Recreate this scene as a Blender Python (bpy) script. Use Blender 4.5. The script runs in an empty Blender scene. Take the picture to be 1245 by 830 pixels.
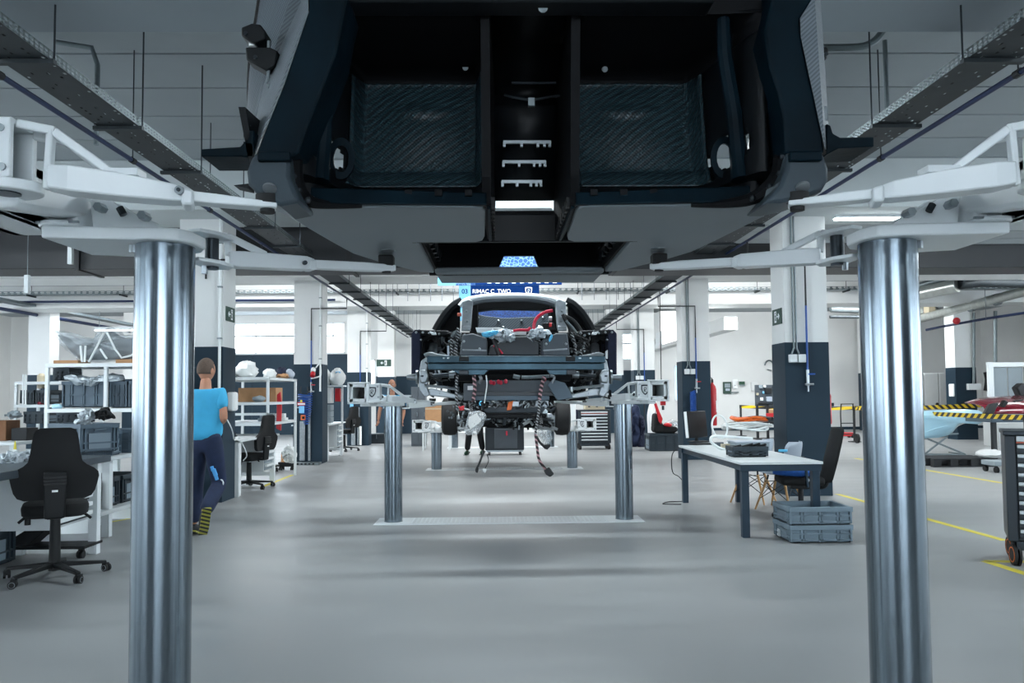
import bpy, bmesh, math, random
from math import pi, sin, cos, tan, atan2, sqrt, radians
from mathutils import Vector, Matrix, Euler
random.seed(7)
S = bpy.context.scene
COL = S.collection

# ---------------------------------------------------------------- camera
FPX, CX, CY, CAMH = 950.0, 622.5, 435.0, 1.41
YAW, PITCH, ROLL = math.atan(17.5/950), math.atan(45/950), radians(0.5)
RC = (Matrix.Rotation(-YAW, 3, 'Z') @ Matrix.Rotation(pi/2+PITCH, 3, 'X') @ Matrix.Rotation(-ROLL, 3, 'Z'))
cd = bpy.data.cameras.new('camera'); cam = bpy.data.objects.new('camera', cd); COL.objects.link(cam)
cam.matrix_world = Matrix.Translation((0, 0, CAMH)) @ RC.to_4x4()
cd.sensor_width = 36; cd.lens = 36*FPX/1245; cd.shift_y = 20/1245; cd.clip_start = 0.05; cd.clip_end = 300
S.camera = cam

# ---------------------------------------------------------------- world, exposure
w = bpy.data.worlds.new('sky'); S.world = w; w.use_nodes = True
wn = w.node_tree.nodes; wl = w.node_tree.links
bg = wn['Background']; bg.inputs[0].default_value = (0.80, 0.90, 1.0, 1); bg.inputs[1].default_value = 5.5
S.view_settings.view_transform = 'Standard'; S.view_settings.look = 'None'
S.view_settings.gamma = 1; S.view_settings.use_curve_mapping = False
S.view_settings.exposure = 1.3
S.cycles.max_bounces = 8

# ---------------------------------------------------------------- unseen ceiling lamps added to light the hall
LAMPS = []
for y in (-6.5, -1.2, 3.0, 13.0, 18.3, 23.1):
    for x in (-13.0, -6.2, 0.12, 6.5, 13.3):
        if y == 23.1 and x == 13.3: x = 11.0
        if y == 3.0 and x == 0.12: continue
        LAMPS.append((x, y, 4.33))
for y in (7.6,):
    for x in (-13.0, -7.4, 7.7, 13.3): LAMPS.append((x, y, 4.33))
LAMPS += [(0.12, 8.7, 4.33)]  # added out of sight above the body to light the second lift
LAMP_W = 62
for i, (x, y, z) in enumerate(LAMPS):
    ld = bpy.data.lights.new('added_light', 'AREA'); ld.shape = 'RECTANGLE'; ld.size = 2.6; ld.size_y = 0.22
    ld.energy = LAMP_W*(1.6 if y > 20 else .9 if y > 12 else 1.25 if y > 8 else .8 if y > 0 else .35)*(.6 if abs(x) > 10 and y > 12 else 1); ld.color = (0.86, 0.96, 1.0) if y < 12 else (.97, .99, 1.)
    lo = bpy.data.objects.new('added_light', ld); COL.objects.link(lo); lo.location = (x, y, z-0.085)
    if y > 20 or (y > 15 and abs(x) < 10) or (y == 3.0 and abs(x) < 10):      # added tilted lights brighten beams, far wall and second lift
        l2 = ld.copy(); l2.energy = 30 if y < 5 else 42 if y < 20 else 40; o2 = bpy.data.objects.new('added_light', l2); COL.objects.link(o2); o2.location = (x, y+.14, z-.1); o2.rotation_euler = (radians(82), 0, 0)

# ---------------------------------------------------------------- pixel -> place (frame 1245 x 830)
CAMP = Vector((0, 0, CAMH))
def ray(px, py): return RC @ Vector(((px-CX)/FPX, -(py-CY)/FPX, -1))
def P(px, py, Y):
    d = ray(px, py); return CAMP + d*(Y/d.y)
def PZ(px, py, Z):
    d = ray(px, py); return CAMP + d*((Z-CAMH)/d.z)
def FL(px, py): return PZ(px, py, 0.0)

# ---------------------------------------------------------------- materials
def lin(c): return tuple((v/12.92 if v <= .04045 else ((v+.055)/1.055)**2.4) for v in c)
def hx(h): h = h.lstrip('#'); return lin(tuple(int(h[i:i+2], 16)/255 for i in (0, 2, 4)))
MATS = {}
def mat(name, col, rough=.5, metal=0., var=.0, vs=6., bump=0., bs=60., emit=0., coat=0., trans=0., alpha=1., spec=.5, stretch=None, rvar=0.):
    m = bpy.data.materials.new(name); m.use_nodes = True; MATS[name] = m
    nt = m.node_tree; N = nt.nodes; L = nt.links; b = N['Principled BSDF']
    c = hx(col) if isinstance(col, str) else col
    b.inputs['Base Color'].default_value = (*c, 1); b.inputs['Roughness'].default_value = rough
    b.inputs['Metallic'].default_value = metal; b.inputs['Specular IOR Level'].default_value = spec
    if coat: b.inputs['Coat Weight'].default_value = coat; b.inputs['Coat Roughness'].default_value = .08
    if trans: b.inputs['Transmission Weight'].default_value = trans
    if alpha < 1: b.inputs['Alpha'].default_value = alpha
    if emit: b.inputs['Emission Color'].default_value = (*c, 1); b.inputs['Emission Strength'].default_value = emit
    if var or bump or rvar:
        tc = N.new('ShaderNodeTexCoord'); src = tc.outputs['Object']
        if stretch:
            mp = N.new('ShaderNodeMapping'); mp.inputs['Scale'].default_value = stretch; L.new(src, mp.inputs[0]); src = mp.outputs[0]
        if var or rvar:
            n = N.new('ShaderNodeTexNoise'); n.inputs['Scale'].default_value = vs; n.inputs['Detail'].default_value = 5; L.new(src, n.inputs[0])
            if var:
                r = N.new('ShaderNodeMapRange'); r.inputs[1].default_value = .3; r.inputs[2].default_value = .7; r.inputs[3].default_value = 1-var; r.inputs[4].default_value = 1+var
                L.new(n.outputs[0], r.inputs[0])
                v = N.new('ShaderNodeVectorMath'); v.operation = 'SCALE'; v.inputs[0].default_value = c; L.new(r.outputs[0], v.inputs['Scale'])
                L.new(v.outputs[0], b.inputs['Base Color'])
            if rvar:
                r = N.new('ShaderNodeMapRange'); r.inputs[1].default_value = .3; r.inputs[2].default_value = .7; r.inputs[3].default_value = max(0, rough-rvar); r.inputs[4].default_value = rough+rvar
                L.new(n.outputs[0], r.inputs[0]); L.new(r.outputs[0], b.inputs['Roughness'])
        if bump:
            n2 = N.new('ShaderNodeTexNoise'); n2.inputs['Scale'].default_value = bs; n2.inputs['Detail'].default_value = 3; L.new(src, n2.inputs[0])
            bp = N.new('ShaderNodeBump'); bp.inputs['Strength'].default_value = bump; bp.inputs['Distance'].default_value = .01
            L.new(n2.outputs[0], bp.inputs['Height']); L.new(bp.outputs[0], b.inputs['Normal'])
    return m
def twill(name, c1, c2, period, r1=.32, r2=.5, ang=0.9):
    """woven carbon: diagonal tow bands crossed by a fine checker"""
    m = bpy.data.materials.new(name); m.use_nodes = True; MATS[name] = m
    N = m.node_tree.nodes; L = m.node_tree.links; b = N['Principled BSDF']
    tc = N.new('ShaderNodeTexCoord'); sp = N.new('ShaderNodeSeparateXYZ'); L.new(tc.outputs['Object'], sp.inputs[0])
    def mth(op, a, bb=None):
        n = N.new('ShaderNodeMath'); n.operation = op
        for i, v in enumerate((a, bb)):
            if v is None: continue
            if isinstance(v, (int, float)): n.inputs[i].default_value = v
            else: L.new(v, n.inputs[i])
        return n.outputs[0]
    x, y, z = sp.outputs
    h = mth('ADD', z, mth('MULTIPLY', y, .8)); k = 2*pi/period
    band = mth('SINE', mth('MULTIPLY', mth('SUBTRACT', mth('MULTIPLY', x, ang), h), k))
    f1 = mth('SINE', mth('MULTIPLY', x, k*2.3)); f2 = mth('SINE', mth('MULTIPLY', h, k*2.3))
    fine = mth('MULTIPLY', mth('MULTIPLY', f1, f2), .8)
    s = mth('ADD', band, fine)
    mr = N.new('ShaderNodeMapRange'); mr.inputs[1].default_value = -.8; mr.inputs[2].default_value = .8; L.new(s, mr.inputs[0])
    mx = N.new('ShaderNodeMix'); mx.data_type = 'RGBA'; mx.inputs[6].default_value = (*hx(c1), 1); mx.inputs[7].default_value = (*hx(c2), 1)
    L.new(mr.outputs[0], mx.inputs[0]); L.new(mx.outputs[2], b.inputs['Base Color'])
    mr2 = N.new('ShaderNodeMapRange'); mr2.inputs[3].default_value = r2; mr2.inputs[4].default_value = r1; L.new(mr.outputs[0], mr2.inputs[0]); L.new(mr2.outputs[0], b.inputs['Roughness']); b.inputs['Specular IOR Level'].default_value = .35
    bp = N.new('ShaderNodeBump'); bp.inputs['Strength'].default_value = .12; bp.inputs['Distance'].default_value = .004; L.new(s, bp.inputs['Height']); L.new(bp.outputs[0], b.inputs['Normal'])
    return m
def stripes(name, c1, c2, period, axis=(1, 0, 1), rough=.5, duty=.0):
    m = bpy.data.materials.new(name); m.use_nodes = True; MATS[name] = m
    N = m.node_tree.nodes; L = m.node_tree.links; b = N['Principled BSDF']
    tc = N.new('ShaderNodeTexCoord'); d = N.new('ShaderNodeVectorMath'); d.operation = 'DOT_PRODUCT'; d.inputs[1].default_value = axis; L.new(tc.outputs['Object'], d.inputs[0])
    a = N.new('ShaderNodeMath'); a.operation = 'MULTIPLY'; a.inputs[1].default_value = 2*pi/period; L.new(d.outputs['Value'], a.inputs[0])
    s = N.new('ShaderNodeMath'); s.operation = 'SINE'; L.new(a.outputs[0], s.inputs[0])
    g = N.new('ShaderNodeMath'); g.operation = 'GREATER_THAN'; g.inputs[1].default_value = duty; L.new(s.outputs[0], g.inputs[0])
    mx = N.new('ShaderNodeMix'); mx.data_type = 'RGBA'; mx.inputs[6].default_value = (*hx(c1), 1); mx.inputs[7].default_value = (*hx(c2), 1)
    L.new(g.outputs[0], mx.inputs[0]); L.new(mx.outputs[2], b.inputs['Base Color']); b.inputs['Roughness'].default_value = rough
    return m
mat('floor_resin', '#8d9091', .40, var=.08, vs=1.6, rvar=.07, spec=.5, stretch=(.35, 1.6, 1))
mat('white_wall', '#d8dad9', .75, var=.025, vs=1.5)
mat('grey_paint', '#1d303d', .6, spec=.25, var=.04, vs=3)
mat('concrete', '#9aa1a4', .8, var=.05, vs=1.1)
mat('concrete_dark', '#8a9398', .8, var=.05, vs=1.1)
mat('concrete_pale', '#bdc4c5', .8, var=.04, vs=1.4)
mat('duct_black', '#191d21', .45, var=.05, vs=2)
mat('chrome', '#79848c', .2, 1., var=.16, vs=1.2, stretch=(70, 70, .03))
mat('galv', '#7b8588', .42, .85, var=.1, vs=8)
mat('galv_dark', '#2b3236', .55, .4, var=.1, vs=8)
mat('steel', '#9aa2a6', .3, 1.)
mat('dark_steel', '#3b4146', .35, .9)
mat('white_steel', '#d8dee0', .38, var=.02, vs=4, coat=.15)
mat('pure_white', '#e8ecec', .5)
mat('black_plastic', '#0c1013', .45, spec=.3, var=.1, vs=10)
mat('black_soft', '#070a0d', .85, var=.15, vs=25, bump=.15, bs=300)
mat('rubber', '#101214', .7)
mat('blue_pipe', '#12254a', .45)
mat('blue_hose', '#1e4f9c', .35)
mat('ink', '#1d2a36', .5)
mat('ink_green', '#1c4a34', .5)
mat('sign_dark_green', '#24443a', .5)
mat('yellow_paint', '#cdbf3c', .55, var=.12, vs=5)
mat('crate_grey', '#4c5d6a', .5, var=.05, vs=5)
mat('crate_light', '#70828e', .5, var=.04, vs=5)
mat('crate_dark', '#24323b', .5, var=.06, vs=5)
mat('crate_label', '#75848f', .6)
mat('bench_top', '#3b444b', .45, var=.06, vs=6)
mat('desk_white', '#c7cdcf', .4, var=.03, vs=6)
mat('table_top', '#d2d7d9', .35, var=.02, vs=5)
mat('table_frame', '#152f40', .4)
mat('cart_dark', '#1b262e', .4, var=.05, vs=5)
mat('cart_silver', '#bac2c6', .4, .15)
mat('orange', '#d5641d', .45)
mat('orange_ring', '#c2601e', .4)
mat('red', '#b81822', .4, coat=.2)
mat('dark_red_paint', '#7d0d25', .22, coat=.8)
mat('ice_blue_paint', '#b4e0f2', .22, coat=.8)
mat('cardboard', '#a9805a', .8, var=.08, vs=10)
mat('cardboard_dark', '#6e4a30', .8, var=.1, vs=10)
mat('wood_leg', '#c79a66', .5, var=.1, vs=20)
mat('shell_grey', '#a3aebb', .4)
mat('denim_blue', '#17509a', .8, var=.15, vs=30, bump=.2, bs=200)
mat('jacket_navy', '#121b33', .85, var=.2, vs=20, bump=.2, bs=100)
mat('skin', '#b98368', .55, var=.06, vs=20)
mat('hair', '#5a4a40', .8, var=.2, vs=80, bump=.3, bs=300)
mat('hair_grey', '#6a5a50', .8, var=.2, vs=80)
mat('shirt_cyan', '#3ba6d2', .8, var=.05, vs=12, bump=.25, bs=14)
mat('shirt_blue', '#2a93c4', .8, var=.06, vs=12)
mat('trousers', '#152340', .85, var=.15, vs=14, bump=.3, bs=16)
mat('trousers_black', '#0c0f13', .9, var=.2, vs=12)
mat('trouser_print', '#4a9ad6', .7)
mat('shoe_dark', '#14181d', .7)
mat('shoe_lime', '#8f8d35', .6)
mat('plastic_wrap', '#d3dbe0', .22, trans=.35, bump=.8, bs=22, var=.05, vs=10, alpha=.72)
mat('foil_wrap', '#b5bec4', .25, .25, bump=.9, bs=30, var=.1, vs=8)
mat('clear_wrap', '#d4dde2', .14, bump=.9, bs=14, alpha=.30)
mat('tape_white', '#e6eaea', .5)
mat('bag_white', '#d9dddd', .5, bump=.6, bs=25, var=.05)
mat('paper', '#d9dcdc', .8)
mat('glass_blue', '#8fc4e6', .1, alpha=.75)
mat('window_glass', '#dfeaf0', .05, alpha=.16)
mat('display_black', '#070a0e', .45, spec=.3)
mat('sign_navy', '#0c3068', .9, spec=.1)
mat('sign_sky', '#7fbfe8', .9, spec=.1)
mat('sign_white', '#eef2f4', .5)
mat('lamp_tube', '#f4fbff', .4, emit=9.)
mat('carbon_plain', '#080d11', .5, var=.25, vs=9, spec=.25)
mat('carbon_deep', '#07090c', .65, var=.2, vs=6, spec=.15)
mat('carbon_edge', '#07171f', .5, var=.4, vs=6, bump=.1, bs=30, spec=.08)
mat('underfloor', '#6a7378', .45, var=.12, vs=2.2, stretch=(1, 3, 1), rvar=.05)
mat('sill_grey', '#39444b', .42, var=.2, vs=5, spec=.25)
twill('carbon_twill', '#121c21', '#2a3d44', .034, .27, .42)
twill('carbon_fine', '#4c545a', '#6a7278', .014, .4, .55)
twill('carbon_panel', '#3c444b', '#555e65', .03, .4, .6)
mat('beam_teal', '#2a3f49', .3, .7, var=.35, vs=3.5, stretch=(1, 1, .1))
mat('alu_cast', '#8b9296', .35, .8, var=.15, vs=25)
mat('alu_arm', '#989fa3', .35, .6)
mat('box_grey', '#474f56', .5, var=.06, vs=8)
mat('cable_red', '#c3203e', .4)
mat('cable_black', '#121518', .5)
mat('cable_white', '#dfe5e4', .4)
mat('cable_orange', '#e2661a', .4)
stripes('cable_braid', '#101316', '#9fa2a5', .03, (.6, .2, 1), .6, .25)
stripes('cable_braid_red', '#1c1013', '#b58a90', .045, (.6, .2, 1), .6, .3)
stripes('sole_tread', '#14171a', '#8f8d35', .035, (.2, .3, 1), .6)
stripes('hazard', '#16181a', '#d8b81f', .17, (.8, .6, .9), .5)
mat('foam_grey', '#8d999f', .8)
mat('beige', '#b6ac93', .5)
mat('locker', '#b4b8b8', .5, var=.02)
mat('terracotta', '#b8573f', .6)
mat('sky_cloth', '#58b4dc', .7)
mat('green_led', '#3fd79a', .4, emit=2.)
mat('duct_silver', '#b9bdb9', .32, .7, var=.12, vs=9, bump=.15, bs=40)
mat('pallet_black', '#1b1f23', .7, var=.2, vs=8)

def sign_map(name, c1='#cfe4f2', c2='#3a6fae'):
    m = mat(name, '#2f6fae', .5); N = m.node_tree.nodes; L = m.node_tree.links; b = N['Principled BSDF']
    tc = N.new('ShaderNodeTexCoord'); v = N.new('ShaderNodeTexVoronoi'); v.feature = 'DISTANCE_TO_EDGE'; v.inputs['Scale'].default_value = 22; L.new(tc.outputs['Object'], v.inputs[0])
    r = N.new('ShaderNodeValToRGB'); r.color_ramp.elements[0].color = (*hx(c1), 1); r.color_ramp.elements[1].position = .12; r.color_ramp.elements[1].color = (*hx(c2), 1)
    L.new(v.outputs[0], r.inputs[0]); L.new(r.outputs[0], b.inputs['Base Color'])
sign_map('map_print', '#86abc6', '#244d86'); sign_map('map_print_dark', '#1f4f95', '#0b2a5c')

# ---------------------------------------------------------------- mesh builder
class MB:
    def __init__(s): s.v = []; s.f = []
    def add(s, vs, fs):
        k = len(s.v); s.v += [tuple(v) for v in vs]; s.f += [tuple(i+k for i in f) for f in fs]; return s
    def box(s, x0, x1, y0, y1, z0, z1, M=None):
        vs = [Vector((x, y, z)) for z in (z0, z1) for y in (y0, y1) for x in (x0, x1)]
        if M is not None: vs = [M @ v for v in vs]
        return s.add(vs, [(0, 2, 3, 1), (4, 5, 7, 6), (0, 1, 5, 4), (2, 6, 7, 3), (0, 4, 6, 2), (1, 3, 7, 5)])
    def bar(s, a, b, w, h=None, up=(0, 0, 1)):
        a, b = Vector(a), Vector(b); h = h or w; d = (b-a).normalized(); u = Vector(up)
        if abs(d.dot(u)) > .98: u = Vector((0, 1, 0))
        r = d.cross(u).normalized(); u = r.cross(d)
        vs = [p + r*(sx*w/2) + u*(sz*h/2) for p in (a, b) for sx, sz in ((-1, -1), (1, -1), (1, 1), (-1, 1))]
        return s.add(vs, [(3, 2, 1, 0), (4, 5, 6, 7), (0, 1, 5, 4), (1, 2, 6, 5), (2, 3, 7, 6), (3, 0, 4, 7)])
    def cyl(s, a, b, r0, r1=None, n=14, caps=True):
        a, b = Vector(a), Vector(b); r1 = r0 if r1 is None else r1; d = (b-a).normalized()
        u = Vector((0, 0, 1)) if abs(d.z) < .9 else Vector((1, 0, 0)); x = d.cross(u).normalized(); y = d.cross(x)
        vs = [p + (x*cos(2*pi*i/n)+y*sin(2*pi*i/n))*r for p, r in ((a, r0), (b, r1)) for i in range(n)]
        fs = [(i, (i+1) % n, n+(i+1) % n, n+i) for i in range(n)]
        if caps: fs += [tuple(range(n-1, -1, -1)), tuple(range(n, 2*n))]
        return s.add(vs, fs)
    def tube(s, pts, r, n=8, caps=True, closed=False):
        pts = [Vector(p) for p in pts]; m = len(pts); rr = r if isinstance(r, (list, tuple)) else [r]*m
        prev = None; k = len(s.v); rings = []
        for i, p in enumerate(pts):
            if closed: t = pts[(i+1) % m]-pts[i-1]
            else: t = pts[min(i+1, m-1)]-pts[max(i-1, 0)]
            t = t.normalized() if t.length > 1e-9 else Vector((0, 0, 1))
            if prev is None:
                u = Vector((0, 0, 1)) if abs(t.z) < .9 else Vector((1, 0, 0)); x = t.cross(u).normalized()
            else: x = (prev - t*prev.dot(t)).normalized()
            prev = x; y = t.cross(x)
            rings.append([p+(x*cos(2*pi*j/n)+y*sin(2*pi*j/n))*rr[i] for j in range(n)])
        for ring in rings: s.v += [tuple(q) for q in ring]
        for i in range(m if closed else m-1):
            a, b = k+i*n, k+((i+1) % m)*n
            for j in range(n): s.f.append((a+j, a+(j+1) % n, b+(j+1) % n, b+j))
        if caps and not closed: s.f.append(tuple(k+j for j in range(n-1, -1, -1))); s.f.append(tuple(k+(m-1)*n+j for j in range(n)))
        return s
    def prism(s, poly, d):
        """poly: 3D points of one face; d: extrusion vector"""
        p = [Vector(q) for q in poly]; d = Vector(d); n = len(p)
        return s.add(p+[q+d for q in p], [tuple(range(n)), tuple(range(2*n-1, n-1, -1))]+[(i, i+n, (i+1) % n+n, (i+1) % n) for i in range(n)])
    def loft(s, a, b, caps=True):
        a = [Vector(q) for q in a]; b = [Vector(q) for q in b]; n = len(a)
        fs = [(i, i+n, (i+1) % n+n, (i+1) % n) for i in range(n)]
        if caps: fs += [tuple(range(n)), tuple(range(2*n-1, n-1, -1))]
        return s.add(a+b, fs)
    def lathe(s, prof, c=(0, 0, 0), n=20, M=None, a0=0, a1=2*pi, caps=True):
        c = Vector(c); full = abs(a1-a0-2*pi) < 1e-6; m = n if full else n+1; k = len(s.v)
        for r, z in prof:
            for j in range(m):
                a = a0+(a1-a0)*j/n; q = Vector((r*cos(a), r*sin(a), z)); q = (M @ q if M is not None else q)+c; s.v.append(tuple(q))
        for i in range(len(prof)-1):
            for j in range(n):
                j2 = (j+1) % m; s.f.append((k+i*m+j, k+i*m+j2, k+(i+1)*m+j2, k+(i+1)*m+j))
        if full and caps:
            if prof[0][0] > 1e-6: s.f.append(tuple(k+j for j in range(m-1, -1, -1)))
            if prof[-1][0] > 1e-6: s.f.append(tuple(k+(len(prof)-1)*m+j for j in range(m)))
        return s
    def ball(s, c, r, n=12, m=8, M=None):
        r = r if isinstance(r, (tuple, list)) else (r, r, r); c = Vector(c); k = len(s.v)
        for i in range(m+1):
            t = pi*i/m
            for j in range(n):
                q = Vector((r[0]*sin(t)*cos(2*pi*j/n), r[1]*sin(t)*sin(2*pi*j/n), r[2]*cos(t)))
                s.v.append(tuple((M @ q if M is not None else q)+c))
        for i in range(m):
            for j in range(n): s.f.append((k+i*n+j, k+(i+1)*n+j, k+(i+1)*n+(j+1) % n, k+i*n+(j+1) % n))
        return s
    def grid(s, fn, nu, nv):
        k = len(s.v)
        for i in range(nu+1):
            for j in range(nv+1): s.v.append(tuple(fn(i/nu, j/nv)))
        for i in range(nu):
            for j in range(nv):
                a = k+i*(nv+1)+j; s.f.append((a, a+nv+1, a+nv+2, a+1))
        return s
    def build(s, name, m, parent=None, world=False, bevel=0., seg=2, smooth=True, solid=0., ang=35, sub=0):
        me = bpy.data.meshes.new(name); vs = s.v
        if world and parent is not None:
            M = wm(parent).inverted(); vs = [tuple(M @ Vector(v)) for v in vs]
        me.from_pydata(vs, [], s.f); me.validate()
        bm = bmesh.new(); bm.from_mesh(me); bmesh.ops.remove_doubles(bm, verts=bm.verts, dist=1e-5); bmesh.ops.recalc_face_normals(bm, faces=bm.faces); bm.to_mesh(me); bm.free()
        me.materials.append(MATS[m] if isinstance(m, str) else m)
        if smooth:
            me.shade_smooth(); me.set_sharp_from_angle(angle=radians(ang))
        o = bpy.data.objects.new(name, me); COL.objects.link(o)
        if parent is not None: o.parent = parent
        if solid: md = o.modifiers.new('solid', 'SOLIDIFY'); md.thickness = solid; md.offset = 0
        if bevel: md = o.modifiers.new('bevel', 'BEVEL'); md.width = bevel; md.segments = seg; md.limit_method = 'ANGLE'; md.angle_limit = radians(40)
        if sub: md = o.modifiers.new('sub', 'SUBSURF'); md.levels = sub; md.render_levels = sub
        return o
def wm(o):
    M = o.matrix_basis.copy()
    while o.parent is not None: o = o.parent; M = o.matrix_basis @ M
    return M
def tag(o, label, cat, group=None, kind=None):
    if label: o['label'] = label
    if cat: o['category'] = cat
    if group: o['group'] = group
    if kind: o['kind'] = kind
    return o
def thing(name, label, cat, loc=(0, 0, 0), rz=0., group=None):
    o = bpy.data.objects.new(name, None); COL.objects.link(o); o.location = loc; o.rotation_euler = (0, 0, rz); o.empty_display_size = .1
    return tag(o, label, cat, group)
def struct(o): o['kind'] = 'structure'; return o
def kids(o):
    return [c for c in COL.objects if c.parent == o]
def copy_tree(o, loc=None, rz=None, label=None, group=None, parent=None, sx=None):
    c = o.copy(); COL.objects.link(c)
    if parent is not None: c.parent = parent
    if loc is not None: c.location = loc
    if rz is not None: c.rotation_euler = (0, 0, rz)
    if label: c['label'] = label
    if group: c['group'] = group
    for ch in list(o.children): copy_tree(ch, parent=c)
    return c
def arc(c, r, a0, a1, n, ax=(1, 0, 0), ay=(0, 0, 1)):
    c = Vector(c); ax = Vector(ax); ay = Vector(ay)
    return [c+ax*(r*cos(a0+(a1-a0)*i/n))+ay*(r*sin(a0+(a1-a0)*i/n)) for i in range(n+1)]
def smooth_path(pts, n=6):
    pts = [Vector(p) for p in pts]; out = []
    for i in range(len(pts)-1):
        p0 = pts[max(i-1, 0)]; p1 = pts[i]; p2 = pts[i+1]; p3 = pts[min(i+2, len(pts)-1)]
        for k in range(n):
            t = k/n; out.append(.5*((2*p1)+(p2-p0)*t+(2*p0-5*p1+4*p2-p3)*t*t+(3*p1-p0-3*p2+p3)*t**3))
    return out+[pts[-1]]
def text_mesh(s, size, name, m, M, parent=None, ext=.002, bold=False, align='CENTER'):
    cu = bpy.data.curves.new(name, 'FONT'); cu.body = s; cu.size = size; cu.extrude = ext; cu.align_x = align; cu.align_y = 'CENTER'
    if bold: cu.offset = size*.018
    t = bpy.data.objects.new(name, cu); COL.objects.link(t)
    me = bpy.data.meshes.new_from_object(t.evaluated_get(bpy.context.evaluated_depsgraph_get()))
    bpy.data.objects.remove(t)
    M = M if parent is None else wm(parent).inverted() @ M
    me.transform(M); me.materials.append(MATS[m]); me.name = name
    o = bpy.data.objects.new(name, me); COL.objects.link(o); o.parent = parent
    return o
def facing(loc, rz=0.): return Matrix.Translation(loc) @ Matrix.Rotation(rz, 4, 'Z') @ Matrix.Rotation(pi/2, 4, 'X')   # text that reads from -Y
SHIELD = [(-.5, .46), (-.2, .5), (.2, .5), (.5, .46), (.5, .05), (.38, -.25), (.18, -.45), (0, -.56), (-.18, -.45), (-.38, -.25), (-.5, .05)]
def shield(mb, c, h, w=None, t=.003, ring=.14, letter=True, ax=(1, 0, 0), az=(0, 0, 1), n=(0, -1, 0)):
    """outlined crest with the R-like mark inside, standing proud of a plate"""
    w = w or h*.82; c = Vector(c); ax = Vector(ax); az = Vector(az); n = Vector(n)
    q = lambda x, y, k=0.: c+ax*(x*w)+az*(y*h)+n*k
    out = [q(x, y, 0) for x, y in SHIELD]; inn = [q(x*(1-2*ring), y*(1-2*ring), 0) for x, y in SHIELD]; k = len(SHIELD)
    vs = out+inn+[p+n*t for p in out]+[p+n*t for p in inn]; fs = []
    for i in range(k):
        j = (i+1) % k
        fs += [(2*k+i, 2*k+j, 3*k+j, 3*k+i), (i, j, 2*k+j, 2*k+i), (k+i, 3*k+i, 3*k+j, k+j)]
    mb.add(vs, fs)
    if letter:
        for a, b in (((-.12, .2), (.12, .2)), ((.12, .2), (.12, 0)), ((.12, 0), (-.12, -.02)), ((-.12, -.02), (.12, -.24)), ((-.12, .2), (-.12, -.24))):
            mb.bar(q(*a, t/2), q(*b, t/2), w*.07, t, up=n)
    return mb
# ================================================================ SETTING
XC = 0.117
CEIL = 4.49
o = struct(MB().box(-18.6, 18.8, -10.2, 29.7, -.12, 0).build('floor', 'floor_resin', smooth=False))
# ceiling: cast strips with recessed joints between the beams
ceil = struct(MB().box(-18.6, 18.8, -10.2, 29.7, CEIL+.03, CEIL+.2).build('ceiling', 'concrete', smooth=False))
slab_me = None
y = -10.2; k = 0
y = 6.92-.784*21
while y < 29.5:
    MB().box(-18.4, 18.6, y+.016, min(y+.768, 29.5), CEIL, CEIL+.035).build('slab', 'concrete', ceil, bevel=0, smooth=False)
    y += .784
# beams across the hall
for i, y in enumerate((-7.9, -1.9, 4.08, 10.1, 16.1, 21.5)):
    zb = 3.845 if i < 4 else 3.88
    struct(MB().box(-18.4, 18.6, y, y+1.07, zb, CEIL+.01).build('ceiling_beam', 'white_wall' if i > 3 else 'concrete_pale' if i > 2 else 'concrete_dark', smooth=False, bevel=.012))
# columns: dark painted to 2.1 m
COLX = (-13.42, -4.325, 3.95, 13.35)
def column(x, y):
    c = struct(MB().box(x, x+.6, y, y+.5, 0, CEIL).build('column', 'white_wall', smooth=False, bevel=.006))
    MB().box(x-.006, x+.606, y-.006, y+.506, 0, 2.1).build('painted_base', 'grey_paint', c, smooth=False, bevel=.006)
    return c
for y in (-7.4, -1.35, 10.65, 16.65, 22.55, 28.2):
    for x in COLX:
        if y == -1.35 and abs(x) < 5: continue
        column(x, y)
# back wall with its window openings
def wall_with_holes(name, axis, pos, t, a0, a1, z1, holes, m='white_wall'):
    mb = MB(); xs = sorted({a0, a1, *[h[0] for h in holes], *[h[1] for h in holes]}); zs = sorted({0, z1, *[h[2] for h in holes], *[h[3] for h in holes]})
    for i in range(len(xs)-1):
        for j in range(len(zs)-1):
            cx, cz = (xs[i]+xs[i+1])/2, (zs[j]+zs[j+1])/2
            if any(h[0] < cx < h[1] and h[2] < cz < h[3] for h in holes): continue
            if axis == 'y': mb.box(xs[i], xs[i+1], pos, pos+t, zs[j], zs[j+1])
            else: mb.box(pos, pos+t, xs[i], xs[i+1], zs[j], zs[j+1])
    return struct(mb.build(name, m, smooth=False))
NWIN = [0]
def window(axis, pos, t, h, bars_h=(), bars_v=(), m='window_glass', fm='white_steel'):
    NWIN[0] += 1; a0, a1, z0, z1 = h; f = MB(); e = .05
    def bx(mb, p0, p1, q0, q1, d0, d1):
        if axis == 'y': mb.box(p0, p1, pos+d0, pos+d1, q0, q1)
        else: mb.box(pos+d0, pos+d1, p0, p1, q0, q1)
    root = thing('window_%d' % NWIN[0], None, None); struct(root)
    for p0, p1, q0, q1 in ((a0, a1, z0, z0+e), (a0, a1, z1-e, z1), (a0, a0+e, z0, z1), (a1-e, a1, z0, z1)): bx(f, p0, p1, q0, q1, .03, .11)
    f.build('window_frame', fm, root, smooth=False)
    for b in bars_h: g = MB(); bx(g, a0+e, a1-e, b-.03, b+.03, .02, .10); g.build('mullion', 'galv', root, smooth=False)
    for b in bars_v: g = MB(); bx(g, b-.025, b+.025, z0+e, z1-e, .03, .09); g.build('mullion', 'white_steel', root, smooth=False)
    g = MB(); bx(g, a0+e, a1-e, z0+e, z1-e, .065, .072); g.build('pane', m, root, smooth=False)
    return root
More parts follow.
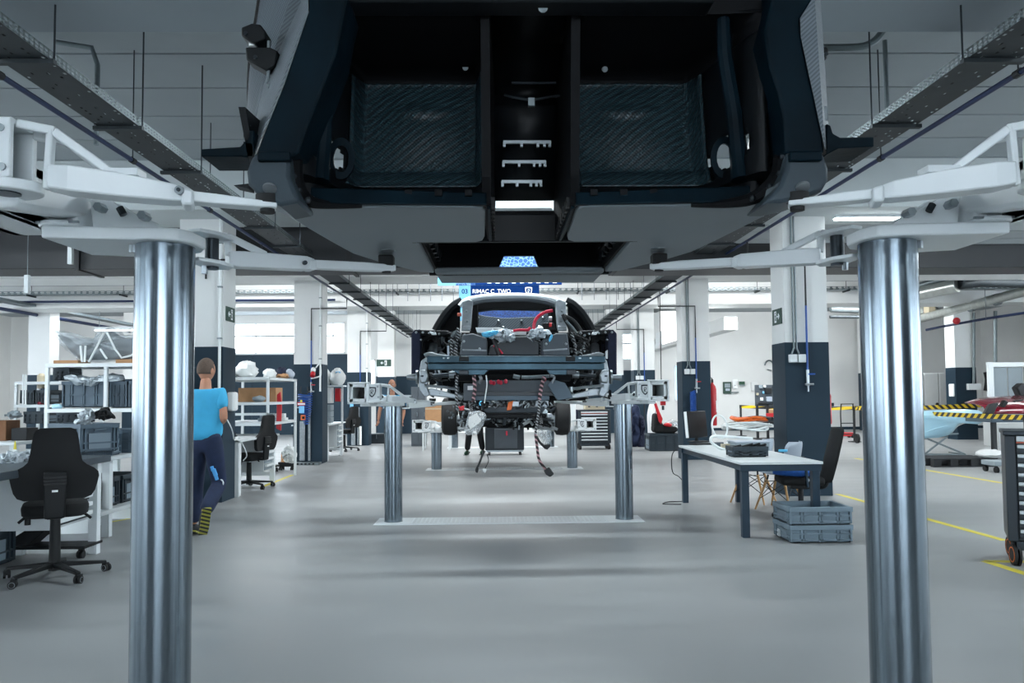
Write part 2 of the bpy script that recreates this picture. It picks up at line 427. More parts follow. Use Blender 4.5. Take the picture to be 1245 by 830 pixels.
HB = [(-10.7, -5.75, 3.03, 4.2), (-4.95, -4.6, 1.35, 2.8), (4.62, 5.25, 2.7, 3.72), (6.68, 6.98, 1.13, 2.5)]
wall_with_holes('wall_back', 'y', 29.5, .2, -18.4, 18.6, CEIL, HB)
window('y', 29.5, .2, HB[0], (3.7,), (-9.1, -7.5, -6.2))
window('y', 29.5, .2, HB[1]); window('y', 29.5, .2, HB[2], (3.33,)); window('y', 29.5, .2, HB[3], (), (), 'glass_blue')
HS = [(-8.5, .0, 1.0, 3.6), (1.5, 4.0, 1.0, 3.6), (6.0, 10.0, 1.0, 3.6), (12.0, 16.0, 1.0, 3.6), (18, 22, 1, 3.6)]  # unseen side windows added to let daylight in
wall_with_holes('wall_left', 'x', -18.4, .2, -10.2, 29.6, CEIL, HS)
wall_with_holes('wall_right', 'x', 18.5, .2, -10.2, 29.6, CEIL, HS[:4])
for h in HS: window('x', -18.4, .2, h, (2.5,), ((h[0]+h[1])/2,))
for h in HS[:4]: window('x', 18.5, .2, h, (2.5,), ((h[0]+h[1])/2,))
HF = [(-17, -9.8, .3, 3.7), (-1.6, 5.5, .3, 3.7)]  # unseen windows placed for bright reflections in the chrome posts
wall_with_holes('wall_front', 'y', -10.3, .2, -18.4, 18.6, CEIL, HF, 'grey_paint')  # unseen wall kept dark for contrast in those reflections
for h in HF: window('y', -10.3, .2, h, (2.2,), ((h[0]+h[1])/2,))
# dark wainscot panels on the back wall
for x0, x1, z1 in ((-12.5, -9.2, 3.0), (-9.2, -5.6, 3.0), (-5.6, -4.97, 2.15), (-4.58, -3.0, 2.15), (3.4, 5.4, 2.3)):
    struct(MB().box(x0+.006, x1-.006, 29.44, 29.5, 0, z1).build('wall_panel', 'grey_paint', smooth=False))
struct(MB().box(-18.4, -12.6, 29.47, 29.5, 0, .1).build('baseboard_back', 'grey_paint', smooth=False))
struct(MB().box(5.5, 18.5, 29.47, 29.5, 0, .1).build('baseboard_back', 'grey_paint', smooth=False))
# floor paint lines
def floor_line(a, b, w=.08):
    a, b = FL(*a), FL(*b); d = (b-a).normalized(); n = Vector((-d.y, d.x, 0))*w/2
    struct(MB().prism([a-n, b-n, b+n, a+n], (0, 0, .002)).build('floor_marking', 'yellow_paint', smooth=False))
floor_line((1018, 600.5), (1222, 657)); floor_line((1040, 557), (1222, 587.5), .09)
floor_line((1198, 682), (1290, 711)); floor_line((1198, 682), (1260, 683)); floor_line((20, 655), (170, 628), .06); floor_line((318, 592), (356, 577))

# ---------------------------------------------------------------- fixtures of the unseen added lamps
lamp0 = None
LAB = {}
for i, (x, y, z) in enumerate(LAMPS):
    if lamp0 is None:
        lamp0 = thing('unseen_ceiling_lamp', 'unseen white tube lamp added under the ceiling slabs', 'lamp', (x, y, z), 0, 'unseen tube lamps added under the ceiling')
        MB().box(-1.35, 1.35, -.1, .1, .03, CEIL-z).build('housing', 'white_steel', lamp0, smooth=False)
        for sy in (-.05, .05): MB().cyl((-1.28, sy, 0), (1.28, sy, 0), .02, n=8).build('tube', 'lamp_tube', lamp0)
    else: copy_tree(lamp0, (x, y, z))
# lower tube lamp that shows under the second beam, and its mirror twin
def lane_lamp(a, label):
    t = thing('strip_lamp', label, 'lamp', a)
    MB().box(-.62, .62, -.06, .06, .02, .1).build('housing', 'white_steel', t, smooth=False)
    MB().box(-.6, .6, -.045, .045, 0, .02).build('tube', 'lamp_tube', t, smooth=False)
    for s in (-.5, .5): MB().bar((s, 0, .1), (s, 0, 3.84-a[2]), .012).build('hanger', 'galv', t)
c = P(1068, 267, 10.6); lane_lamp((c.x, 10.6, c.z), 'lit strip lamp under the beam beside the first column of the table side')
c = P(2, 245, 10.6); lane_lamp((c.x, 10.6, c.z), 'lit strip lamp hung under the beam behind the white lift arm housing')
c = P(158, 402, 22); lane_lamp((c.x-.3, 21.9, c.z), 'strip lamp low above the wrapped fender on the rack')

# ---------------------------------------------------------------- cable trays along the aisle
def tray(x0, x1, inner, label):
    t = thing('cable_tray', label, 'cable tray', ((x0+x1)/2, 2, 3.5)); Z = 3.5
    f = MB(); nx = 6; xs = [x0]
    for i in range(nx): xs += [x0+(x1-x0)*(i+.35)/nx, x0+(x1-x0)*(i+.65)/nx]
    xs.append(x1); rnd = random.Random(3)
    yy = 2.0
    while yy < 12:
        off = rnd.random() < .5
        for i in range(len(xs)-1):
            hole = i % 2 == 1 and ((i//2) % 2 == int(off)) and rnd.random() < .5
            if hole: f.add([(xs[i], yy, Z), (xs[i+1], yy, Z), (xs[i+1], yy+.035, Z), (xs[i], yy+.035, Z)], [(0, 1, 2, 3)])
            else: f.add([(xs[i], yy, Z), (xs[i+1], yy, Z), (xs[i+1], yy+.06, Z), (xs[i], yy+.06, Z)], [(0, 1, 2, 3)])
        yy += .06
    f.box(x0, x1, 12.0, 28.5, Z, Z+.002); f.build('tray_floor', 'galv_dark', t, True, smooth=False)
    for x in (x0, x1):
        r = MB()
        for z0, z1 in ((0, .012), (.026, .034), (.048, .062)): r.box(x-.001, x+.001, 2, 28.5, Z+z0, Z+z1)
        yy = 2.0
        while yy < 13: r.box(x-.001, x+.001, yy, yy+.02, Z, Z+.06); yy += .05
        r.box(x-.001, x+.001, 13, 28.5, Z, Z+.06); r.build('side_rail', 'galv', t, True, smooth=False)
    # cables lying in the tray
    cb = MB()
    for j in range(5):
        xx = x0+(x1-x0)*(.2+.13*j); cb.tube([(xx+.01*sin(yy*1.3+j), yy, Z+.013+.004*(j % 2)) for yy in (2, 5, 8, 12, 16, 20, 24, 28)], .009, 5)
    o = cb.build('cable', 'cable_black', t, True); o['kind'] = 'stuff'
    yy = 3.58; e = .03
    while yy < 28:
        h = MB(); h.box(x0-e, x1+e, yy-.02, yy+.02, Z-.03, Z-.002); h.build('cross_bar', 'galv_dark', t, True, smooth=False)
        top = 3.86 if any(b <= yy <= b+1.07 for b in (4.08, 10.1, 16.1, 21.5)) else CEIL
        MB().cyl((inner+(.02 if inner > 0 else -.02)*0, yy, Z-.03), (inner, yy, top), .006, n=6).build('threaded_rod', 'dark_steel', t, True)
        yy += 1.197
    return t
tray(-3.06, -2.745, -2.72, 'perforated steel cable tray on rods above the black work chair and shelf racks')
tray(2.97, 3.30, 2.945, 'perforated steel cable tray on rods running beside the blue pipe above the laptop table')
def pipe(name, pts, r, m, label, cat, bend=0, group=None, n=8):
    t = tag(MB().tube(smooth_path(pts, bend) if bend else pts, r, n).build(name, m), label, cat, group); return t
pipe('air_pipe', [(-3.2, 1.8, 3.5), (-3.2, 28, 3.5)], .02, 'blue_pipe', 'long blue compressed air pipe under the ceiling on the desk side', 'pipe')
pipe('air_pipe', [(3.45, 1.8, 3.5), (3.45, 28, 3.5)], .02, 'blue_pipe', 'long blue compressed air pipe under the ceiling on the laptop table side', 'pipe')
for sx, px in ((-1, -3.2), (1, 3.45)):
    cl = None
    for i, yy in enumerate((5.0, 6.85, 8.7)):
        if cl is None:
            cl = tag(MB().cyl((0, -.03, 0), (0, .03, 0), .028, n=10).build('pipe_clamp', 'cable_black'), 'black clamp and rod holding the blue pipe, first from the camera on the %s side' % ('desk' if sx < 0 else 'table'), 'clamp', 'pipe clamps'); cl.location = (px, yy, 3.5)
            MB().cyl((0, 0, .02), (0, 0, CEIL-3.5), .005, n=6).build('threaded_rod', 'dark_steel', cl)
        else: copy_tree(cl, (px, yy, 3.5), label='black clamp and rod holding the blue pipe, %s from the camera on the %s side' % (('first', 'second', 'third')[i], 'desk' if sx < 0 else 'table'))
# branches from the blue pipe to the columns
for sx, cxf, px in ((-1, -3.95, -3.2), (1, 4.24, 3.45)):
    for i, yc in enumerate((10.65, 16.65, 22.55)):
        x = cxf; yb = yc-.035
        t = thing('air_drop', 'blue air drop pipe down the %s dark column on the %s side' % (('first', 'second', 'third')[i], 'desk' if sx < 0 else 'laptop table'), 'pipe', (x, yb, 0))
        zt = 3.28
        MB().tube([(px, yb, 3.5), (px, yb, zt), (x, yb, zt), (x, yb, 2.6 if sx > 0 or i else 3.02)], .014, 8).build('branch', 'cable_black', t, True)
        if sx < 0 and i == 0: continue
        MB().tube([(x, yb, 2.6), (x, yb, 1.72)], .014, 8).build('drop', 'blue_hose', t, True)
        v = MB(); v.cyl((x, yb, 1.5), (x, yb, 1.72), .022, n=10); v.cyl((x-.05, yb-.02, 1.52), (x+.07, yb-.02, 1.52), .016, n=8); v.cyl((x, yb, 1.42), (x, yb, 1.5), .014, n=8)
        v.build('valve', 'steel', t, True)
        if sx > 0 and i == 1: MB().tube([Vector((x-.1+.06*cos(k*.8), yb-.09+.05*sin(k*.8), 1.45-.0045*k)) for k in range(110)], .011, 6).build('coiled_hose', 'blue_hose', t, True); MB().tube([(x, yb, 1.44), (x-.06, yb-.06, 1.47), (x-.1, yb-.05, 1.45)], .01, 6).build('hose_end', 'blue_hose', t, True)
        MB().bar((x, yb-.03, 1.66), (x+.09, yb-.03, 1.66), .015, .02).build('handle', 'blue_hose' if i != 1 else 'red', t, True)
# grey conduits with socket boxes on the columns of the table side, cable ducts on the other
for i, yc in enumerate((10.65, 16.65, 22.55)):
    t = thing('conduit_run', 'grey conduit pair with white socket box on the %s dark column, table side' % ('first', 'second', 'third')[i], 'conduit', (4.08, yc, 0))
    for k, dx in enumerate((-.02, .02)): MB().tube([(4.08+dx, yc-.025, 4.4), (4.08+dx, yc-.025, 2.02), (4.08+dx*2.5, yc-.025, 1.94)], .013, 8).build('conduit', 'galv', t, True)
    for dx in (-.09, .03): MB().box(4.08+dx, 4.08+dx+.1, yc-.075, yc-.006, 1.82, 1.93).build('socket_box', 'white_steel', t, True, bevel=.006)
    t = thing('conduit_run', 'white conduit down the edge of the %s dark column, desk side' % ('first', 'second', 'third')[i], 'conduit', (-3.74, yc, 0))
    MB().tube([(-3.76, yc-.028, 4.3), (-3.76, yc-.028, 1.52)], .02, 8).build('conduit', 'pure_white', t, True)
    for z in (2.2, 2.9, 3.5): MB().box(-3.79, -3.73, yc-.05, yc, z, z+.02).build('clip', 'galv', t, True)
# conduit bends on the ceiling above the aisle
a = P(118, 118, 6.6); pipe('ceiling_conduit', [(a.x, 6.6, 3.56), (a.x, 6.6, 4.25), (a.x-.05, 6.6, 4.4), (a.x-.35, 6.6, 4.45)], .022, 'galv', 'grey conduit dropping from the ceiling into the cable tray on the desk side', 'conduit')
a = P(1078, 120, 6.6); pipe('ceiling_conduit', [(a.x, 6.6, 3.56), (a.x, 6.6, 4.46)], .02, 'galv', 'grey conduit dropping straight into the cable tray over the table side', 'conduit')
a = P(1075, 36, 6.2); b = P(1042, 57, 6.2)
pipe('ceiling_conduit', [P(1000, 58, 6.2), b, P(1058, 53, 6.2), P(1068, 45, 6.2), P(1078, 30, 6.2)], .03, 'galv', 'curved grey conduit beside the car body hinge under the ceiling', 'conduit', 4)
# ---------------------------------------------------------------- black ventilation duct across the hall
t = thing('ventilation_duct', 'large black rectangular ventilation duct crossing the hall behind the lifted body', 'duct', (0, 11.9, 3.3))
for x0, x1, z0, z1 in ((-18.2, -14.2, 3.33, 3.95), (-14.2, -10.2, 3.33, 3.95), (-10.2, -6.2, 3.33, 3.95), (-6.2, -2.2, 3.32, 3.94), (-2.2, 1.8, 3.32, 3.94), (1.8, 5.8, 3.28, 3.66), (5.8, 9.8, 3.27, 3.63), (9.8, 13.8, 3.27, 3.63), (13.8, 18.4, 3.27, 3.63)):
    MB().box(x0+.02, x1-.02, 11.6, 12.3, z0, z1).build('duct_section', 'duct_black', t, True, smooth=False, bevel=.01)
    MB().box(x1-.03, x1+.03, 11.57, 12.33, z0-.03, z1+.03).build('flange', 'cable_black', t, True, smooth=False)
    MB().cyl((x0+.5, 11.95, z1), (x0+.5, 11.95, CEIL), .008, n=6).build('hanger', 'dark_steel', t, True)
for px in (86, 34):
    a = P(px, 300, 11.4); t = thing('drop_rod', 'white hanging post in front of the black duct' if px == 86 else 'white hanging post below the black duct', 'post', (a.x, 11.4, 3))
    za, zb = (P(px, 300, 11.4).z, P(px, 321, 11.4).z) if px == 86 else (P(px, 336, 11.4).z, P(px, 356, 11.4).z)
    MB().box(a.x-.03, a.x+.03, 11.37, 11.43, zb, za if px == 86 else zb+.26).build('post', 'white_steel', t, True); MB().cyl((a.x, 11.4, za), (a.x, 11.4, 4.49), .006, n=6).build('rod', 'steel', t, True)
# cross tray and pipe in front of the far beam
t = thing('cross_tray', 'perforated cable tray crossing the hall in front of the far beam', 'cable tray', (0, 21.1, 4.2))
MB().box(-18, 18.3, 20.95, 21.25, 4.19, 4.195).build('tray_floor', 'galv', t, True, smooth=False)
for y in (20.95, 21.25):
    r = MB(); r.box(-18, 18.3, y-.002, y+.002, 4.19, 4.21); r.box(-18, 18.3, y-.002, y+.002, 4.265, 4.28)
    xx = -18
    while xx < 18.3: r.box(xx, xx+.06, y-.002, y+.002, 4.19, 4.28); xx += .16
    r.build('side_rail', 'galv', t, True, smooth=False)
for i in range(15):
    x = -17.4+i*2.45; MB().cyl((x, 21.1, 4.15), (x, 21.1, CEIL), .008, n=6).build('threaded_rod', 'dark_steel', t, True); MB().box(x-.02, x+.02, 20.9, 21.3, 4.15, 4.19).build('cross_bar', 'galv_dark', t, True)
pipe('water_pipe', [(-18, 21.2, 4.03), (-4.4, 21.2, 4.03)], .03, 'blue_pipe', 'blue pipe running just under the cross tray', 'pipe')
pipe('lane_pipe', [(-13.2, 12.5, 3.82), (-13.2, 28.5, 3.82)], .05, 'blue_pipe', 'blue grey pipe along the outer column row above the racks', 'pipe')
t = thing('lane_tray', 'grey cable tray along the outer column row above the racks', 'cable tray', (-13.0, 20, 3.95))
MB().box(-12.95, -12.6, 12.5, 28.5, 3.93, 3.95).build('tray_floor', 'galv', t, True, smooth=False)
for x in (-12.95, -12.6): MB().box(x-.003, x+.003, 12.5, 28.5, 3.93, 4.0).build('side_rail', 'galv', t, True, smooth=False)
# rods hanging from the ceiling in the far bays (single file, all alike)
r0 = None
for x, y in [(-2.2+.28*i, 19.2) for i in range(6)]+[(2.1+.3*i, 19.2) for i in range(6)]+[(-8.2, 20.9), (-7.95, 20.9), (-1.9, 27.2), (-1.3, 27.2), (2.3, 27.2), (2.9, 27.2)]:
    if r0 is None:
        r0 = tag(MB().cyl((0, 0, -.75), (0, 0, 0), .008, n=6).build('threaded_rod', 'dark_steel'), 'thin steel rod hanging from the far ceiling', 'rod', 'hanging rods'); r0.location = (x, y, CEIL)
    else: copy_tree(r0, (x, y, CEIL))
# ---------------------------------------------------------------- white air ducts on the far wall of the table side
t = thing('air_duct', 'white boxed air duct stepping out of the far white wall', 'duct', (7.5, 22.5, 3.4))
a = P(880, 385, 20); b = P(897, 401, 20)
MB().box(a.x, b.x, 20, 29.49, b.z, a.z).build('duct_run', 'white_wall', t, True, smooth=False, bevel=.01)
a2 = P(802, 391, 25.2); b2 = P(830, 417, 25.2)
MB().box(a2.x, b2.x+.3, 25.2, 29.49, b2.z+.2, a2.z+.35).build('duct_run', 'white_wall', t, True, smooth=False, bevel=.01)
MB().prism([P(805, 402, 24.2), P(828, 397, 24.2), P(828, 412, 24.2), P(805, 419, 24.2)], (0, 1, 0)).build('duct_bend', 'white_steel', t, True, smooth=False)
# overhead ducts and pipes of the outer bay, table side
t = thing('extraction_duct', 'round silver extraction duct sloping above the lockers', 'duct', tuple(P(1180, 370, 22)))
MB().tube([P(1120, 387, 24.3), P(1182, 371, 21.6), P(1275, 346, 18.8)], .13, 14).build('duct_run', 'duct_silver', t, True)
MB().tube([P(1102, 378, 24.6), P(1122, 377, 24.4)], .2, 14).build('fan_housing', 'duct_silver', t, True)
MB().tube([P(1125, 368, 24.4), P(1133, 372, 24.3), P(1138, 380, 24.2)], .12, 10).build('elbow', 'duct_silver', t, True)
MB().box(-.1, .1, -.15, .15, -.25, .2, Matrix.Translation(P(1130, 374, 24))).build('bracket', 'beige', t, True)
for a in ((1179, 372, 21.7), (1210, 364, 20.7)): MB().cyl(P(*a)-Vector((.06, .05, .03)), P(*a)+Vector((.06, -.05, .01)), .16, n=14).build('clamp_ring', 'galv', t, True)
t = thing('extraction_duct', 'thick grey twin ducts with a flange crossing above the lockers', 'duct', tuple(P(1165, 340, 19)))
MB().tube([P(1166, 334, 19), P(1290, 333, 19)], .09, 12).build('upper_duct', 'galv', t, True)
MB().tube([P(1166, 346, 19), P(1190, 343, 19), P(1290, 345, 19)], .12, 12).build('lower_duct', 'galv_dark', t, True)
MB().cyl(P(1165, 340, 19), P(1167.5, 340, 19), .22, n=16).build('flange', 'galv_dark', t, True)
MB().tube([P(1164, 334, 19), P(1118, 347, 19.8), P(1100, 351, 20)], .08, 12).build('upper_branch', 'galv', t, True)
MB().tube([P(1164, 347, 19), P(1130, 354, 19.6), P(1104, 360, 20)], .17, 12).build('lower_branch', 'duct_silver', t, True)
pipe('gas_pipe', [P(1126, 401, 22), P(1150, 396, 22), P(1200, 387, 20.5), P(1275, 376, 19)], .035, 'blue_pipe', 'blue pipe with a bracket below the silver duct', 'pipe')
pipe('gas_pipe', [P(1105, 364, 23), P(1170, 363, 23), P(1180, 368, 23)], .04, 'galv', 'thin grey pipe beside the fan housing above the lockers', 'pipe')
pipe('gas_pipe', [P(1010, 376, 24), P(1104, 379, 24)], .09, 'galv', 'grey pipe running from the column to the silver duct', 'pipe')
pipe('gas_pipe', [P(1009, 385, 24), P(1100, 386, 24)], .05, 'galv_dark', 'dark thin pipe under the grey pipe by the column', 'pipe')
t = thing('service_post', 'white hanging service post with a red knob over the fender', 'post', tuple(P(1165, 380, 22)))
MB().box(-.05, .05, -.05, .05, 0, 1.4, Matrix.Translation(P(1178, 372, 23))).build('post', 'white_steel', t, True)
MB().ball(P(1163, 390, 21.5), .1, 10, 6).build('knob', 'red', t, True)
for px, y0, y1, lb in ((1117, 330, 455, 'thin grey drop pipe down to the lockers'), (1184, 380, 470, 'grey conduit drop with a white socket box on the dark corner column'), (1210, 378, 440, 'perforated grey upright rail beside the white frame')):
    yd = 22.48 if px == 1184 else 22.3; a = P(px, y0, yd); b = P(px, y1, yd)
    if px == 1184:
        t = thing('conduit_run', lb, 'conduit', tuple(b)); MB().cyl(a, b, .04, n=8).build('conduit', 'galv', t, True); MB().box(-.18, .18, -.06, .06, -.09, .09, Matrix.Translation(b)).build('socket_box', 'white_steel', t, True)
    else: tag(MB().cyl(a, b, .05 if px == 1210 else .025, n=8).build('drop_pipe', 'galv'), lb, 'pipe')
for o in [q for q in COL.objects if q.name.startswith('gas_pipe')]:
    vs = [v.co for v in o.data.vertices]; m_ = vs[len(vs)//2]; MB().cyl(m_, Vector((m_.x, m_.y, CEIL)), .008, n=6).build('hanger', 'galv', o)
# ================================================================ LIFTS
PZ1 = 2.79
def lift_post(sx, cx, y0, top, label, far_arm=True, detail=True):
    t = thing('lift_post', label, 'vehicle lift', (cx, y0, 0)); R = .1
    X = lambda o: sx*o
    q = lambda o, y, z: Vector((sx*o, y, top+z))
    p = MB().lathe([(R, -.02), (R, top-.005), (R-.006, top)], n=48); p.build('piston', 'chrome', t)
    MB().lathe([(R+.008, -.01), (R+.008, .006), (R, .008)], n=40).build('seal_ring', 'dark_steel', t)
    # carriage plate: outline over the post, widening outwards
    out = [(-.12, -.06), (-.09, -.115), (0, -.14), (.1, -.14), (.345, -.165), (.345, .16), (.22, .2), (.06, .2), (-.08, .13), (-.12, .06)]
    MB().prism([q(o, y, -.003) for o, y in out], (0, 0, .042)).build('carriage_plate', 'white_steel', t, bevel=.006)
    # ribs welded on the plate, with their slot, and the bolts
    for yy in (-.07, .06):
        poly = [(-.02, .039), (.22, .039), (.235, .165), (.19, .165), (.12, .12), (.0, .065)]
        MB().prism([q(o, yy, z) for o, z in poly], (0, .018, 0)).build('gusset', 'white_steel', t, bevel=.003)
    for o, y, z in ((.185, -.085, .115), (.035, -.085, .085)): MB().cyl(q(o, y-.03, z), q(o, y+.02, z), .016, n=6).build('bolt', 'steel', t)
    MB().cyl(q(.12, -.0925, .115), q(.105, -.0925, .09), .013, n=8).build('slot_pin', 'dark_steel', t)
    MB().cyl(q(.1, -.03, -.03), q(.1, -.03, 0), .014, n=6).build('bolt', 'steel', t)
    MB().cyl(q(-.05, .1, -.03), q(-.05, .1, 0), .01, n=6).build('bolt', 'steel', t)
    # pivot tower on the outer end
    MB().box(-.05, .05, -.14, .1, .039, .15, Matrix.Translation(q(.29, 0, 0)+Vector((0, 0, 0)))).build('pivot_tower', 'white_steel', t, bevel=.012)
    MB().cyl(q(.3, -.12, .038), q(.3, -.12, .055), .07, n=18).build('pivot_cup', 'white_steel', t, bevel=.005)
    MB().box(-.07, .07, -.005, .005, -.004, .004, Matrix.Translation(q(.29, -.165, .05))).build('key_plate', 'steel', t)
    # ---- near arm
    arm = bpy.data.objects.new('near_arm', None); COL.objects.link(arm); arm.parent = t
    b0, b1 = (.165, .37) if y0 < 5 else (.055, .20); cw = b1+(.1 if y0 < 5 else .08)
    # square cross tube (open towards the aisle) that carries the arm
    to, ty0, ty1 = cw, -.62, .05; a = .095; wl = .035
    for b in ((-a, a, -a, -a+wl), (-a, a, a-wl, a), (-a, -a+wl, -a, a), (a-wl, a, -a, a)):
        c = q(to, 0, .145); MB().box(c.x+b[0], c.x+b[1], ty0, ty1, c.z+b[2], c.z+b[3]).build('tube_wall', 'white_steel', arm, bevel=.003)
    c = q(to, ty0, .145)
    for dx in (-.115, .095):
        MB().box(c.x+dx, c.x+dx+.02, ty0-.02, ty0+.01, c.z-.11, c.z+.11).build('end_bracket', 'white_steel', arm, bevel=.004)
    for dz in (-.115, .095): MB().box(c.x-.115, c.x+.115, ty0-.02, ty0+.01, c.z+dz, c.z+dz+.018).build('end_bracket', 'white_steel', arm, bevel=.004)
    MB().box(-.06, .06, -.01, .01, -.06, .06, Matrix.Translation(q(to, -.2, .145))).build('tube_plug', 'duct_black', arm)
    # housing block with the crest
    MB().prism([q(b1, -.63, .06), q(b1, -.63, .235), q(b0, -.63, .24), (q(b0, -.63, .075)), q(b0+.02, -.63, .06)], (0, .02, 0)).build('crest_plate', 'white_steel', arm, bevel=.003)
    MB().prism([q(b1, -.52, .06), q(b1, -.52, .235), q(b0, -.52, .24), q(b0, -.52, .06)], (0, .02, 0)).build('crest_plate', 'white_steel', arm, bevel=.003)
    MB().box(-(b1-b0)/2, (b1-b0)/2, -.06, .05, -.008, .008, Matrix.Translation(q((b0+b1)/2, -.565, .236))).build('housing_top', 'white_steel', arm, bevel=.003)
    lug = [(q(b0+.055, -.57, .04)+Vector((cos(a_)*.085*1.3, sin(a_)*.085, 0))) for a_ in [2*pi*i/20 for i in range(20)]]
    MB().prism(lug, (0, 0, .03)).build('hinge_lug', 'white_steel', arm, bevel=.004)
    MB().cyl(q(b0+.035, -.58, .036), q(b0+.035, -.58, .075), .036, n=16).build('hinge_pin', 'dark_steel', arm)
    shield(MB(), q((b0+b1)/2+.012, -.6305, .155), .105).build('crest', 'ink', arm)
    for o, z in ((b0+.018, .1), (b0+.025, .21)): MB().cyl(q(o, -.636, z), q(o, -.62, z), .011, n=10).build('screw', 'steel', arm)
    # beam: outer box section, inner section, knuckle and pad
    A, B, D = q(b0, -.60, .075), q(-.26, -.455, .055), q(-.475, -.385, .045)
    def section(p, h0, h1, w):
        dirv = (D-A).normalized(); n = Vector((-dirv.y, dirv.x, 0))*w
        return [p-n+Vector((0, 0, h0)), p+n+Vector((0, 0, h0)), p+n+Vector((0, 0, h1)), p-n+Vector((0, 0, h1))]
    lp = lambda u: A.lerp(D, u)
    mb = MB(); st = [(.12, -.02, .045, .03), (.2, -.026, .048, .042), (.42, -.026, .042, .042), (.6, -.022, .03, .04), (.66, -.018, .018, .036)]
    for i in range(len(st)-1): mb.loft(section(lp(st[i][0]), *st[i][1:]), section(lp(st[i+1][0]), *st[i+1][1:]), caps=True)
    mb.build('outer_beam', 'white_steel', arm, bevel=.005)
    mb = MB(); st = [(.62, -.016, .016, .028), (.8, -.014, .016, .03), (.94, -.01, .012, .034), (1.04, -.006, .01, .03)]
    for i in range(len(st)-1): mb.loft(section(lp(st[i][0]), *st[i][1:]), section(lp(st[i+1][0]), *st[i+1][1:]))
    mb.build('inner_beam', 'white_steel', arm, bevel=.004)
    MB().loft(section(lp(.64), -.032, .02, .05), section(lp(.69), -.03, .014, .05)).build('knuckle', 'white_steel', arm, bevel=.008)
    k = lp(.635); nrm = section(k, 0, 0, .044)[0]; MB().cyl(nrm-Vector((0, .012, -.008)), nrm+Vector((0, .02, .008)), .013, n=12).build('bolt', 'steel', arm)
    MB().cyl(nrm-Vector((0, .016, -.008)), nrm-Vector((0, .008, -.008)), .006, n=8).build('bolt_core', 'dark_steel', arm)
    MB().cyl(D+Vector((0, 0, -.02)), D+Vector((0, 0, -.004)), .022, n=14).build('pad_nut', 'rubber', arm)
    MB().cyl(D+Vector((0, 0, .008)), D+Vector((0, 0, .035)), .036, n=18).build('lift_pad', 'rubber', arm)
    # truss over the beam root
    for a_, b_ in ((q(b0, -.6, .232), q(b0-.095, -.575, .218)), (q(b0-.09, -.576, .218), q(b0-.235, -.535, .108)), (q(b0-.083, -.575, .225), q(b0-.075, -.575, .05)), (q(b0, -.52, .225), q(b0-.095, -.5, .21)), (q(b0-.09, -.5, .21), q(b0-.225, -.47, .1))):
        MB().bar(a_, b_, .02, .026).build('truss_bar', 'white_steel', arm, bevel=.005)
    MB().bar(q(b0-.085, -.575, .22), q(b0-.085, -.5, .212), .014).build('truss_bar', 'white_steel', arm)
    MB().box(-.05, .05, -.03, .03, -.01, .01, Matrix.Translation(q(b0-.265, -.52, .11))).build('truss_foot', 'white_steel', arm)
    # carrier leg from tower to the housing
    MB().bar(q(.29, -.05, .13), q(b0+.085, -.55, .05), .1, .09).build('carrier_beam', 'white_steel', arm, bevel=.02)
    if far_arm:
        fa = bpy.data.objects.new('far_arm', None); COL.objects.link(fa); fa.parent = t
        for z in (-.04, .068):
            MB().prism([q(-.04, .1, z), q(-.04, .27, z), q(-.12, .31, z), q(-.16, .25, z), q(-.14, .15, z), q(-.09, .08, z)], (0, 0, .014)).build('hinge_plate', 'white_steel', fa, bevel=.003)
        MB().cyl(q(-.085, .22, -.05), q(-.085, .22, .09), .026, n=18).build('hinge_pin', 'dark_steel', fa)
        MB().cyl(q(-.065, .2, -.07), q(-.065, .2, -.03), .012, n=8).build('bolt', 'steel', fa)
        A2, D2 = q(-.13, .26, -.01), q(-.692, .67, .025)
        dv = (D2-A2).normalized(); nn = Vector((-dv.y, dv.x, 0))
        def sec(u, h0, h1, w_):
            p = A2.lerp(D2, u); n = nn*w_; return [p-n+Vector((0, 0, h0)), p+n+Vector((0, 0, h0)), p+n+Vector((0, 0, h1)), p-n+Vector((0, 0, h1))]
        mb = MB(); st = [(0, -.022, .034, .03), (.06, -.026, .036, .036), (.45, -.026, .03, .036), (.5, -.02, .02, .03)]
        for i in range(len(st)-1): mb.loft(sec(*st[i]), sec(*st[i+1]))
        mb.build('outer_beam', 'white_steel', fa, bevel=.004)
        mb = MB(); st = [(.46, -.018, .018, .024), (.85, -.018, .018, .028), (1.05, -.014, .012, .026)]
        for i in range(len(st)-1): mb.loft(sec(*st[i]), sec(*st[i+1]))
        mb.build('inner_beam', 'white_steel', fa, bevel=.004)
        MB().loft(sec(.47, -.026, .016, .038), sec(.51, -.026, .014, .038)).build('knuckle', 'white_steel', fa, bevel=.006)
        p = sec(.43, 0, .01, .038)[0]; MB().cyl(p-nn*.006*sx, p+nn*.012*sx, .009, n=10).build('bolt', 'dark_steel', fa)
        MB().cyl(D2+Vector((0, 0, -.022)), D2+Vector((0, 0, -.006)), .02, n=14).build('pad_nut', 'rubber', fa)
        MB().box(-.033, .033, -.033, .033, .009, .055, Matrix.Translation(D2)).build('lift_pad', 'rubber', fa, bevel=.006)
        for a_, b_ in ((q(-.05, .26, .082), q(-.13, .26, .088)), (q(-.13, .26, .088), q(-.26, .33, .024)), (q(-.13, .26, .088), q(-.135, .265, .01))):
            MB().bar(a_, b_, .024, .026).build('truss_bar', 'white_steel', fa, bevel=.005)
    return t
SIDE = {-1: 'desk side', 1: 'table side'}
lift_post(-1, XC-1.3, PZ1, 1.953, 'big chrome lift post carrying the black carbon body on the desk side of the aisle')
lift_post(1, XC+1.3, PZ1, 1.953, 'big chrome lift post carrying the black carbon body on the table side of the aisle')
lift_post(-1, XC-1.3, 8.87, 1.30, 'lift post under the open car chassis in front of the bald worker')
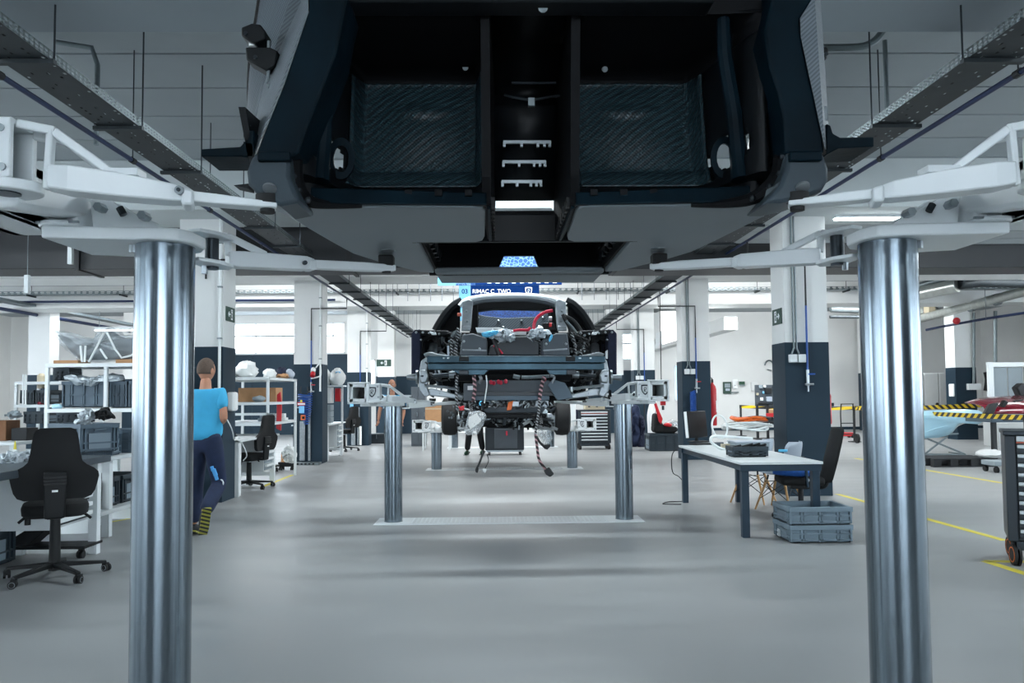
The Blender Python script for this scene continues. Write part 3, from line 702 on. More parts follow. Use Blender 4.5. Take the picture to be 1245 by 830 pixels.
lift_post(1, XC+1.3, 8.87, 1.30, 'lift post under the open car chassis beside the laptop table')
lift_post(-1, XC-1.3, 15.06, .71, 'low lift post under the lowered second car beside the cardboard box')
lift_post(1, XC+1.3, 15.06, .71, 'low lift post under the lowered second car in front of the drawer cart')
lift_post(-1, XC-1.3, 21.2, .62, 'small farthest lift post behind the lowered car near the dark trouser legs', far_arm=False)
lift_post(1, XC+1.3, 21.2, .62, 'small farthest lift post behind the lowered car near the hanging braided cable', far_arm=False)
for i, y in enumerate((PZ1, 8.87, 15.06, 21.2)):
    lb = ('white floor cover plate between the big chrome posts', 'white chequered floor cover plate under the open chassis', 'white floor cover plate under the lowered car', 'white floor cover plate farthest along the aisle')[i]
    t = thing('floor_cover', lb, 'floor plate', (XC, y, 0))
    x0, x1 = -1.49, 1.49
    MB().prism([(x0, -.24, .001), (x1, -.24, .001), (x1, .24, .001), (x0, .24, .001)], (0, 0, .006)).build('cover_frame', 'white_steel', t, smooth=False)
    for k in range(4):
        a = -1.1+k*.55
        MB().box(a+.005, a+.545, -.2, .2, .007, .011).build('cover_plate', 'desk_white', t, smooth=False)
    if i in (1, 2):
        st = MB()
        for a in range(46):
            for b in range(9):
                x = -1.08+a*.048; y_ = -.18+b*.045; s = .011
                st.box(x-s, x+s, y_-.004, y_+.004, .011, .0135) if (a+b) % 2 else st.box(x-.004, x+.004, y_-s, y_+s, .011, .0135)
        o = st.build('tread_pattern', 'white_steel', t, smooth=False); o['kind'] = 'stuff'
# ================================================================ LIFTED CARBON BODY (over the camera end of the aisle)
ZF = 2.04
body = thing('car_body_shell', 'black woven carbon car body shell raised on the big chrome posts, seen from below', 'car body', (XC, 3.0, ZF))
C = lambda a, y, z: Vector((XC+a, y, z))
for s in (-1, 1):
    out = [(.865, 2.40), (.862, 2.55), (.83, 2.87), (.79, 3.2), (.754, 3.446), (.677, 3.65), (.517, 3.964), (.44, 4.0), (.44, 3.2), (.2, 3.2), (.175, 3.17), (.165, 3.1), (.155, 2.66), (.165, 2.61), (.2, 2.595), (.567, 2.59), (.70, 2.57), (.75, 2.515), (.765, 2.45), (.765, 2.40)]
    MB().prism([C(s*a, y, ZF) for a, y in out], (0, 0, .03)).build('floor_panel', 'underfloor', body, True, bevel=.006)
    # sides rising from the floor edge
    side = MB(); pts = [(.865, 2.40), (.83, 2.87), (.79, 3.2), (.754, 3.446), (.677, 3.65), (.517, 3.964)]
    for i in range(len(pts)-1):
        a, b = C(s*pts[i][0], pts[i][1], ZF+.01), C(s*pts[i+1][0], pts[i+1][1], ZF+.01); u = Vector((s*.05, 0, .26)); v = Vector((-s*.02, 0, 0))
        side.add([a, b, b+u, a+u, a+v, b+v, b+u+v, a+u+v], [(0, 1, 2, 3), (4, 5, 6, 7), (3, 2, 6, 7), (0, 1, 5, 4), (0, 3, 7, 4), (1, 2, 6, 5)])
    if s > 0: side.build('sill_side', 'carbon_plain', body, True)
    else: side.build('sill_side', 'carbon_plain', body, True)
    # recess side walls with bolted flange
    MB().box(XC+s*.44-.012, XC+s*.44+.012, 3.2, 4.05, ZF+.02, 2.26).build('recess_wall', 'carbon_deep', body, True)
    MB().prism([C(s*.44, 3.22, ZF+.05), C(s*.40, 3.24, ZF+.09), C(s*.40, 4.02, ZF+.09), C(s*.44, 4.02, ZF+.05)], (0, 0, .012)).build('recess_flange', 'carbon_plain', body, True)
    for k in range(7): MB().cyl(C(s*.415, 3.3+k*.11, ZF+.055), C(s*.415, 3.3+k*.11, ZF+.085), .012, n=6).build('flange_bolt', 'dark_steel', body, True)
    # toothed flange along the tunnel mouth
    for k in range(9): MB().box(XC+s*.135-.012, XC+s*.135+.012, 2.64+k*.06, 2.672+k*.06, ZF+.01, ZF+.045).build('flange_tooth', 'carbon_plain', body, True)
    MB().box(XC+s*.143-.006, XC+s*.143+.006, 2.62, 3.18, ZF, ZF+.12).build('tunnel_flange', 'carbon_edge', body, True, bevel=.003)
    MB().cyl(C(s*.585, 3.36, ZF-.004), C(s*.585, 3.36, ZF+.002), .03, n=18).build('floor_plug', 'steel', body, True)
# nose plate, recess roof and walls
MB().prism([C(-.436, 4.0, ZF), C(.436, 4.0, ZF), C(.43, 4.37, ZF), C(-.43, 4.37, ZF)], (0, 0, .03)).build('nose_plate', 'underfloor', body, True, bevel=.006)
MB().prism([C(-.47, 3.24, 2.165), C(.47, 3.24, 2.165), C(.47, 4.1, 2.24), C(-.47, 4.1, 2.24)], (0, 0, .015)).build('recess_roof', 'carbon_deep', body, True)
MB().box(XC-.47, XC+.47, 3.19, 3.215, ZF, 2.155).build('cross_member', 'carbon_plain', body, True, bevel=.005)
y = 4.06
a, b, c_, d = P(605, 328, y), P(656, 328, y), P(649, 310.5, y), P(613, 310.5, y)
fr = MB(); l, r_, t_, bt = XC-.47, XC+.47, 2.26, ZF
fr.prism([Vector((l, y, bt)), a+Vector((0, 0, bt-a.z)), a, d, Vector((d.x, y, t_)), Vector((l, y, t_))], (0, .03, 0))
fr.prism([Vector((r_, y, bt)), Vector((r_, y, t_)), Vector((c_.x, y, t_)), c_, b, b+Vector((0, 0, bt-b.z))], (0, .03, 0))
fr.prism([d, c_, Vector((c_.x, y, t_)), Vector((d.x, y, t_))], (0, .03, 0)); fr.prism([Vector((a.x, y, bt)), Vector((b.x, y, bt)), b, a], (0, .03, 0))
fr.build('nose_wall', 'carbon_deep', body, True, smooth=False)
for px in (530, 560, 600, 668, 712): MB().box(-.02, .02, -.02, .02, 0, .03, Matrix.Translation(PZ(px, 329, ZF+.03))).build('edge_clip', 'carbon_plain', body, True)
# tunnel: stepped roof and side walls
roof = [(3.205, 2.215), (3.13, 2.29), (3.06, 2.43), (3.0, 2.53), (3.02, 2.56), (3.06, 2.6), (3.04, 2.63), (2.85, 2.72), (2.5, 2.74)]
mb = MB()
for i in range(len(roof)-1):
    (y0, z0), (y1, z1) = roof[i], roof[i+1]
    wa = .118 if y0 > 2.9 else .135
    mb.add([C(-.135, y0, z0), C(.135, y0, z0), C(.135, y1, z1), C(-.135, y1, z1)], [(0, 1, 2, 3)])
mb.build('tunnel_roof', 'carbon_plain', body, True, solid=.006, ang=20)
for s in (-1, 1):
    q = [C(s*.135, 2.6, ZF+.01), C(s*.125, 3.21, ZF+.01), C(s*.12, 3.21, 2.23), C(s*.12, 3.06, 2.62), C(s*.135, 2.85, 2.74), C(s*.135, 2.5, 2.74), C(s*.135, 2.55, 2.5), C(s*.135, 2.62, 2.15)]
    MB().prism(q, (s*.03, 0, 0)).build('tunnel_wall', 'carbon_deep', body, True, smooth=False)
for yy, x0, x1, dep in ((173, 612, 670, 3.03), (197, 611, 664, 3.07), (221, 610, 659, 3.10)):
    a = P(x0, yy, dep-.02); b = P(x1, yy, dep-.02)
    cl = MB(); cl.bar(a, b, .012, .012); cl.build('clip_rail', 'alu_cast', body, True)
    for k, f in enumerate((.02, .38, .72, .86, .97)): p = a.lerp(b, f); MB().box(-.005, .005, -.008, .004, -.02, 0, Matrix.Translation(p)).build('clip_tab', 'alu_cast', body, True)
MB().bar(P(622, 101, 2.98), P(676, 101, 2.98), .008).build('tunnel_ledge', 'dark_steel', body, True)
MB().tube(smooth_path([P(613, 115, 2.9), P(625, 118, 2.9), P(647, 121, 2.9), P(672, 117, 2.9), P(694, 116, 2.9)]), .006, 6).build('tunnel_bracket', 'dark_steel', body, True)
MB().box(-.012, .012, -.01, .01, -.02, .01, Matrix.Translation(P(646, 123, 2.9))).build('tunnel_clip', 'galv', body, True)
for px, py, dp in ((660, 8, 2.45), (632, 24, 2.8), (657, 27, 2.8), (566, 81, 2.86), (735, 83, 2.86), (775, 40, 2.7)):
    p = P(px, py, dp); MB().cyl(p-Vector((0, .01, .008)), p+Vector((0, .02, .01)), .011 if py > 10 else .016, n=10).build('bolt', 'steel', body, True)
# rear bulkhead bays
sec = [(2.598, 2.045), (2.60, 2.085), (2.63, 2.10), (2.72, 2.115), (2.775, 2.15), (2.80, 2.19), (2.825, 2.215), (2.84, 2.23), (2.86, 2.30), (2.88, 2.40), (2.90, 2.50), (2.915, 2.57), (2.905, 2.605), (2.86, 2.625), (2.75, 2.635), (2.6, 2.645), (2.5, 2.65), (2.48, 2.67), (2.475, 2.9)]
secp = [Vector((0, y, z)) for y, z in sec]; sp = smooth_path(secp, 7)
A0 = .150
for s in (-1, 1):
    nu, nv = 84, len(sp)-1
    def pos(i, j):
        p = sp[j].copy(); y, z = p.y, p.z; h = min(1, max(0, (z-2.28)/.34)); A1 = (.80-.16*h) if s < 0 else (.83-.05*h); u_ = i/nu; a = A0+(.645-A0)*u_/.75 if u_ <= .75 else .645+(A1-.645)*(u_-.75)/.25; a = max(a, A0)
        k = max(0, (a-.60)/.15); k = k*k*(3-2*k)
        y = y*(1-k)+(2.47 if z > 2.12 else min(y, 2.6-.03*k))*k
        k2 = max(0, (.185-a)/.035); y = y*(1-k2*.75)+2.62*k2*.75 if z > 2.1 else y
        if 2.23 < z < 2.58 and k < .6:
            u = (a-.22)/.36
            if 0 < u < 1: y -= .022*sin(pi*u)*sin(pi*(z-2.23)/.35)
            if .3 < (a-.15)/.5 < .0: pass
            du = (a-.385)/.125
            if abs(du) < 1:
                zc = 2.465+.006*du*du; w_ = (1-du*du); dz = (z-zc)/(.012+.012*w_)
                if -1.2 < dz < 1: y -= .010*w_*cos(dz*pi/2.4)
            dl = abs(z-(2.445+.03*du*du))
        # small kicked ledge on the wall beside the rail
        return Vector((XC+s*a, y, z))
    mb = MB(); mb2 = MB(); mb3 = MB()
    for i in range(nu+1):
        for j in range(nv+1): mb.v.append(tuple(pos(i, j)))
    for i in range(nu):
        for j in range(nv):
            c4 = (pos(i, j)+pos(i+1, j+1))/2; a = abs(c4.x-XC); hz = c4.z
            if ((a-(.686 if s < 0 else .681))/.034)**2+((hz-2.238)/.058)**2 < 1 and 6 < j < 75: continue
            a_ = i*(nv+1)+j; (mb2 if j >= 80 else mb if 28 < j and 1 < i < nu*.75 else mb3).f.append((a_, a_+nv+1, a_+nv+2, a_+1))
    mb2.v = mb3.v = mb.v
    for q in (mb, mb2, mb3):
        us = sorted({x for f in q.f for x in f}); ix = {x: k for k, x in enumerate(us)}; q.v = [q.v[x] for x in us]; q.f = [tuple(ix[x] for x in f) for f in q.f]
    o3 = mb3.build('bay_surround', 'carbon_plain', body, True, ang=50); o3.modifiers.new('solid', 'SOLIDIFY').thickness = .006
    o2 = mb2.build('bay_roof', 'carbon_deep', body, True, ang=50); o2.modifiers.new('solid', 'SOLIDIFY').thickness = .006  # darker carbon overhead, the overhang's shade put into the colour
    o = mb.build('bulkhead_bay', 'carbon_twill', body, True, ang=50)
    o.modifiers.new('solid', 'SOLIDIFY').thickness = .006
    # rolled rim round the oval hole
    hp = [P(414.5+9.5*cos(t), 192.5+17*sin(t), 2.655) if s < 0 else P(881+9.5*cos(t), 191+17*sin(t), 2.655) for t in [2*pi*i/18 for i in range(18)]]
    q0 = sum(hp, Vector())/len(hp); ho = [q0+Vector(((p-q0).x*1.75, 0, (p-q0).z*1.5)) for p in hp]; nh = len(hp); an = MB(); bk = Vector((0, .012, 0)); an.add(hp+ho+[p+bk for p in hp]+[p+bk for p in ho], [f for i in range(nh) for j in [(i+1) % nh] for f in ((i, j, nh+j, nh+i), (2*nh+i, 3*nh+i, 3*nh+j, 2*nh+j), (i, 2*nh+i, 2*nh+j, j), (nh+i, nh+j, 3*nh+j, 3*nh+i))])
    an.build('hole_rim', 'carbon_edge', body, True)
    # lip flange with clips
    MB().prism([C(s*.15, 2.585, ZF+.005), C(s*.73, 2.55, ZF+.005), C(s*.73, 2.56, ZF+.06), C(s*.15, 2.6, ZF+.05)], (0, .02, 0)).build('lip_flange', 'carbon_edge', body, True, bevel=.004)
    for k in range(5): MB().box(XC+s*(.21+.1*k)-.012, XC+s*(.21+.1*k)+.012, 2.578, 2.6, ZF+.035, ZF+.055).build('lip_clip', 'carbon_deep', body, True)
    # moulded column beside the hole
    mb = MB(); ax = .70; mb.tube(smooth_path([C(s*ax, 2.56, 2.12), C(s*(ax-.005), 2.57, 2.22), C(s*(ax-.02), 2.56, 2.36), C(s*(ax-.05), 2.54, 2.52), C(s*(ax-.06), 2.52, 2.66)], 5), [.034, .033, .032, .03, .03, .03, .029, .028, .028, .027, .026, .026, .025, .025, .025, .024, .024, .024, .023, .022, .02][:21], 10)
    mb.build('bay_rib', 'carbon_edge', body, True)
# upper cross beam, and an unseen deck added to keep light out
MB().box(XC-.58, XC+.58, 2.40, 2.5, 2.645, 3.0).build('upper_cross_beam', 'carbon_plain', body, True, bevel=.01)
MB().box(XC-.78, XC+.78, 2.45, 3.12, 2.78, 2.82).build('light_block_deck', 'carbon_plain', body, True, smooth=False)
MB().box(XC-.74, XC+.74, 3.08, 3.12, 2.3, 2.8).build('rear_cover', 'carbon_deep', body, True, smooth=False) if False else None
# side rails, traced front outlines with real depth
def rail(name, m, outl, y, dep, bevel=.008):
    return MB().prism([P(a, b, y) for a, b in outl], (0, dep, 0)).build(name, m, body, True, bevel=bevel)
rail('side_rail', 'carbon_edge', [(376, -60), (375, 12), (345, 101), (322, 158), (311, 186), (355, 190), (363, 185), (372, 158), (393, 105), (408, 66), (413, 44), (417, 20), (424, -8), (436, -60)], 2.38, .20)
MB().loft([P(374, -30, 2.38), P(375, 12, 2.38), P(345, 101, 2.38), P(310, 188, 2.38), P(309, 190, 2.4), P(340, 101, 2.4), P(372, 8, 2.4), P(372, -30, 2.4)], [P(362, -30, 2.60), P(366, 2, 2.60), P(321, 101, 2.6), P(304, 176, 2.60), P(306, 178, 2.62), P(324, 101, 2.62), P(368, 2, 2.62), P(364, -30, 2.62)]).build('rail_outer_skin', 'carbon_fine', body, True)
rail('side_rail', 'carbon_edge', [(938, -60), (938, 0), (930, 40), (936, 80), (946, 112), (953, 145), (955, 185), (1003, 186), (1001, 165), (995, 135), (985, 92), (975, 45), (974, 23), (983, 8), (990, -4), (996, -60)], 2.38, .20)
MB().loft([P(990, -4, 2.37), P(974, 23, 2.37), P(975, 45, 2.37), P(985, 92, 2.37), P(1003, 180, 2.37)], [P(997, -4, 2.5), P(982, 23, 2.5), P(985, 45, 2.5), P(995, 92, 2.5), P(1009, 180, 2.5)]).build('rail_outer_skin', 'carbon_fine', body, True, solid=.01)
# corner feet under the rails
rail('sill_end', 'sill_grey', [(311, 184), (353, 186), (352, 214), (358, 231), (365, 245), (340, 250), (318, 240), (301, 224), (299, 208), (304, 194)], 2.385, .2, .012)
rail('sill_end', 'sill_grey', [(957, 184), (1002, 186), (1008, 205), (1008, 218), (1000, 232), (978, 240), (950, 246), (930, 246), (948, 225), (956, 205)], 2.385, .2, .012)
for px in (333, 980): 
    p = P(px, 190, 2.37); MB().box(-.05, .05, -.006, .02, -.014, .014, Matrix.Translation(p)).build('sill_cap', 'carbon_edge', body, True, bevel=.004)
for px, py in ((328, 228.5), (976, 226.5)): 
    p = P(px, py, 2.375); MB().cyl(p+Vector((0, -.003, -.005)), p+Vector((0, .001, .002)), .021, n=18).build('jack_plug', 'alu_arm', body, True); 
# dark curved rim between foot and bay floor
for pts in ([(356, 190), (357, 213), (363, 231), (374, 243), (392, 248), (440, 250)], [(952, 190), (948, 210), (936, 227), (915, 241), (885, 247), (840, 249)]):
    MB().tube(smooth_path([P(a, b, 2.44+.03*i) for i, (a, b) in enumerate(pts)]), [.03-.022*(k/30)**2 for k in range(31)], 8).build('rim_seal', 'carbon_deep', body, True)
    for i in range(4): p = P(*pts[i], 2.42+.03*i); MB().ball(p, .012, 8, 5).build('rim_bolt', 'dark_steel', body, True)
# side fins
for s, o in ((-1, [(244, 181), (292, 178), (300, 168), (303, 158), (309, 158), (309, 192), (292, 190), (244, 190)]), (1, [(1005, 150), (1010, 152), (1013, 162), (1022, 167), (1063, 166), (1063, 178), (1020, 180), (1005, 188)])):
    MB().prism([P(a, b, 2.40) for a, b in o], (0, .16, 0)).build('side_fin', 'carbon_edge', body, True, bevel=.004)
MB().prism([P(284, 225, 2.42), P(302, 223, 2.42), P(302, 229, 2.42)], (0, .06, 0)).build('small_fin', 'carbon_plain', body, True)
MB().cyl(P(302, 152, 2.42), P(299, 172, 2.42), .008, n=8).build('fin_stud', 'steel', body, True)
MB().cyl(P(1003, 130, 2.42), P(1004, 146, 2.42), .008, n=8).build('fin_stud', 'steel', body, True)
# door hinge blocks
for outl, nm in (([(293, 33), (306, 28), (316, 29), (323, 38), (322, 47), (310, 52), (303, 50), (293, 43)], 0), ([(298, 57), (328, 57), (338, 62), (334, 80), (324, 86), (299, 72)], 0), ([(976, 30), (988, 29), (998, 33), (1000, 44), (993, 50), (985, 57), (978, 55)], 1), ([(984, 58), (1005, 56), (1008, 60), (1006, 71), (990, 82)], 1)):
    h = MB().prism([P(a, b, 2.52) for a, b in outl], (0, .07, 0)).build('door_hinge', 'black_plastic', body, True, bevel=.005)
    cx = sum(a for a, b in outl)/len(outl); cy = sum(b for a, b in outl)/len(outl)
    p = P(cx+(-10 if nm == 0 else 6), cy, 2.515); MB().cyl(p, p+Vector((0, .01, 0)), .007, n=10).build('hinge_bolt', 'dark_steel', body, True)
MB().cyl(P(307, 57, 2.55), P(307, 47, 2.55), .012, n=12).build('hinge_spacer', 'pure_white', body, True)
MB().cyl(P(327, 50, 2.53), P(326, 101, 2.53), .006, n=8).build('hinge_pin', 'steel', body, True)
MB().cyl(P(330, 96, 2.53), P(328, 108, 2.53), .006, n=8).build('hinge_pin', 'steel', body, True)
# outer body skin beside the rail on the desk side
near = [(372, -40), (356, 40), (330, 92), (318, 130), (310, 165)]; far = [(322, -40), (314, 18), (307, 60), (304, 110), (307, 160)]
mb = MB(); n = [P(a, b, 2.62) for a, b in near]; f = [P(a, b, 3.05) for a, b in far]
mb.grid(lambda u, v: smooth_path(n, 4)[min(int(u*16+.01), 16)].lerp(smooth_path(f, 4)[min(int(u*16+.01), 16)], v)+Vector((-.02*sin(pi*v), 0, 0)), 16, 6)
mb.build('door_sill_skin', 'carbon_panel', body, True, solid=.008)
MB().tube(smooth_path([P(a-.5, b, 3.05) for a, b in far], 5), .012, 8).build('door_seal', 'rubber', body, True)
# ================================================================ OPEN CAR CHASSIS on the second lift
car = thing('car_chassis', 'unfinished open car chassis with teal grey bumper beam raised on the second lift', 'car', (.15, 8.2, 1.38))
def pl(name, m, pts, y, dep, parent=None, bevel=.004, seg=1):
    return MB().prism([P(a, b, y) for a, b in pts], (0, dep, 0)).build(name, m, parent or car, True, bevel=bevel, seg=seg)
def tb(name, m, pts, y, r, parent=None, n=8, sm=4):
    q = [P(p[0], p[1], p[2] if len(p) > 2 else y) for p in pts]
    return MB().tube(smooth_path(q, sm) if sm and len(q) > 2 else q, r, n).build(name, m, parent or car, True)
MX = 1250
def mir(pts): return [(MX-p[0],)+tuple(p[1:]) for p in pts][::-1]
def bil(fn, name, m, pts, *a, **k):
    fn(name, m, pts, *a, **k); fn(name, m, mir(pts), *a, **k)
# bumper beam
pl('bumper_beam', 'beam_teal', [(519, 432.5), (736, 432.5), (736, 441), (519, 441)], 7.2, .09, bevel=.008, seg=2)
pl('bumper_beam_lower', 'beam_teal', [(520, 441.3), (735, 441.3), (735, 449.5), (520, 449.5)], 7.2, .09, bevel=.008, seg=2)
for a in ([(550, 449), (595, 449), (588.5, 455.5), (558, 455.5)], [(664, 449), (689, 449), (689, 455.5), (669, 455.5)]): pl('beam_tab', 'beam_teal', a, 7.21, .03)
for a in ((558, 433, 570, 439), (688, 433, 699.5, 439)): pl('beam_bracket', 'black_plastic', [(a[0], a[1]), (a[2], a[1]), (a[2], a[3]), (a[0], a[3])], 7.185, .03)
for a in ((558, 450, 570, 455), (689, 449, 700, 455)): pl('beam_bracket', 'cart_dark', [(a[0], a[1]), (a[2], a[1]), (a[2], a[3]), (a[0], a[3])], 7.19, .05)
for px in (540, 545, 705, 718): tb('beam_bolt', 'steel', [(px, 434.5), (px, 436)], 7.195, .012, sm=0)
tb('antenna', 'shell_grey', [(545, 420), (545, 433)], 7.4, .01, sm=0)
# front bulkhead below the beam
pl('front_bulkhead', 'box_grey', [(577, 462), (668, 462), (672, 478), (577, 478)], 7.55, .3)
pl('bulkhead_ledge', 'crate_grey', [(575, 481), (668, 481), (668, 486.5), (575, 486.5)], 7.45, .35)
pl('bulkhead_ledge', 'cart_dark', [(572, 476), (672, 476), (674, 481), (572, 481)], 7.5, .35)
pl('side_box', 'box_grey', [(563.5, 466), (577, 466), (577, 487), (563.5, 487)], 7.4, .3)
pl('paper_tag', 'paper', [(568.5, 469), (575, 469), (575, 474), (568.5, 474)], 7.39, .004, bevel=0)
pl('mount_bracket', 'crate_grey', [(672, 461), (687, 465), (697, 483), (678, 487), (666, 468)], 7.42, .05)
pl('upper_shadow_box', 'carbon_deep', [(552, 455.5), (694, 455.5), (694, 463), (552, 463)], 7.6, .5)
pl('battery_case', 'carbon_deep', [(540, 404), (714, 404), (712, 487), (545, 487)], 8.35, 1.2)
tb('coolant_tube', 'alu_cast', [(634, 458.5), (645, 458.5), (668, 457)], 7.4, .016)
tb('coolant_tube', 'alu_cast', [(671, 465), (672, 464), (674, 458), (669, 457)], 7.4, .012)
tb('coolant_tube', 'alu_cast', [(583, 456), (585, 461), (582, 466)], 7.4, .016)
tb('coolant_tube', 'alu_cast', [(624, 457), (632, 459)], 7.4, .02, sm=0)
for px, py in ((597, 464.5), (600.5, 465.5), (606, 464), (609, 465), (615, 463.5), (662, 461)):
    MB().ball(P(px, py, 7.45), (.018, .02, .022), 10, 7).build('red_connector', 'cable_red', car, True)
pl('orange_tag', 'orange', [(618, 489), (624, 487), (622, 498), (616, 499)], 7.45, .01)
pl('connector_block', 'alu_cast', [(622, 487.5), (631, 487.5), (631, 494), (622, 494)], 7.6, .05); pl('connector_block', 'alu_cast', [(651, 487), (667, 487), (667, 494), (651, 494)], 7.7, .05)
# suspension, both sides
bil(tb, 'wheel_spindle', 'alu_cast', [(494.5, 458.5), (499, 458.5), (508, 458)], 7.7, [.022, .03, .036], sm=0, n=14)
bil(tb, 'brake_flange', 'steel', [(506, 458), (508.5, 458)], 7.7, .07, sm=0, n=18)
bil(pl, 'upright', 'alu_cast', [(512, 438), (518, 434), (521, 440), (519, 450), (521, 462), (520, 472), (523, 480), (516, 483), (510, 475), (508, 462), (510, 448)], 7.68, .05, bevel=.01, seg=2)
bil(pl, 'caliper', 'alu_arm', [(509, 450), (517, 449), (521, 456), (519, 465), (511, 466)], 7.62, .08, bevel=.015, seg=2)
bil(tb, 'hub_bolt', 'dark_steel', [(513, 456), (513, 458)], 7.6, .014, sm=0)
bil(tb, 'upper_link', 'alu_arm', [(516, 432), (522, 430), (531, 432), (545, 434)], 7.75, .018)
bil(tb, 'damper_top', 'alu_cast', [(527, 420, 8.1), (526, 432, 8.0)], 8, .045, sm=0, n=14)
bil(tb, 'damper', 'dark_steel', [(527, 432, 8.0), (535, 470, 7.9)], 8, .03, sm=0, n=12)
bil(tb, 'drive_shaft', 'dark_steel', [(521, 457.5), (546, 455.5)], 7.72, .022, sm=0, n=12)
bil(tb, 'shaft_boot', 'alu_cast', [(546, 455.5), (554, 455)], 7.72, .035, sm=0, n=12)
bil(tb, 'gaiter', 'rubber', [(521, 457.5), (526, 457.2)], 7.72, [.045, .025], sm=0, n=12)
bil(pl, 'lower_arm', 'alu_arm', [(519, 473), (525, 471.5), (557.5, 480), (557.5, 485), (521, 480.5)], 7.7, .05, bevel=.01, seg=2)
bil(tb, 'arm_bolt', 'dark_steel', [(523, 476.5), (523.2, 476.5)], 7.69, .014, sm=0); bil(tb, 'arm_bolt', 'dark_steel', [(534.5, 478), (534.7, 478)], 7.69, .012, sm=0)
bil(tb, 'toe_rod', 'alu_arm', [(516, 468.5), (540, 470.5), (556, 473)], 7.66, .014, sm=0)
bil(tb, 'ball_joint', 'steel', [(556, 470), (556, 476)], 7.66, .022, sm=0)
bil(tb, 'arm_bush', 'alu_cast', [(557, 480), (563, 483)], 7.66, .035, sm=0, n=12)
bil(pl, 'subframe_plate', 'carbon_deep', [(522, 450), (560, 450), (562, 480), (548, 474), (530, 466), (522, 470)], 8.0, .05)
bil(tb, 'brake_line', 'cable_black', [(517, 440), (523, 446), (521, 453), (530, 462), (545, 462)], 7.68, .008)
# wheel housings
for k, f in enumerate((lambda p: p, mir)):
    pl('wheel_house_panel', 'jacket_navy', f([(500, 405), (504, 401), (511, 400), (511, 460), (500, 458)]), 7.95, .5, bevel=.01, seg=2)
    pl('wheel_house_top', 'carbon_plain', f([(503, 400.5), (546, 402), (546, 407), (510, 407)]), 7.95, .5, bevel=.01, seg=2)
    pl('wheel_house_back', 'carbon_deep', f([(508, 404), (556, 404), (556, 460), (508, 460)]), 8.5, .04)
    pl('inner_panel', 'box_grey', f([(531, 408), (538, 406), (541, 412), (536, 431), (530, 431)]), 8.2, .03)
    tb('wheel_arch', 'rubber', f([(512, 430), (511, 418), (515, 411), (523, 408), (530, 411), (532, 422)]), 8.15, .04)
    for i, (a, b) in enumerate(((506, 404), (514, 404), (522, 405), (528, 404), (534, 406), (512, 413))): MB().ball(P(f([(a, b)])[0][0], b, 7.94), .013, 8, 5).build('rivet', 'alu_cast', car, True)
    pl('white_latch', 'white_steel', f([(522, 402.5), (530, 404), (531, 407), (525, 407)]), 7.93, .02)
pl('white_latch', 'white_steel', [(736, 427), (739, 425), (739, 436), (736, 436)], 7.93, .03)
# cabin frame
bil(pl, 'rear_pillar', 'alu_cast', [(562, 367), (570, 363.5), (575, 366), (572.5, 399), (561, 399)], 8.3, .08, bevel=.008, seg=2)
bil(pl, 'pillar_foot', 'alu_cast', [(561, 396), (572, 396), (572, 402), (561, 402)], 8.28, .06)
for a, b in ((566, 378), (567, 390)): bil(tb, 'pillar_rivet', 'steel', [(a, b), (a+2, b)], 8.28, .012, sm=0)
top = [(559, 372), (565, 366), (575, 362.5), (592, 360), (615, 359), (640, 359.2), (660, 361), (676, 364.5), (688, 371)]
tb('roof_skin', 'pure_white', top, 8.55, .028); tb('roof_header', 'box_grey', [(568, 371), (576, 367), (592, 364), (615, 363), (640, 363), (662, 366), (678, 371)], 8.5, .034)
bil(tb, 'door_frame', 'carbon_plain', [(530, 402), (535, 393), (543, 381), (553, 371), (562, 366)], 8.7, .05)
bil(tb, 'door_frame_trim', 'alu_cast', [(528.5, 402), (533.5, 392), (541.5, 380), (551.5, 370), (560, 365.5)], 8.72, .018)
bil(pl, 'quarter_panel', 'carbon_deep', [(534, 402), (552, 374), (560, 369), (559, 404)], 8.75, .03)
tb('cable_arch', 'cable_black', [(686, 384), (697, 390), (706, 402), (714, 418), (720, 428)], 8.1, .022); tb('cable_arch', 'galv', [(688, 390), (699, 402), (708, 420), (711, 432)], 8.0, .014); tb('cable_arch', 'cable_black', [(684, 382), (692, 398), (700, 420), (704, 432)], 8.05, .018)
pl('headliner', 'carbon_deep', [(573, 369), (592, 365), (640, 365), (668, 368), (672, 376), (640, 375.5), (600, 375), (576, 378)], 8.9, .2)
pl('cabin_panel', 'carbon_panel', [(574, 380), (590, 384), (612, 386.5), (650, 385), (672, 378), (674, 405), (572, 405)], 9.2, .05)
bil(pl, 'cabin_side', 'carbon_deep', [(571, 368), (581, 370), (580, 404), (571, 404)], 8.8, .4)
for a, b in ((581, 386), (606, 390), (634, 390), (612, 398), (660, 386)): MB().ball(P(a, b, 9.19), .016, 8, 5).build('panel_bolt', 'steel', car, True)
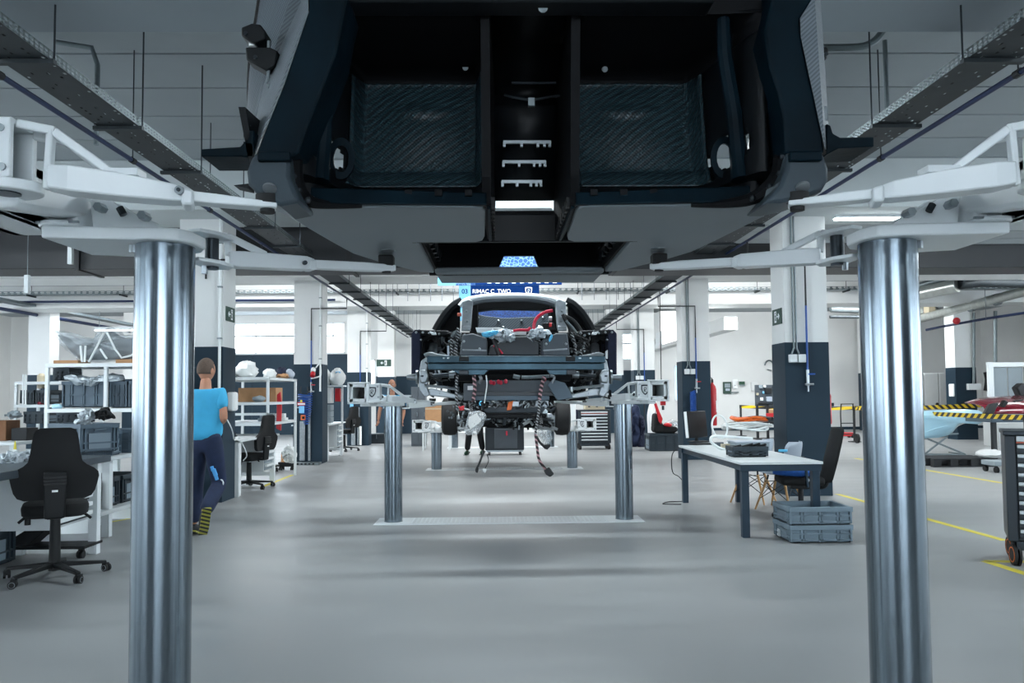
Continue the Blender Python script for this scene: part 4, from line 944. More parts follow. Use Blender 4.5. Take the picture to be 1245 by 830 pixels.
# boxes behind the beam
pl('engine_cover', 'box_grey', [(562, 407), (575, 405), (592, 411), (592, 432), (559, 432)], 7.6, .5, bevel=.012, seg=2)
pl('engine_cover', 'box_grey', [(660, 412), (676, 405), (690, 405), (693, 432), (660, 432)], 7.6, .5, bevel=.012, seg=2)
pl('engine_cover_rim', 'alu_cast', [(562, 424), (592, 425), (592, 427), (562, 426)], 7.59, .02); pl('engine_cover_rim', 'alu_cast', [(660, 425), (690, 423), (690, 425), (660, 427)], 7.59, .02)
pl('centre_box', 'cart_dark', [(619, 412), (624, 408.5), (641, 408.5), (647, 413), (656, 416), (656, 432), (592, 432), (596, 420)], 7.7, .5, bevel=.01)
pl('rear_tray', 'white_steel', [(578, 398), (606, 398), (622, 401), (640, 402), (640, 407), (600, 407), (580, 404)], 7.9, .3)
for a, b in ((564, 415), (583, 424), (664, 418), (688, 418)): MB().ball(P(a, b, 7.59), .014, 8, 5).build('cover_bolt', 'steel', car, True)
pl('red_socket', 'red', [(668, 392), (671, 392), (671, 397), (668, 397)], 7.9, .05); pl('red_socket', 'terracotta', [(556, 380), (561, 380), (561, 384), (556, 384)], 8.2, .05); pl('black_socket', 'black_plastic', [(659, 393), (673, 392), (676, 401), (660, 401)], 8.0, .2)
tb('filler_cap', 'alu_cast', [(667, 388), (671, 388)], 8.0, .03, sm=0, n=12)
# wiring
tb('charging_cable', 'cable_red', [(649, 402), (650, 392), (655, 384), (664, 379), (672, 377.5)], 7.9, .016); tb('charging_cable', 'cable_red', [(624, 402), (632, 401), (641, 401), (645, 398)], 7.8, .014)
for pts in ([(549, 412), (549, 420), (550, 432)], [(557, 398), (556, 410), (555, 420), (556, 432)], [(560, 404), (557, 414), (554, 424), (553, 432)], [(655, 410), (656, 420), (655, 432)], [(694, 404), (698, 415), (700, 432)], [(705, 425), (707, 432)]): tb('braided_cable', 'cable_braid', pts, 7.75, .013)
for pts in ([(576, 456), (577, 466), (577, 476), (575, 488)], [(662, 457), (659, 467), (657, 477), (656, 486)]): tb('braided_cable', 'cable_braid_red', pts, 7.36, .017)
for pts in ([(556, 456), (555, 468), (555, 484), (556, 496)], [(656, 486), (655, 500), (653, 512), (651, 528)]): tb('braided_cable', 'cable_braid', pts, 7.36, .012)
tb('thin_cable', 'cable_white', [(591, 456), (592, 468), (590, 482), (589, 490)], 7.38, .006)
tb('loom', 'cable_black', [(594, 405), (600, 412), (604, 424), (607, 432)], 7.65, .02); tb('loom', 'cable_red', [(600, 420), (606, 424), (611, 430)], 7.65, .01)
tb('hanging_cable', 'cable_braid_red', [(651, 528), (653, 543), (655, 557), (660, 566), (666, 573)], 7.36, .013, sm=6)
tb('hanging_cable', 'cable_black', [(652, 530), (656, 537), (664, 545)], 7.36, .012)
tb('hanging_cable', 'cable_black', [(588, 548), (584, 560), (579, 571)], 7.4, .010)
pl('cable_plug', 'cable_black', [(661, 572), (668, 568), (674, 576), (669, 580), (664, 577)], 7.32, .06, bevel=.008); pl('cable_plug', 'cable_black', [(661, 541), (670, 540), (669, 543), (665, 547)], 7.32, .05, bevel=.006)
pl('cable_plug', 'cable_black', [(578, 570), (582, 569), (581, 575), (578, 574)], 7.38, .04, bevel=.006); pl('cable_plug', 'pure_white', [(587, 569), (592, 570), (590, 575), (587, 573)], 7.4, .03)
tb('hanging_cable', 'cable_black', [(592, 552), (594, 560), (590, 569)], 7.4, .004)
rnd = random.Random(11)
lm = MB()
for i in range(70):
    a, b = rnd.choice([(rnd.uniform(545, 560), rnd.uniform(404, 432)), (rnd.uniform(692, 712), rnd.uniform(404, 432)), (rnd.uniform(585, 655), rnd.uniform(488, 494)), (rnd.uniform(540, 562), rnd.uniform(488, 510))])
    p = P(a, b, rnd.uniform(7.7, 8.0)); lm.ball(p, rnd.uniform(.008, .018), 6, 4)
o = lm.build('wiring_clips', 'alu_cast', car, True); o['kind'] = 'stuff'; o.name = 'wiring_loom_fittings'
lm = MB()
for i in range(46):
    a, b = rnd.choice([(rnd.uniform(545, 562), rnd.uniform(404, 430)), (rnd.uniform(692, 714), rnd.uniform(404, 430)), (rnd.uniform(575, 660), rnd.uniform(488, 493))])
    q = [P(a+rnd.uniform(-6, 6), b+rnd.uniform(-5, 5), 7.85) for _ in range(4)]; lm.tube(smooth_path(q, 4), .010, 5)
o = lm.build('wiring_loom', 'cable_black', car, True); o['kind'] = 'stuff'
def crumple(name, m, pts, y, dep, label, cat, seed=1, jit=.3, parent=None):
    """creased sheet bag: front and back skins over a traced outline, puffed and folded"""
    rnd = random.Random(seed); n = len(pts); q = [P(a, b, y) for a, b in pts]; c = sum(q, Vector())/n; mb = MB(); R = 6; k = 0
    ring = smooth_path(q+[q[0]], 4)[:-1]; n = len(ring)
    for side in (-1, 1):
        k = len(mb.v); mb.v.append(tuple(c+Vector((0, side*dep*.5, 0))))
        for r in range(1, R+1):
            t = r/R
            for p in ring:
                f = (1-t*t)**.5 if t < 1 else 0
                d = c.lerp(p, t)+Vector((0, side*dep*.5*f, 0)); j = jit*dep*(1 if t < 1 else 0)
                mb.v.append(tuple(d+Vector((rnd.uniform(-j, j), rnd.uniform(-j, j), rnd.uniform(-j, j))*1)))
        for i in range(n):
            mb.f.append((k, k+1+i, k+1+(i+1) % n))
            for r in range(R-1): a, b = k+1+r*n, k+1+(r+1)*n; mb.f.append((a+i, b+i, b+(i+1) % n, a+(i+1) % n))
    o = mb.build(name, m, parent, parent is not None, ang=70, sub=1)
    if label: tag(o, label, cat)
    return o
rnd = random.Random(31)
for m in ('alu_cast', 'dark_steel', 'black_plastic'):
    lm = MB()
    for i in range(60):
        x0, x1, y0, y1, yy = rnd.choice([(511, 562, 446, 484, 7.85), (690, 742, 446, 484, 7.85), (511, 550, 404, 446, 8.2), (705, 738, 404, 446, 8.2), (578, 668, 487, 494, 7.7), (552, 566, 404, 430, 7.8)])
        p = P(rnd.uniform(x0, x1), rnd.uniform(y0, y1), yy+rnd.uniform(-.1, .2)); s = rnd.uniform(.012, .04); d = Vector((rnd.uniform(-1, 1), rnd.uniform(-.6, .6), rnd.uniform(-1, 1))).normalized()
        if rnd.random() < .5: lm.cyl(p-d*s, p+d*s, s*.45, n=8)
        else: lm.bar(p-d*s, p+d*s, s*.8, s*.5)
    o = lm.build('small_fittings', m, car, True); o['kind'] = 'stuff'
crumple('plastic_wrap', 'foil_wrap', [(592, 404), (600, 401), (612, 401), (622, 403), (628, 408), (625, 414), (614, 416), (603, 412), (594, 409)], 7.62, .16, 'crumpled clear plastic sheet with blue film lying on the open chassis', 'plastic sheet', 3)
crumple('plastic_wrap', 'foil_wrap', [(640, 407), (648, 400), (656, 397), (664, 401), (670, 404), (664, 409), (652, 413), (645, 413)], 7.62, .16, 'crumpled silver foil sheet at the red cable on the chassis', 'plastic sheet', 4)
tag(crumple('blue_film', 'sky_cloth', [(585, 404), (596, 402), (606, 401.5), (605, 406), (595, 410), (586, 409)], 7.55, .04, None, None, 5), 'light blue film scrap on the chassis beside the plastic sheet', 'film')
tag(crumple('blue_film', 'sky_cloth', [(667, 412), (670, 407), (672, 407), (671, 412), (668, 416)], 7.5, .03, None, None, 6), 'small light blue tape flag on the grey engine cover', 'film')

# ================================================================ LOWERED SECOND CAR on the third lift
c2 = thing('car_chassis', 'second stripped black car chassis standing lower on the third lift', 'car', (.15, 14.4, .79))
def pl2(*a, **k): return pl(*a, parent=c2, **k)
def tb2(*a, **k): return tb(*a, parent=c2, **k)
for px in (547, 683):
    c = P(px, 506, 13.9); w_ = MB(); w_.lathe([(.19, -.13), (.27, -.135), (.325, -.10), (.335, 0), (.325, .10), (.27, .135), (.19, .13), (.19, -.13)], c, 26, Matrix.Rotation(pi/2, 3, 'Y'), caps=False); w_.build('tyre', 'rubber', c2, True)
    MB().lathe([(.05, -.12), (.19, -.11), (.19, .11), (.05, .12)], c, 20, Matrix.Rotation(pi/2, 3, 'Y')).build('wheel_rim', 'dark_steel', c2, True)
pl2('front_beam', 'cart_dark', [(584, 494), (664, 494), (660, 502), (590, 502)], 13.4, .2, bevel=.02, seg=2)
pl2('front_beam_lower', 'carbon_plain', [(588, 502.5), (660, 502.5), (655, 509), (592, 509)], 13.45, .2, bevel=.02, seg=2)
pl2('front_bulkhead', 'carbon_deep', [(556, 486), (676, 486), (672, 521), (640, 519), (590, 519), (560, 522)], 14.4, 2.4)
pl2('skid_panel', 'carbon_deep', [(588, 508), (656, 508), (650, 520), (592, 520)], 13.6, .6)
for s, f in ((0, lambda p: p), (1, lambda p: [(1229-q[0],)+tuple(q[1:]) for q in p][::-1])):
    tb2('upper_wishbone', 'alu_cast', f([(552, 500), (564, 497), (574, 500)]), 13.8, .02); tb2('lower_wishbone', 'alu_arm', f([(550, 518), (562, 521), (580, 516)]), 13.8, .028)
    pl2('upright', 'alu_cast', f([(549, 500), (554, 499), (556, 510), (555, 522), (550, 521)]), 13.75, .06, bevel=.012)
    tb2('damper', 'steel', f([(566, 490), (562, 506), (558, 518)]), 13.9, .035, n=12); tb2('spring_seat', 'alu_cast', f([(564, 500), (563, 503)]), 13.88, .07, sm=0, n=14)
    pl2('caliper', 'alu_arm', f([(553, 505), (559, 504), (560, 513), (554, 514)]), 13.7, .08, bevel=.015); tb2('steering_arm', 'dark_steel', f([(556, 511), (575, 509), (590, 508)]), 13.7, .022)
    tb2('braided_cable', 'cable_braid', f([(571, 488), (573, 500), (571, 515)]), 13.6, .03)
for i in range(16):
    a = rnd.uniform(596, 652); b = rnd.uniform(508, 515); MB().ball(P(a, b, 13.44), .02, 7, 4).build('fastener', 'dark_steel', c2, True)
for px, py, m in ((586, 490, 'sky_cloth'), (575, 490, 'alu_cast'), (561, 496, 'red'), (640, 511, 'alu_cast'), (668, 505, 'alu_cast'), (662, 500, 'steel'), (644, 507, 'alu_arm'), (600, 490, 'alu_cast'), (612, 490, 'steel')): MB().box(-.05, .05, -.03, .03, -.04, .04, Matrix.Translation(P(px, py, 13.5))).build('fitting', m, c2, True, bevel=.01)
crumple('plastic_bag', 'clear_wrap', [(573, 499), (582, 498), (591, 503), (590, 513), (584, 524), (572, 530), (565, 526), (567, 512)], 13.36, .25, 'clear plastic bag with white papers hanging from the lowered car', 'bag', 8)
tag(MB().prism([P(570, 507, 13.2), P(580, 502, 13.2), P(585, 512, 13.2), P(572, 522, 13.2), P(569, 516, 13.2)], (0, .02, 0)).build('paper_sheet', 'paper', bevel=.004), 'white paper sheet inside the clear hanging bag', 'paper')
crumple('plastic_bag', 'clear_wrap', [(654, 520), (664, 519), (671, 526), (669, 537), (664, 543), (658, 535), (654, 529)], 13.78, .2, 'creased clear plastic bag hanging beside the braided cable', 'bag', 9)

for m in ('alu_cast', 'dark_steel', 'black_plastic'):
    lm = MB()
    for i in range(60):
        x0, x1, y0, y1, yy = rnd.choice([(548, 590, 488, 524, 13.75), (652, 682, 488, 524, 13.75), (590, 655, 487, 495, 13.5), (592, 652, 507, 520, 13.5)])
        p = P(rnd.uniform(x0, x1), rnd.uniform(y0, y1), yy+rnd.uniform(-.15, .2)); s = rnd.uniform(.02, .07); d = Vector((rnd.uniform(-1, 1), rnd.uniform(-.6, .6), rnd.uniform(-1, 1))).normalized()
        if rnd.random() < .5: lm.cyl(p-d*s, p+d*s, s*.45, n=8)
        else: lm.bar(p-d*s, p+d*s, s*.8, s*.5)
    o = lm.build('small_fittings', m, c2, True); o['kind'] = 'stuff'
# ================================================================ hanging banners over the stations
def banner(y, x0, x1, z0, z1, label, number, text):
    t = thing('station_banner', label, 'banner', ((x0+x1)/2, y, z0)); w_ = x1-x0; k = x0+w_*.145
    MB().box(x0, k, y, y+.02, z0, z1).build('number_field', 'sign_sky', t, True, smooth=False)
    MB().box(k, x1, y, y+.02, z1-.24, z1).build('title_field', 'sign_navy', t, True, smooth=False)
    MB().box(k, x1, y, y+.02, z0, z1-.24).build('picture_field', 'map_print_dark' if number else 'map_print', t, True, smooth=False)
    MB().box(x0-.01, x1+.01, y-.01, y+.03, z1, z1+.03).build('hanger_bar', 'white_steel', t, True)
    for x in (x0+.1, x1-.1): MB().cyl((x, y, z1), (x, y, CEIL), .004, n=6).build('wire', 'steel', t, True)
    if number:
        text_mesh(number, .12, 'number_text', 'sign_navy', facing(((x0+k)/2, y-.003, z1-.12)), t, bold=True)
        text_mesh(text, .105, 'title_text', 'sign_white', facing((k+.03, y-.003, z1-.12)), t, bold=True, align='LEFT')
        shield(MB(), ((x1-.2), y-.001, z1-.12), .16).build('crest', 'sign_white', t, True)
    return t
YB = 14.7; a = P(558, 348, YB); b = P(656, 386, YB)
banner(YB, a.x, b.x, b.z-.05, a.z+.02, 'blue station banner numbered 03 hanging above the open chassis roof', '03', 'RIMAC C_TWO')
YA = 9.5; a = P(532, 290, YA); b = P(683, 346, YA)
tA = banner(YA, a.x, b.x, b.z, a.z+.05, 'blue picture banner seen through the opening in the lifted black body', None, None)
k = a.x+(b.x-a.x)*.30
MB().box(k, b.x, YA-.004, YA, b.z, b.z+.1).build('footer_field', 'sign_navy', tA, True, smooth=False)
for i in range(9): MB().box(k+.15+i*.1, k+.2+i*.1, YA-.007, YA-.003, b.z+.02, b.z+.03).build('footer_mark', 'sign_white', tA, True, smooth=False)
# ================================================================ FURNITURE BUILDERS
def crate(L, W, H, m, label, loc, rz=0., group=None, tagm='crate_label', ribs=True, mark=True, two=False):
    t = thing('storage_crate', label, 'crate', loc, rz, group); th = .012; l, w_ = L/2, W/2
    sh = MB(); sh.box(-l+.022, l-.022, -w_+.022, w_-.022, 0, .01)
    for x0, x1, y0, y1 in ((-l+.022, l-.022, -w_+.022, -w_+.022+th), (-l+.022, l-.022, w_-.022-th, w_-.022), (-l+.022, -l+.022+th, -w_+.022, w_-.022), (l-.022-th, l-.022, -w_+.022, w_-.022)): sh.box(x0, x1, y0, y1, 0, H)
    sh.build('shell', m, t, smooth=False)
    rm = MB()
    for x0, x1, y0, y1 in ((-l, l, -w_, -w_+.025), (-l, l, w_-.025, w_), (-l, -l+.025, -w_, w_), (l-.025, l, -w_, w_)): rm.box(x0, x1, y0, y1, H-.045, H)
    rm.build('rim', m, t, smooth=False, bevel=.004)
    if ribs:
        rb = MB(); k = .018
        for yy in (-w_+.022, w_-.022):
            s = -1 if yy < 0 else 1
            for u in (-.94, -.62, -.52, -.04, .04, .52, .62, .94): rb.box(u*l-.008, u*l+.008, yy-k if s < 0 else yy, yy if s < 0 else yy+k, .01, H-.045)
            for z in (.02, H*.45): rb.box(-l+.02, l-.02, yy-k if s < 0 else yy, yy if s < 0 else yy+k, z, z+.016)
        for xx in (-l+.022, l-.022):
            s = -1 if xx < 0 else 1
            for u in (-.9, -.72, .72, .9): rb.box(xx-k if s < 0 else xx, xx if s < 0 else xx+k, u*w_-.008, u*w_+.008, .01, H-.045)
            for z in (.02, H*.3): rb.box(xx-k if s < 0 else xx, xx if s < 0 else xx+k, -w_+.02, w_-.02, z, z+.016)
        o = rb.build('ribbing', m, t, smooth=False); o['kind'] = 'stuff'
        for xx in (-l, l):
            s = -1 if xx < 0 else 1
            MB().box(min(xx-s*.016, xx-s*.008), max(xx-s*.016, xx-s*.008), -w_*.55, w_*.55, H*.12, H*.66).build('end_panel', tagm, t, smooth=False)
            MB().box(xx-s*.008, xx+s*.003, -w_*.3, w_*.3, H*.74, H*.82).build('grip', m, t, bevel=.003)
    if mark:
        for xx in (-l,):
            fr = MB(); y0, z0, s = w_*.1, H*.1, min(.12, H*.42)
            for a in ((y0, y0+s, z0, z0+.008), (y0, y0+s, z0+s-.008, z0+s), (y0, y0+.008, z0, z0+s), (y0+s-.008, y0+s, z0, z0+s), (y0+s/2-.004, y0+s/2+.004, z0, z0+s)): fr.box(xx-.004, xx, a[0], a[1], a[2], a[3])
            fr.build('label_holder', 'sign_white', t, smooth=False)
    return t
def caster(root, p, r=.03, name='caster', m='rubber', ang=0., ring=None):
    R_ = Matrix.Translation(Vector(p)) @ Matrix.Rotation(ang, 4, 'Z'); f = MB(); f.box(-.02, .02, -.012, .028, r*1.0, r*2.3, R_); c = f.build(name, 'black_plastic', root, bevel=.003)
    for sx in (-.016, .016):
        w_ = MB(); w_.cyl(R_ @ Vector((sx-.009, 0, r)), R_ @ Vector((sx+.009, 0, r)), r, n=16); w_.build('wheel', m, c)
        if ring: MB().lathe([(r*.62, -.003), (r*.74, -.003), (r*.74, .003), (r*.62, .003)], R_ @ Vector((sx+(.009 if sx > 0 else -.009), 0, r)), 16, (Matrix.Rotation(ang, 3, 'Z') @ Matrix.Rotation(pi/2, 3, 'Y')), caps=False).build('wheel_ring', ring, c)
    return c
def star_base(t, R=.36, h=.09, rot=.3, m='black_plastic'):
    for i in range(5):
        a = rot+2*pi*i/5; e = Vector((cos(a)*R, sin(a)*R, .075))
        MB().loft([Vector((cos(a)*.03+sin(a)*k*.028, sin(a)*.03-cos(a)*k*.028, z)) for k, z in ((-1, .085), (1, .085), (1, .125), (-1, .125))], [e+Vector((sin(a)*k*.018, -cos(a)*k*.018, z-.075)) for k, z in ((-1, .066), (1, .066), (1, .088), (-1, .088))]).build('leg', m, t, bevel=.005)
        caster(t, (e.x, e.y, 0), .03, ang=a+.6, ring='alu_cast')
    MB().cyl((0, 0, .06), (0, 0, .135), .045, .04, n=18).build('hub', m, t)
def back_shape(prof, y0, lean, th, z0, cur=.03):
    """padded backrest: half widths by height; curved about the sitter"""
    mb = MB(); n = 10; rows = []
    for h, hw in prof:
        for s, off in ((0, 0), (1, th)):
            pass
    for face in (0, 1):
        for h, hw in prof:
            for i in range(n+1):
                u = -1+2*i/n; e = 1-.35*abs(u)**4
                rows.append(Vector((u*hw, y0-lean*h+cur*u*u*(-1)*-1*(-1)+(th*.5*e if face else -th*.5*e), z0+h)))
    m = len(prof); k = len(mb.v); mb.v += [tuple(v) for v in rows]; w_ = n+1
    for f in (0, 1):
        o = k+f*m*w_
        for j in range(m-1):
            for i in range(n): mb.f.append((o+j*w_+i, o+j*w_+i+1, o+(j+1)*w_+i+1, o+(j+1)*w_+i))
    o0, o1 = k, k+m*w_
    for j in range(m-1):
        for i in (0, n): mb.f.append((o0+j*w_+i, o0+(j+1)*w_+i, o1+(j+1)*w_+i, o1+j*w_+i))
    for i in range(n):
        for j in (0, m-1): mb.f.append((o0+j*w_+i, o0+j*w_+i+1, o1+j*w_+i+1, o1+j*w_+i))
    return mb
def work_chair(label, loc, rz, rot=.3, sh=.55):
    """sits facing +Y; the backrest stands at -Y"""
    t = thing('work_chair', label, 'chair', loc, rz); star_base(t, .37, rot=rot)
    MB().cyl((0, 0, .12), (0, 0, sh-.1), .042, .036, n=16).build('column_sleeve', 'black_plastic', t); MB().cyl((0, 0, sh-.22), (0, 0, sh-.06), .02, n=14).build('gas_spring', 'steel', t)
    MB().box(-.09, .09, -.14, .12, sh-.07, sh-.03).build('mechanism', 'black_plastic', t, bevel=.01)
    for s in (-1, 1): MB().tube(smooth_path([Vector((s*.08, .02, sh-.05)), Vector((s*.18, .0, sh-.06)), Vector((s*.25, -.02, sh-.11))]), .011, 8).build('lever', 'black_plastic', t)
    MB().cyl((-.19, .06, sh-.14), (-.19, .06, sh-.04), .022, n=12).build('knob', 'black_plastic', t)
    st = MB(); n = 12
    for i, (z, k) in enumerate(((-.04, .88), (-.02, .98), (.03, 1.), (.06, .95), (.072, .8))):
        for j in range(28):
            a = 2*pi*j/28; cx, cy = cos(a), sin(a); x = .235*abs(cx)**.55*(1 if cx > 0 else -1)*k; y_ = .22*abs(cy)**.55*(1 if cy > 0 else -1)*k
            st.v.append((x, y_+.02, sh-.03+z))
    for i in range(4):
        for j in range(28): st.f.append((i*28+j, i*28+(j+1) % 28, (i+1)*28+(j+1) % 28, (i+1)*28+j))
    st.f.append(tuple(range(27, -1, -1))); st.f.append(tuple(range(4*28, 5*28))); st.build('seat', 'black_soft', t)
    prof = [(0, .2), (.02, .245), (.06, .27), (.12, .285), (.17, .295), (.20, .29), (.23, .26), (.26, .21), (.29, .18), (.36, .165), (.44, .155), (.5, .145), (.53, .13), (.545, .1)]
    back_shape(prof, -.24, .12, .075, sh+.085, .035).build('backrest', 'black_soft', t)
    MB().loft([Vector((x, y_, sh-.06)) for x, y_ in ((-.07, -.3), (.07, -.3), (.07, -.27), (-.07, -.27))], [Vector((x, y_, sh+.3)) for x, y_ in ((-.08, -.335), (.08, -.335), (.08, -.30), (-.08, -.30))]).build('back_bracket', 'black_plastic', t, bevel=.012)
    for z in (.2, .225, .25): MB().box(-.078, .078, -.34, -.325, sh+z, sh+z+.012).build('vent_rib', 'cable_black', t, bevel=.003)
    MB().box(-.02, .02, -.336, -.328, sh+.145, sh+.16).build('maker_plate', 'pure_white', t)
    MB().bar((0, -.28, sh-.05), (0, -.05, sh-.05), .1, .03).build('back_arm', 'black_plastic', t)
    return t
def rack(label, loc, rz, L, D, H, shelves, m='white_steel', pw=.04, fz=0.):
    """frame rack: posts at the corners, origin at the front corner; L along X, D along Y"""
    t = thing('shelf_rack', label, 'rack', loc, rz)
    for x in (0, L):
        for y_ in (0, D): MB().box(x-pw/2, x+pw/2, y_-pw/2, y_+pw/2, fz if y_ == 0 else 0, H).build('post', m, t, bevel=.003)
    for z in shelves:
        MB().box(-pw/2, L+pw/2, -pw/2+.004, D+pw/2-.004, z-.012, z).build('shelf', 'desk_white', t, smooth=False)
        for y_ in (0, D): MB().box(-pw/2, L+pw/2, y_-pw/2-.004, y_+pw/2+.004, z-.045, z-.001).build('shelf_beam', m, t, bevel=.003)
        for x in (0, L): MB().box(x-pw/2+.002, x+pw/2-.002, 0, D, z-.044, z-.012).build('end_beam', m, t, bevel=.003)
    return t
def bench(label, loc, L, D, H, drawers, top='bench_top', rz=0., apron=True, th=.06, out=1, name='work_bench'):
    """long side along Y; aisle face towards out*X; origin at the middle of the aisle edge's camera end"""
    t = thing(name, label, 'bench', loc, rz); s = -out
    X = lambda a: s*a
    def bx(nm, m, a0, a1, y0, y1, z0, z1, bev=.004): return MB().box(min(X(a0), X(a1)), max(X(a0), X(a1)), y0, y1, z0, z1).build(nm, m, t, bevel=bev)
    bx('worktop', top, -.02, D, 0, L, H-th, H, .006)
    for y_ in (.1, L-.17):
        bx('leg', 'white_steel', .02, .1, y_, y_+.07, 0, H-th); bx('leg', 'white_steel', D-.12, D-.04, y_, y_+.07, 0, H-th)
        bx('end_frame', 'white_steel', .04, D-.05, y_+.02, y_+.05, .12, .18)
    if apron: bx('back_panel', 'white_steel', D-.1, D-.08, .15, L-.2, .25, H-th)
    for (y0, y1, zb, n) in drawers:
        cab = bx('drawer_cabinet', 'desk_white', .07, D-.12, y0, y1, zb, H-th-.005)
        hts = [(H-th-.03-zb)/n]*n; z = H-th-.02
        for h in hts:
            d = bx('drawer', 'cart_dark' if top == 'bench_top' else 'foam_grey', .055, .075, y0+.015, y1-.015, z-h+.012, z)
            g = MB().box(min(X(.02), X(.058)), max(X(.02), X(.058)), y0+.02, y1-.02, z-.04, z-.002).build('drawer_handle', 'white_steel', d, bevel=.004)
            z -= h
    return t

# ================================================================ DESK SIDE (under the windows)
c = FL(66, 702); work_chair('black work chair with high backrest on a five-star base by the dark-topped bench', (c.x, c.y, 0), radians(28), rot=.15, sh=.56)
WB = bench('white workbench with dark worktop and drawers behind the black work chair', (-3.56, 4.55, 0), 2.85, .8, .885, [(2.0, 2.62, .33, 6)], rz=radians(1.5))
# modesty panel and lower board beside the chair
t = thing('wheeled_footrest', 'low black wheeled board with a slanted black plate beneath the bench', 'footrest', tuple(FL(70, 676)))
f = FL(70, 676); MB().box(-.5, .32, -.16, .16, .09, .115).build('board', 'black_plastic', t, bevel=.005)
MB().prism([(-.45, -.12, .115), (.12, -.12, .46), (.16, -.12, .44), (-.2, -.12, .115)], (0, .24, 0)).build('slanted_plate', 'black_soft', t, bevel=.01)
for x, y_ in ((.26, -.1), (.26, .12), (-.42, -.1), (-.42, .12)): caster(t, (x, y_, 0), .035)
c = FL(-12, 700); crate(.4, .6, .32, 'crate_dark', 'dark grey crate standing on the floor beside the work chair', (c.x-.36, c.y+.3, 0), 0)
# on the bench
HB_ = .885
def on(px, py, z): return PZ(px, py, z)
c = on(97, 551, HB_); crate(.6, .4, .28, 'crate_grey', 'blue grey crate with a grid-ribbed end standing on the dark worktop', (c.x-.139, c.y+.331, HB_), radians(-33.4))
tag(crumple('foil_sheet', 'foil_wrap', [(94, 514), (100, 503), (108, 497), (115, 500), (116, 508), (108, 514), (100, 516)], 7.4, .16, None, None, 14), 'crumpled clear foil hanging over the blue grey crate rim', 'foil')
tag(crumple('black_pouch', 'black_soft', [(113, 508), (122, 499), (130, 496), (137, 503), (136, 509), (124, 510)], 7.42, .16, None, None, 15), 'black padded pouch lying on the blue grey crate rim', 'pouch')
tag(crumple('bubble_wrap', 'foil_wrap', [(-6, 562), (6, 553), (18, 550), (27, 556), (30, 565), (20, 570), (4, 571)], 6.65, .25, None, None, 16), 'heap of clear bubble wrap on the worktop near the yellow glue bottle', 'bubble wrap')
tag(crumple('bubble_wrap', 'foil_wrap', [(24, 553), (34, 549), (46, 548), (52, 553), (44, 558), (30, 559)], 7.0, .2, None, None, 17), 'small clear wrap behind the chair backrest on the worktop', 'bubble wrap')
p = on(18, 557, HB_); t = thing('glue_bottle', 'white glue bottle with a yellow pointed cap on the worktop', 'bottle', tuple(p)); MB().lathe([(.02, 0), (.02, .07), (.012, .08)], n=12).build('body', 'pure_white', t); MB().lathe([(.013, .08), (.011, .1), (.005, .15), (.003, .155)], n=12).build('cap', 'yellow_paint', t)
for (a, b, w_, d_, h_, m, lb) in ((8, 546, .4, .3, .26, 'cardboard_dark', 'brown cardboard box on the side table under the grey cover'), (17, 549, .2, .25, .16, 'black_plastic', 'black tool case beside the brown cardboard box on the side table')):
    p = on(a, b, HB_); q = Vector((-6.5 if 'cardboard' in m else -6.15, 10.3, .88)); tag(MB().box(-w_/2, w_/2, -d_/2, d_/2, 0, h_, Matrix.Translation(q)).build('cardboard_box' if 'cardboard' in m else 'tool_case', m, bevel=.006), lb, 'box' if 'cardboard' in m else 'case')
# lower side bench with dark crates
t = bench('low white side table carrying grey crates behind the dark worktop', (-3.95, 8.0, 0), 1.6, .7, .82, [], top='desk_white', rz=0, th=.04, name='side_table', apron=False)
crate(.4, .3, .26, 'crate_grey', 'grey crate on the side table next to the bench end', (-4.18, 8.25, .82), radians(8)); crate(.4, .3, .26, 'crate_grey', 'grey crate on the side table closer to the chrome post', (-4.12, 8.68, .82), radians(8))
for i, (y_, lb) in enumerate(((8.2, 'dark crate on the floor under the side table, closer to the bench leg'), (8.75, 'dark crate on the floor under the side table, closer to the chrome post'))): crate(.4, .5, .3, 'crate_dark', lb, (-4.25+.0*i, y_+.05, .28), radians(90*0))
tag(MB().box(-4.6, -3.95, 7.9, 9.4, .24, .28).build('low_shelf', 'desk_white', bevel=.004), 'low white shelf board carrying two dark crates', 'shelf')
for y_ in (7.95, 9.35): tag(MB().box(-4.55, -4.0, y_-.02, y_+.02, 0, .24).build('shelf_support', 'white_steel'), 'white support under the low shelf board %s' % ('by the bench leg' if y_ < 8 else 'by the aisle column'), 'support')
tag(MB().box(-.05, .05, -.005, .005, 0, .3, Matrix.Translation(P(166, 517, 8.6))).build('paper_sheet', 'paper', smooth=False), 'white sheet hanging beside the grey crates', 'paper')
# rack with the wrapped fender
RY = 9.6
a = P(58, 442, RY); b = P(190, 442, RY)
z1 = a.z; z2 = P(58, 497, RY).z
rk = rack('white steel shelf rack holding grey crates and a plastic-wrapped fender on top', (a.x, RY, 0), 0, b.x-a.x, .75, z1, [.35, .8, z2, z1])
pm = P(129, 470, RY); MB().box(pm.x-.02-a.x, pm.x+.02-a.x, -.022, .018, z2, z1).build('post', 'white_steel', rk, bevel=.003)
def crate_px(x0, x1, ytop, ybot, y, D, m, label, rz=0., tagm='crate_label', mark=False):
    A, B = P(x0, ybot, y), P(x1, ytop, y); L = abs(B.x-A.x); return crate(L, D, B.z-A.z, m, label, ((A.x+B.x)/2, y+D/2, A.z), rz, tagm=tagm, mark=mark)
crate_px(74, 127, 463, 495.5, RY+.08, .5, 'crate_grey', 'wide blue grey crate on the rack shelf between its posts')
crate_px(133, 154, 463, 495.5, RY+.08, .5, 'crate_grey', 'narrow grey crate on the rack shelf right behind the middle post'.replace('right ', ''))
crate_px(156, 176, 463, 495.5, RY+.08, .5, 'crate_grey', 'narrow grey crate on the rack shelf beside the chrome post')
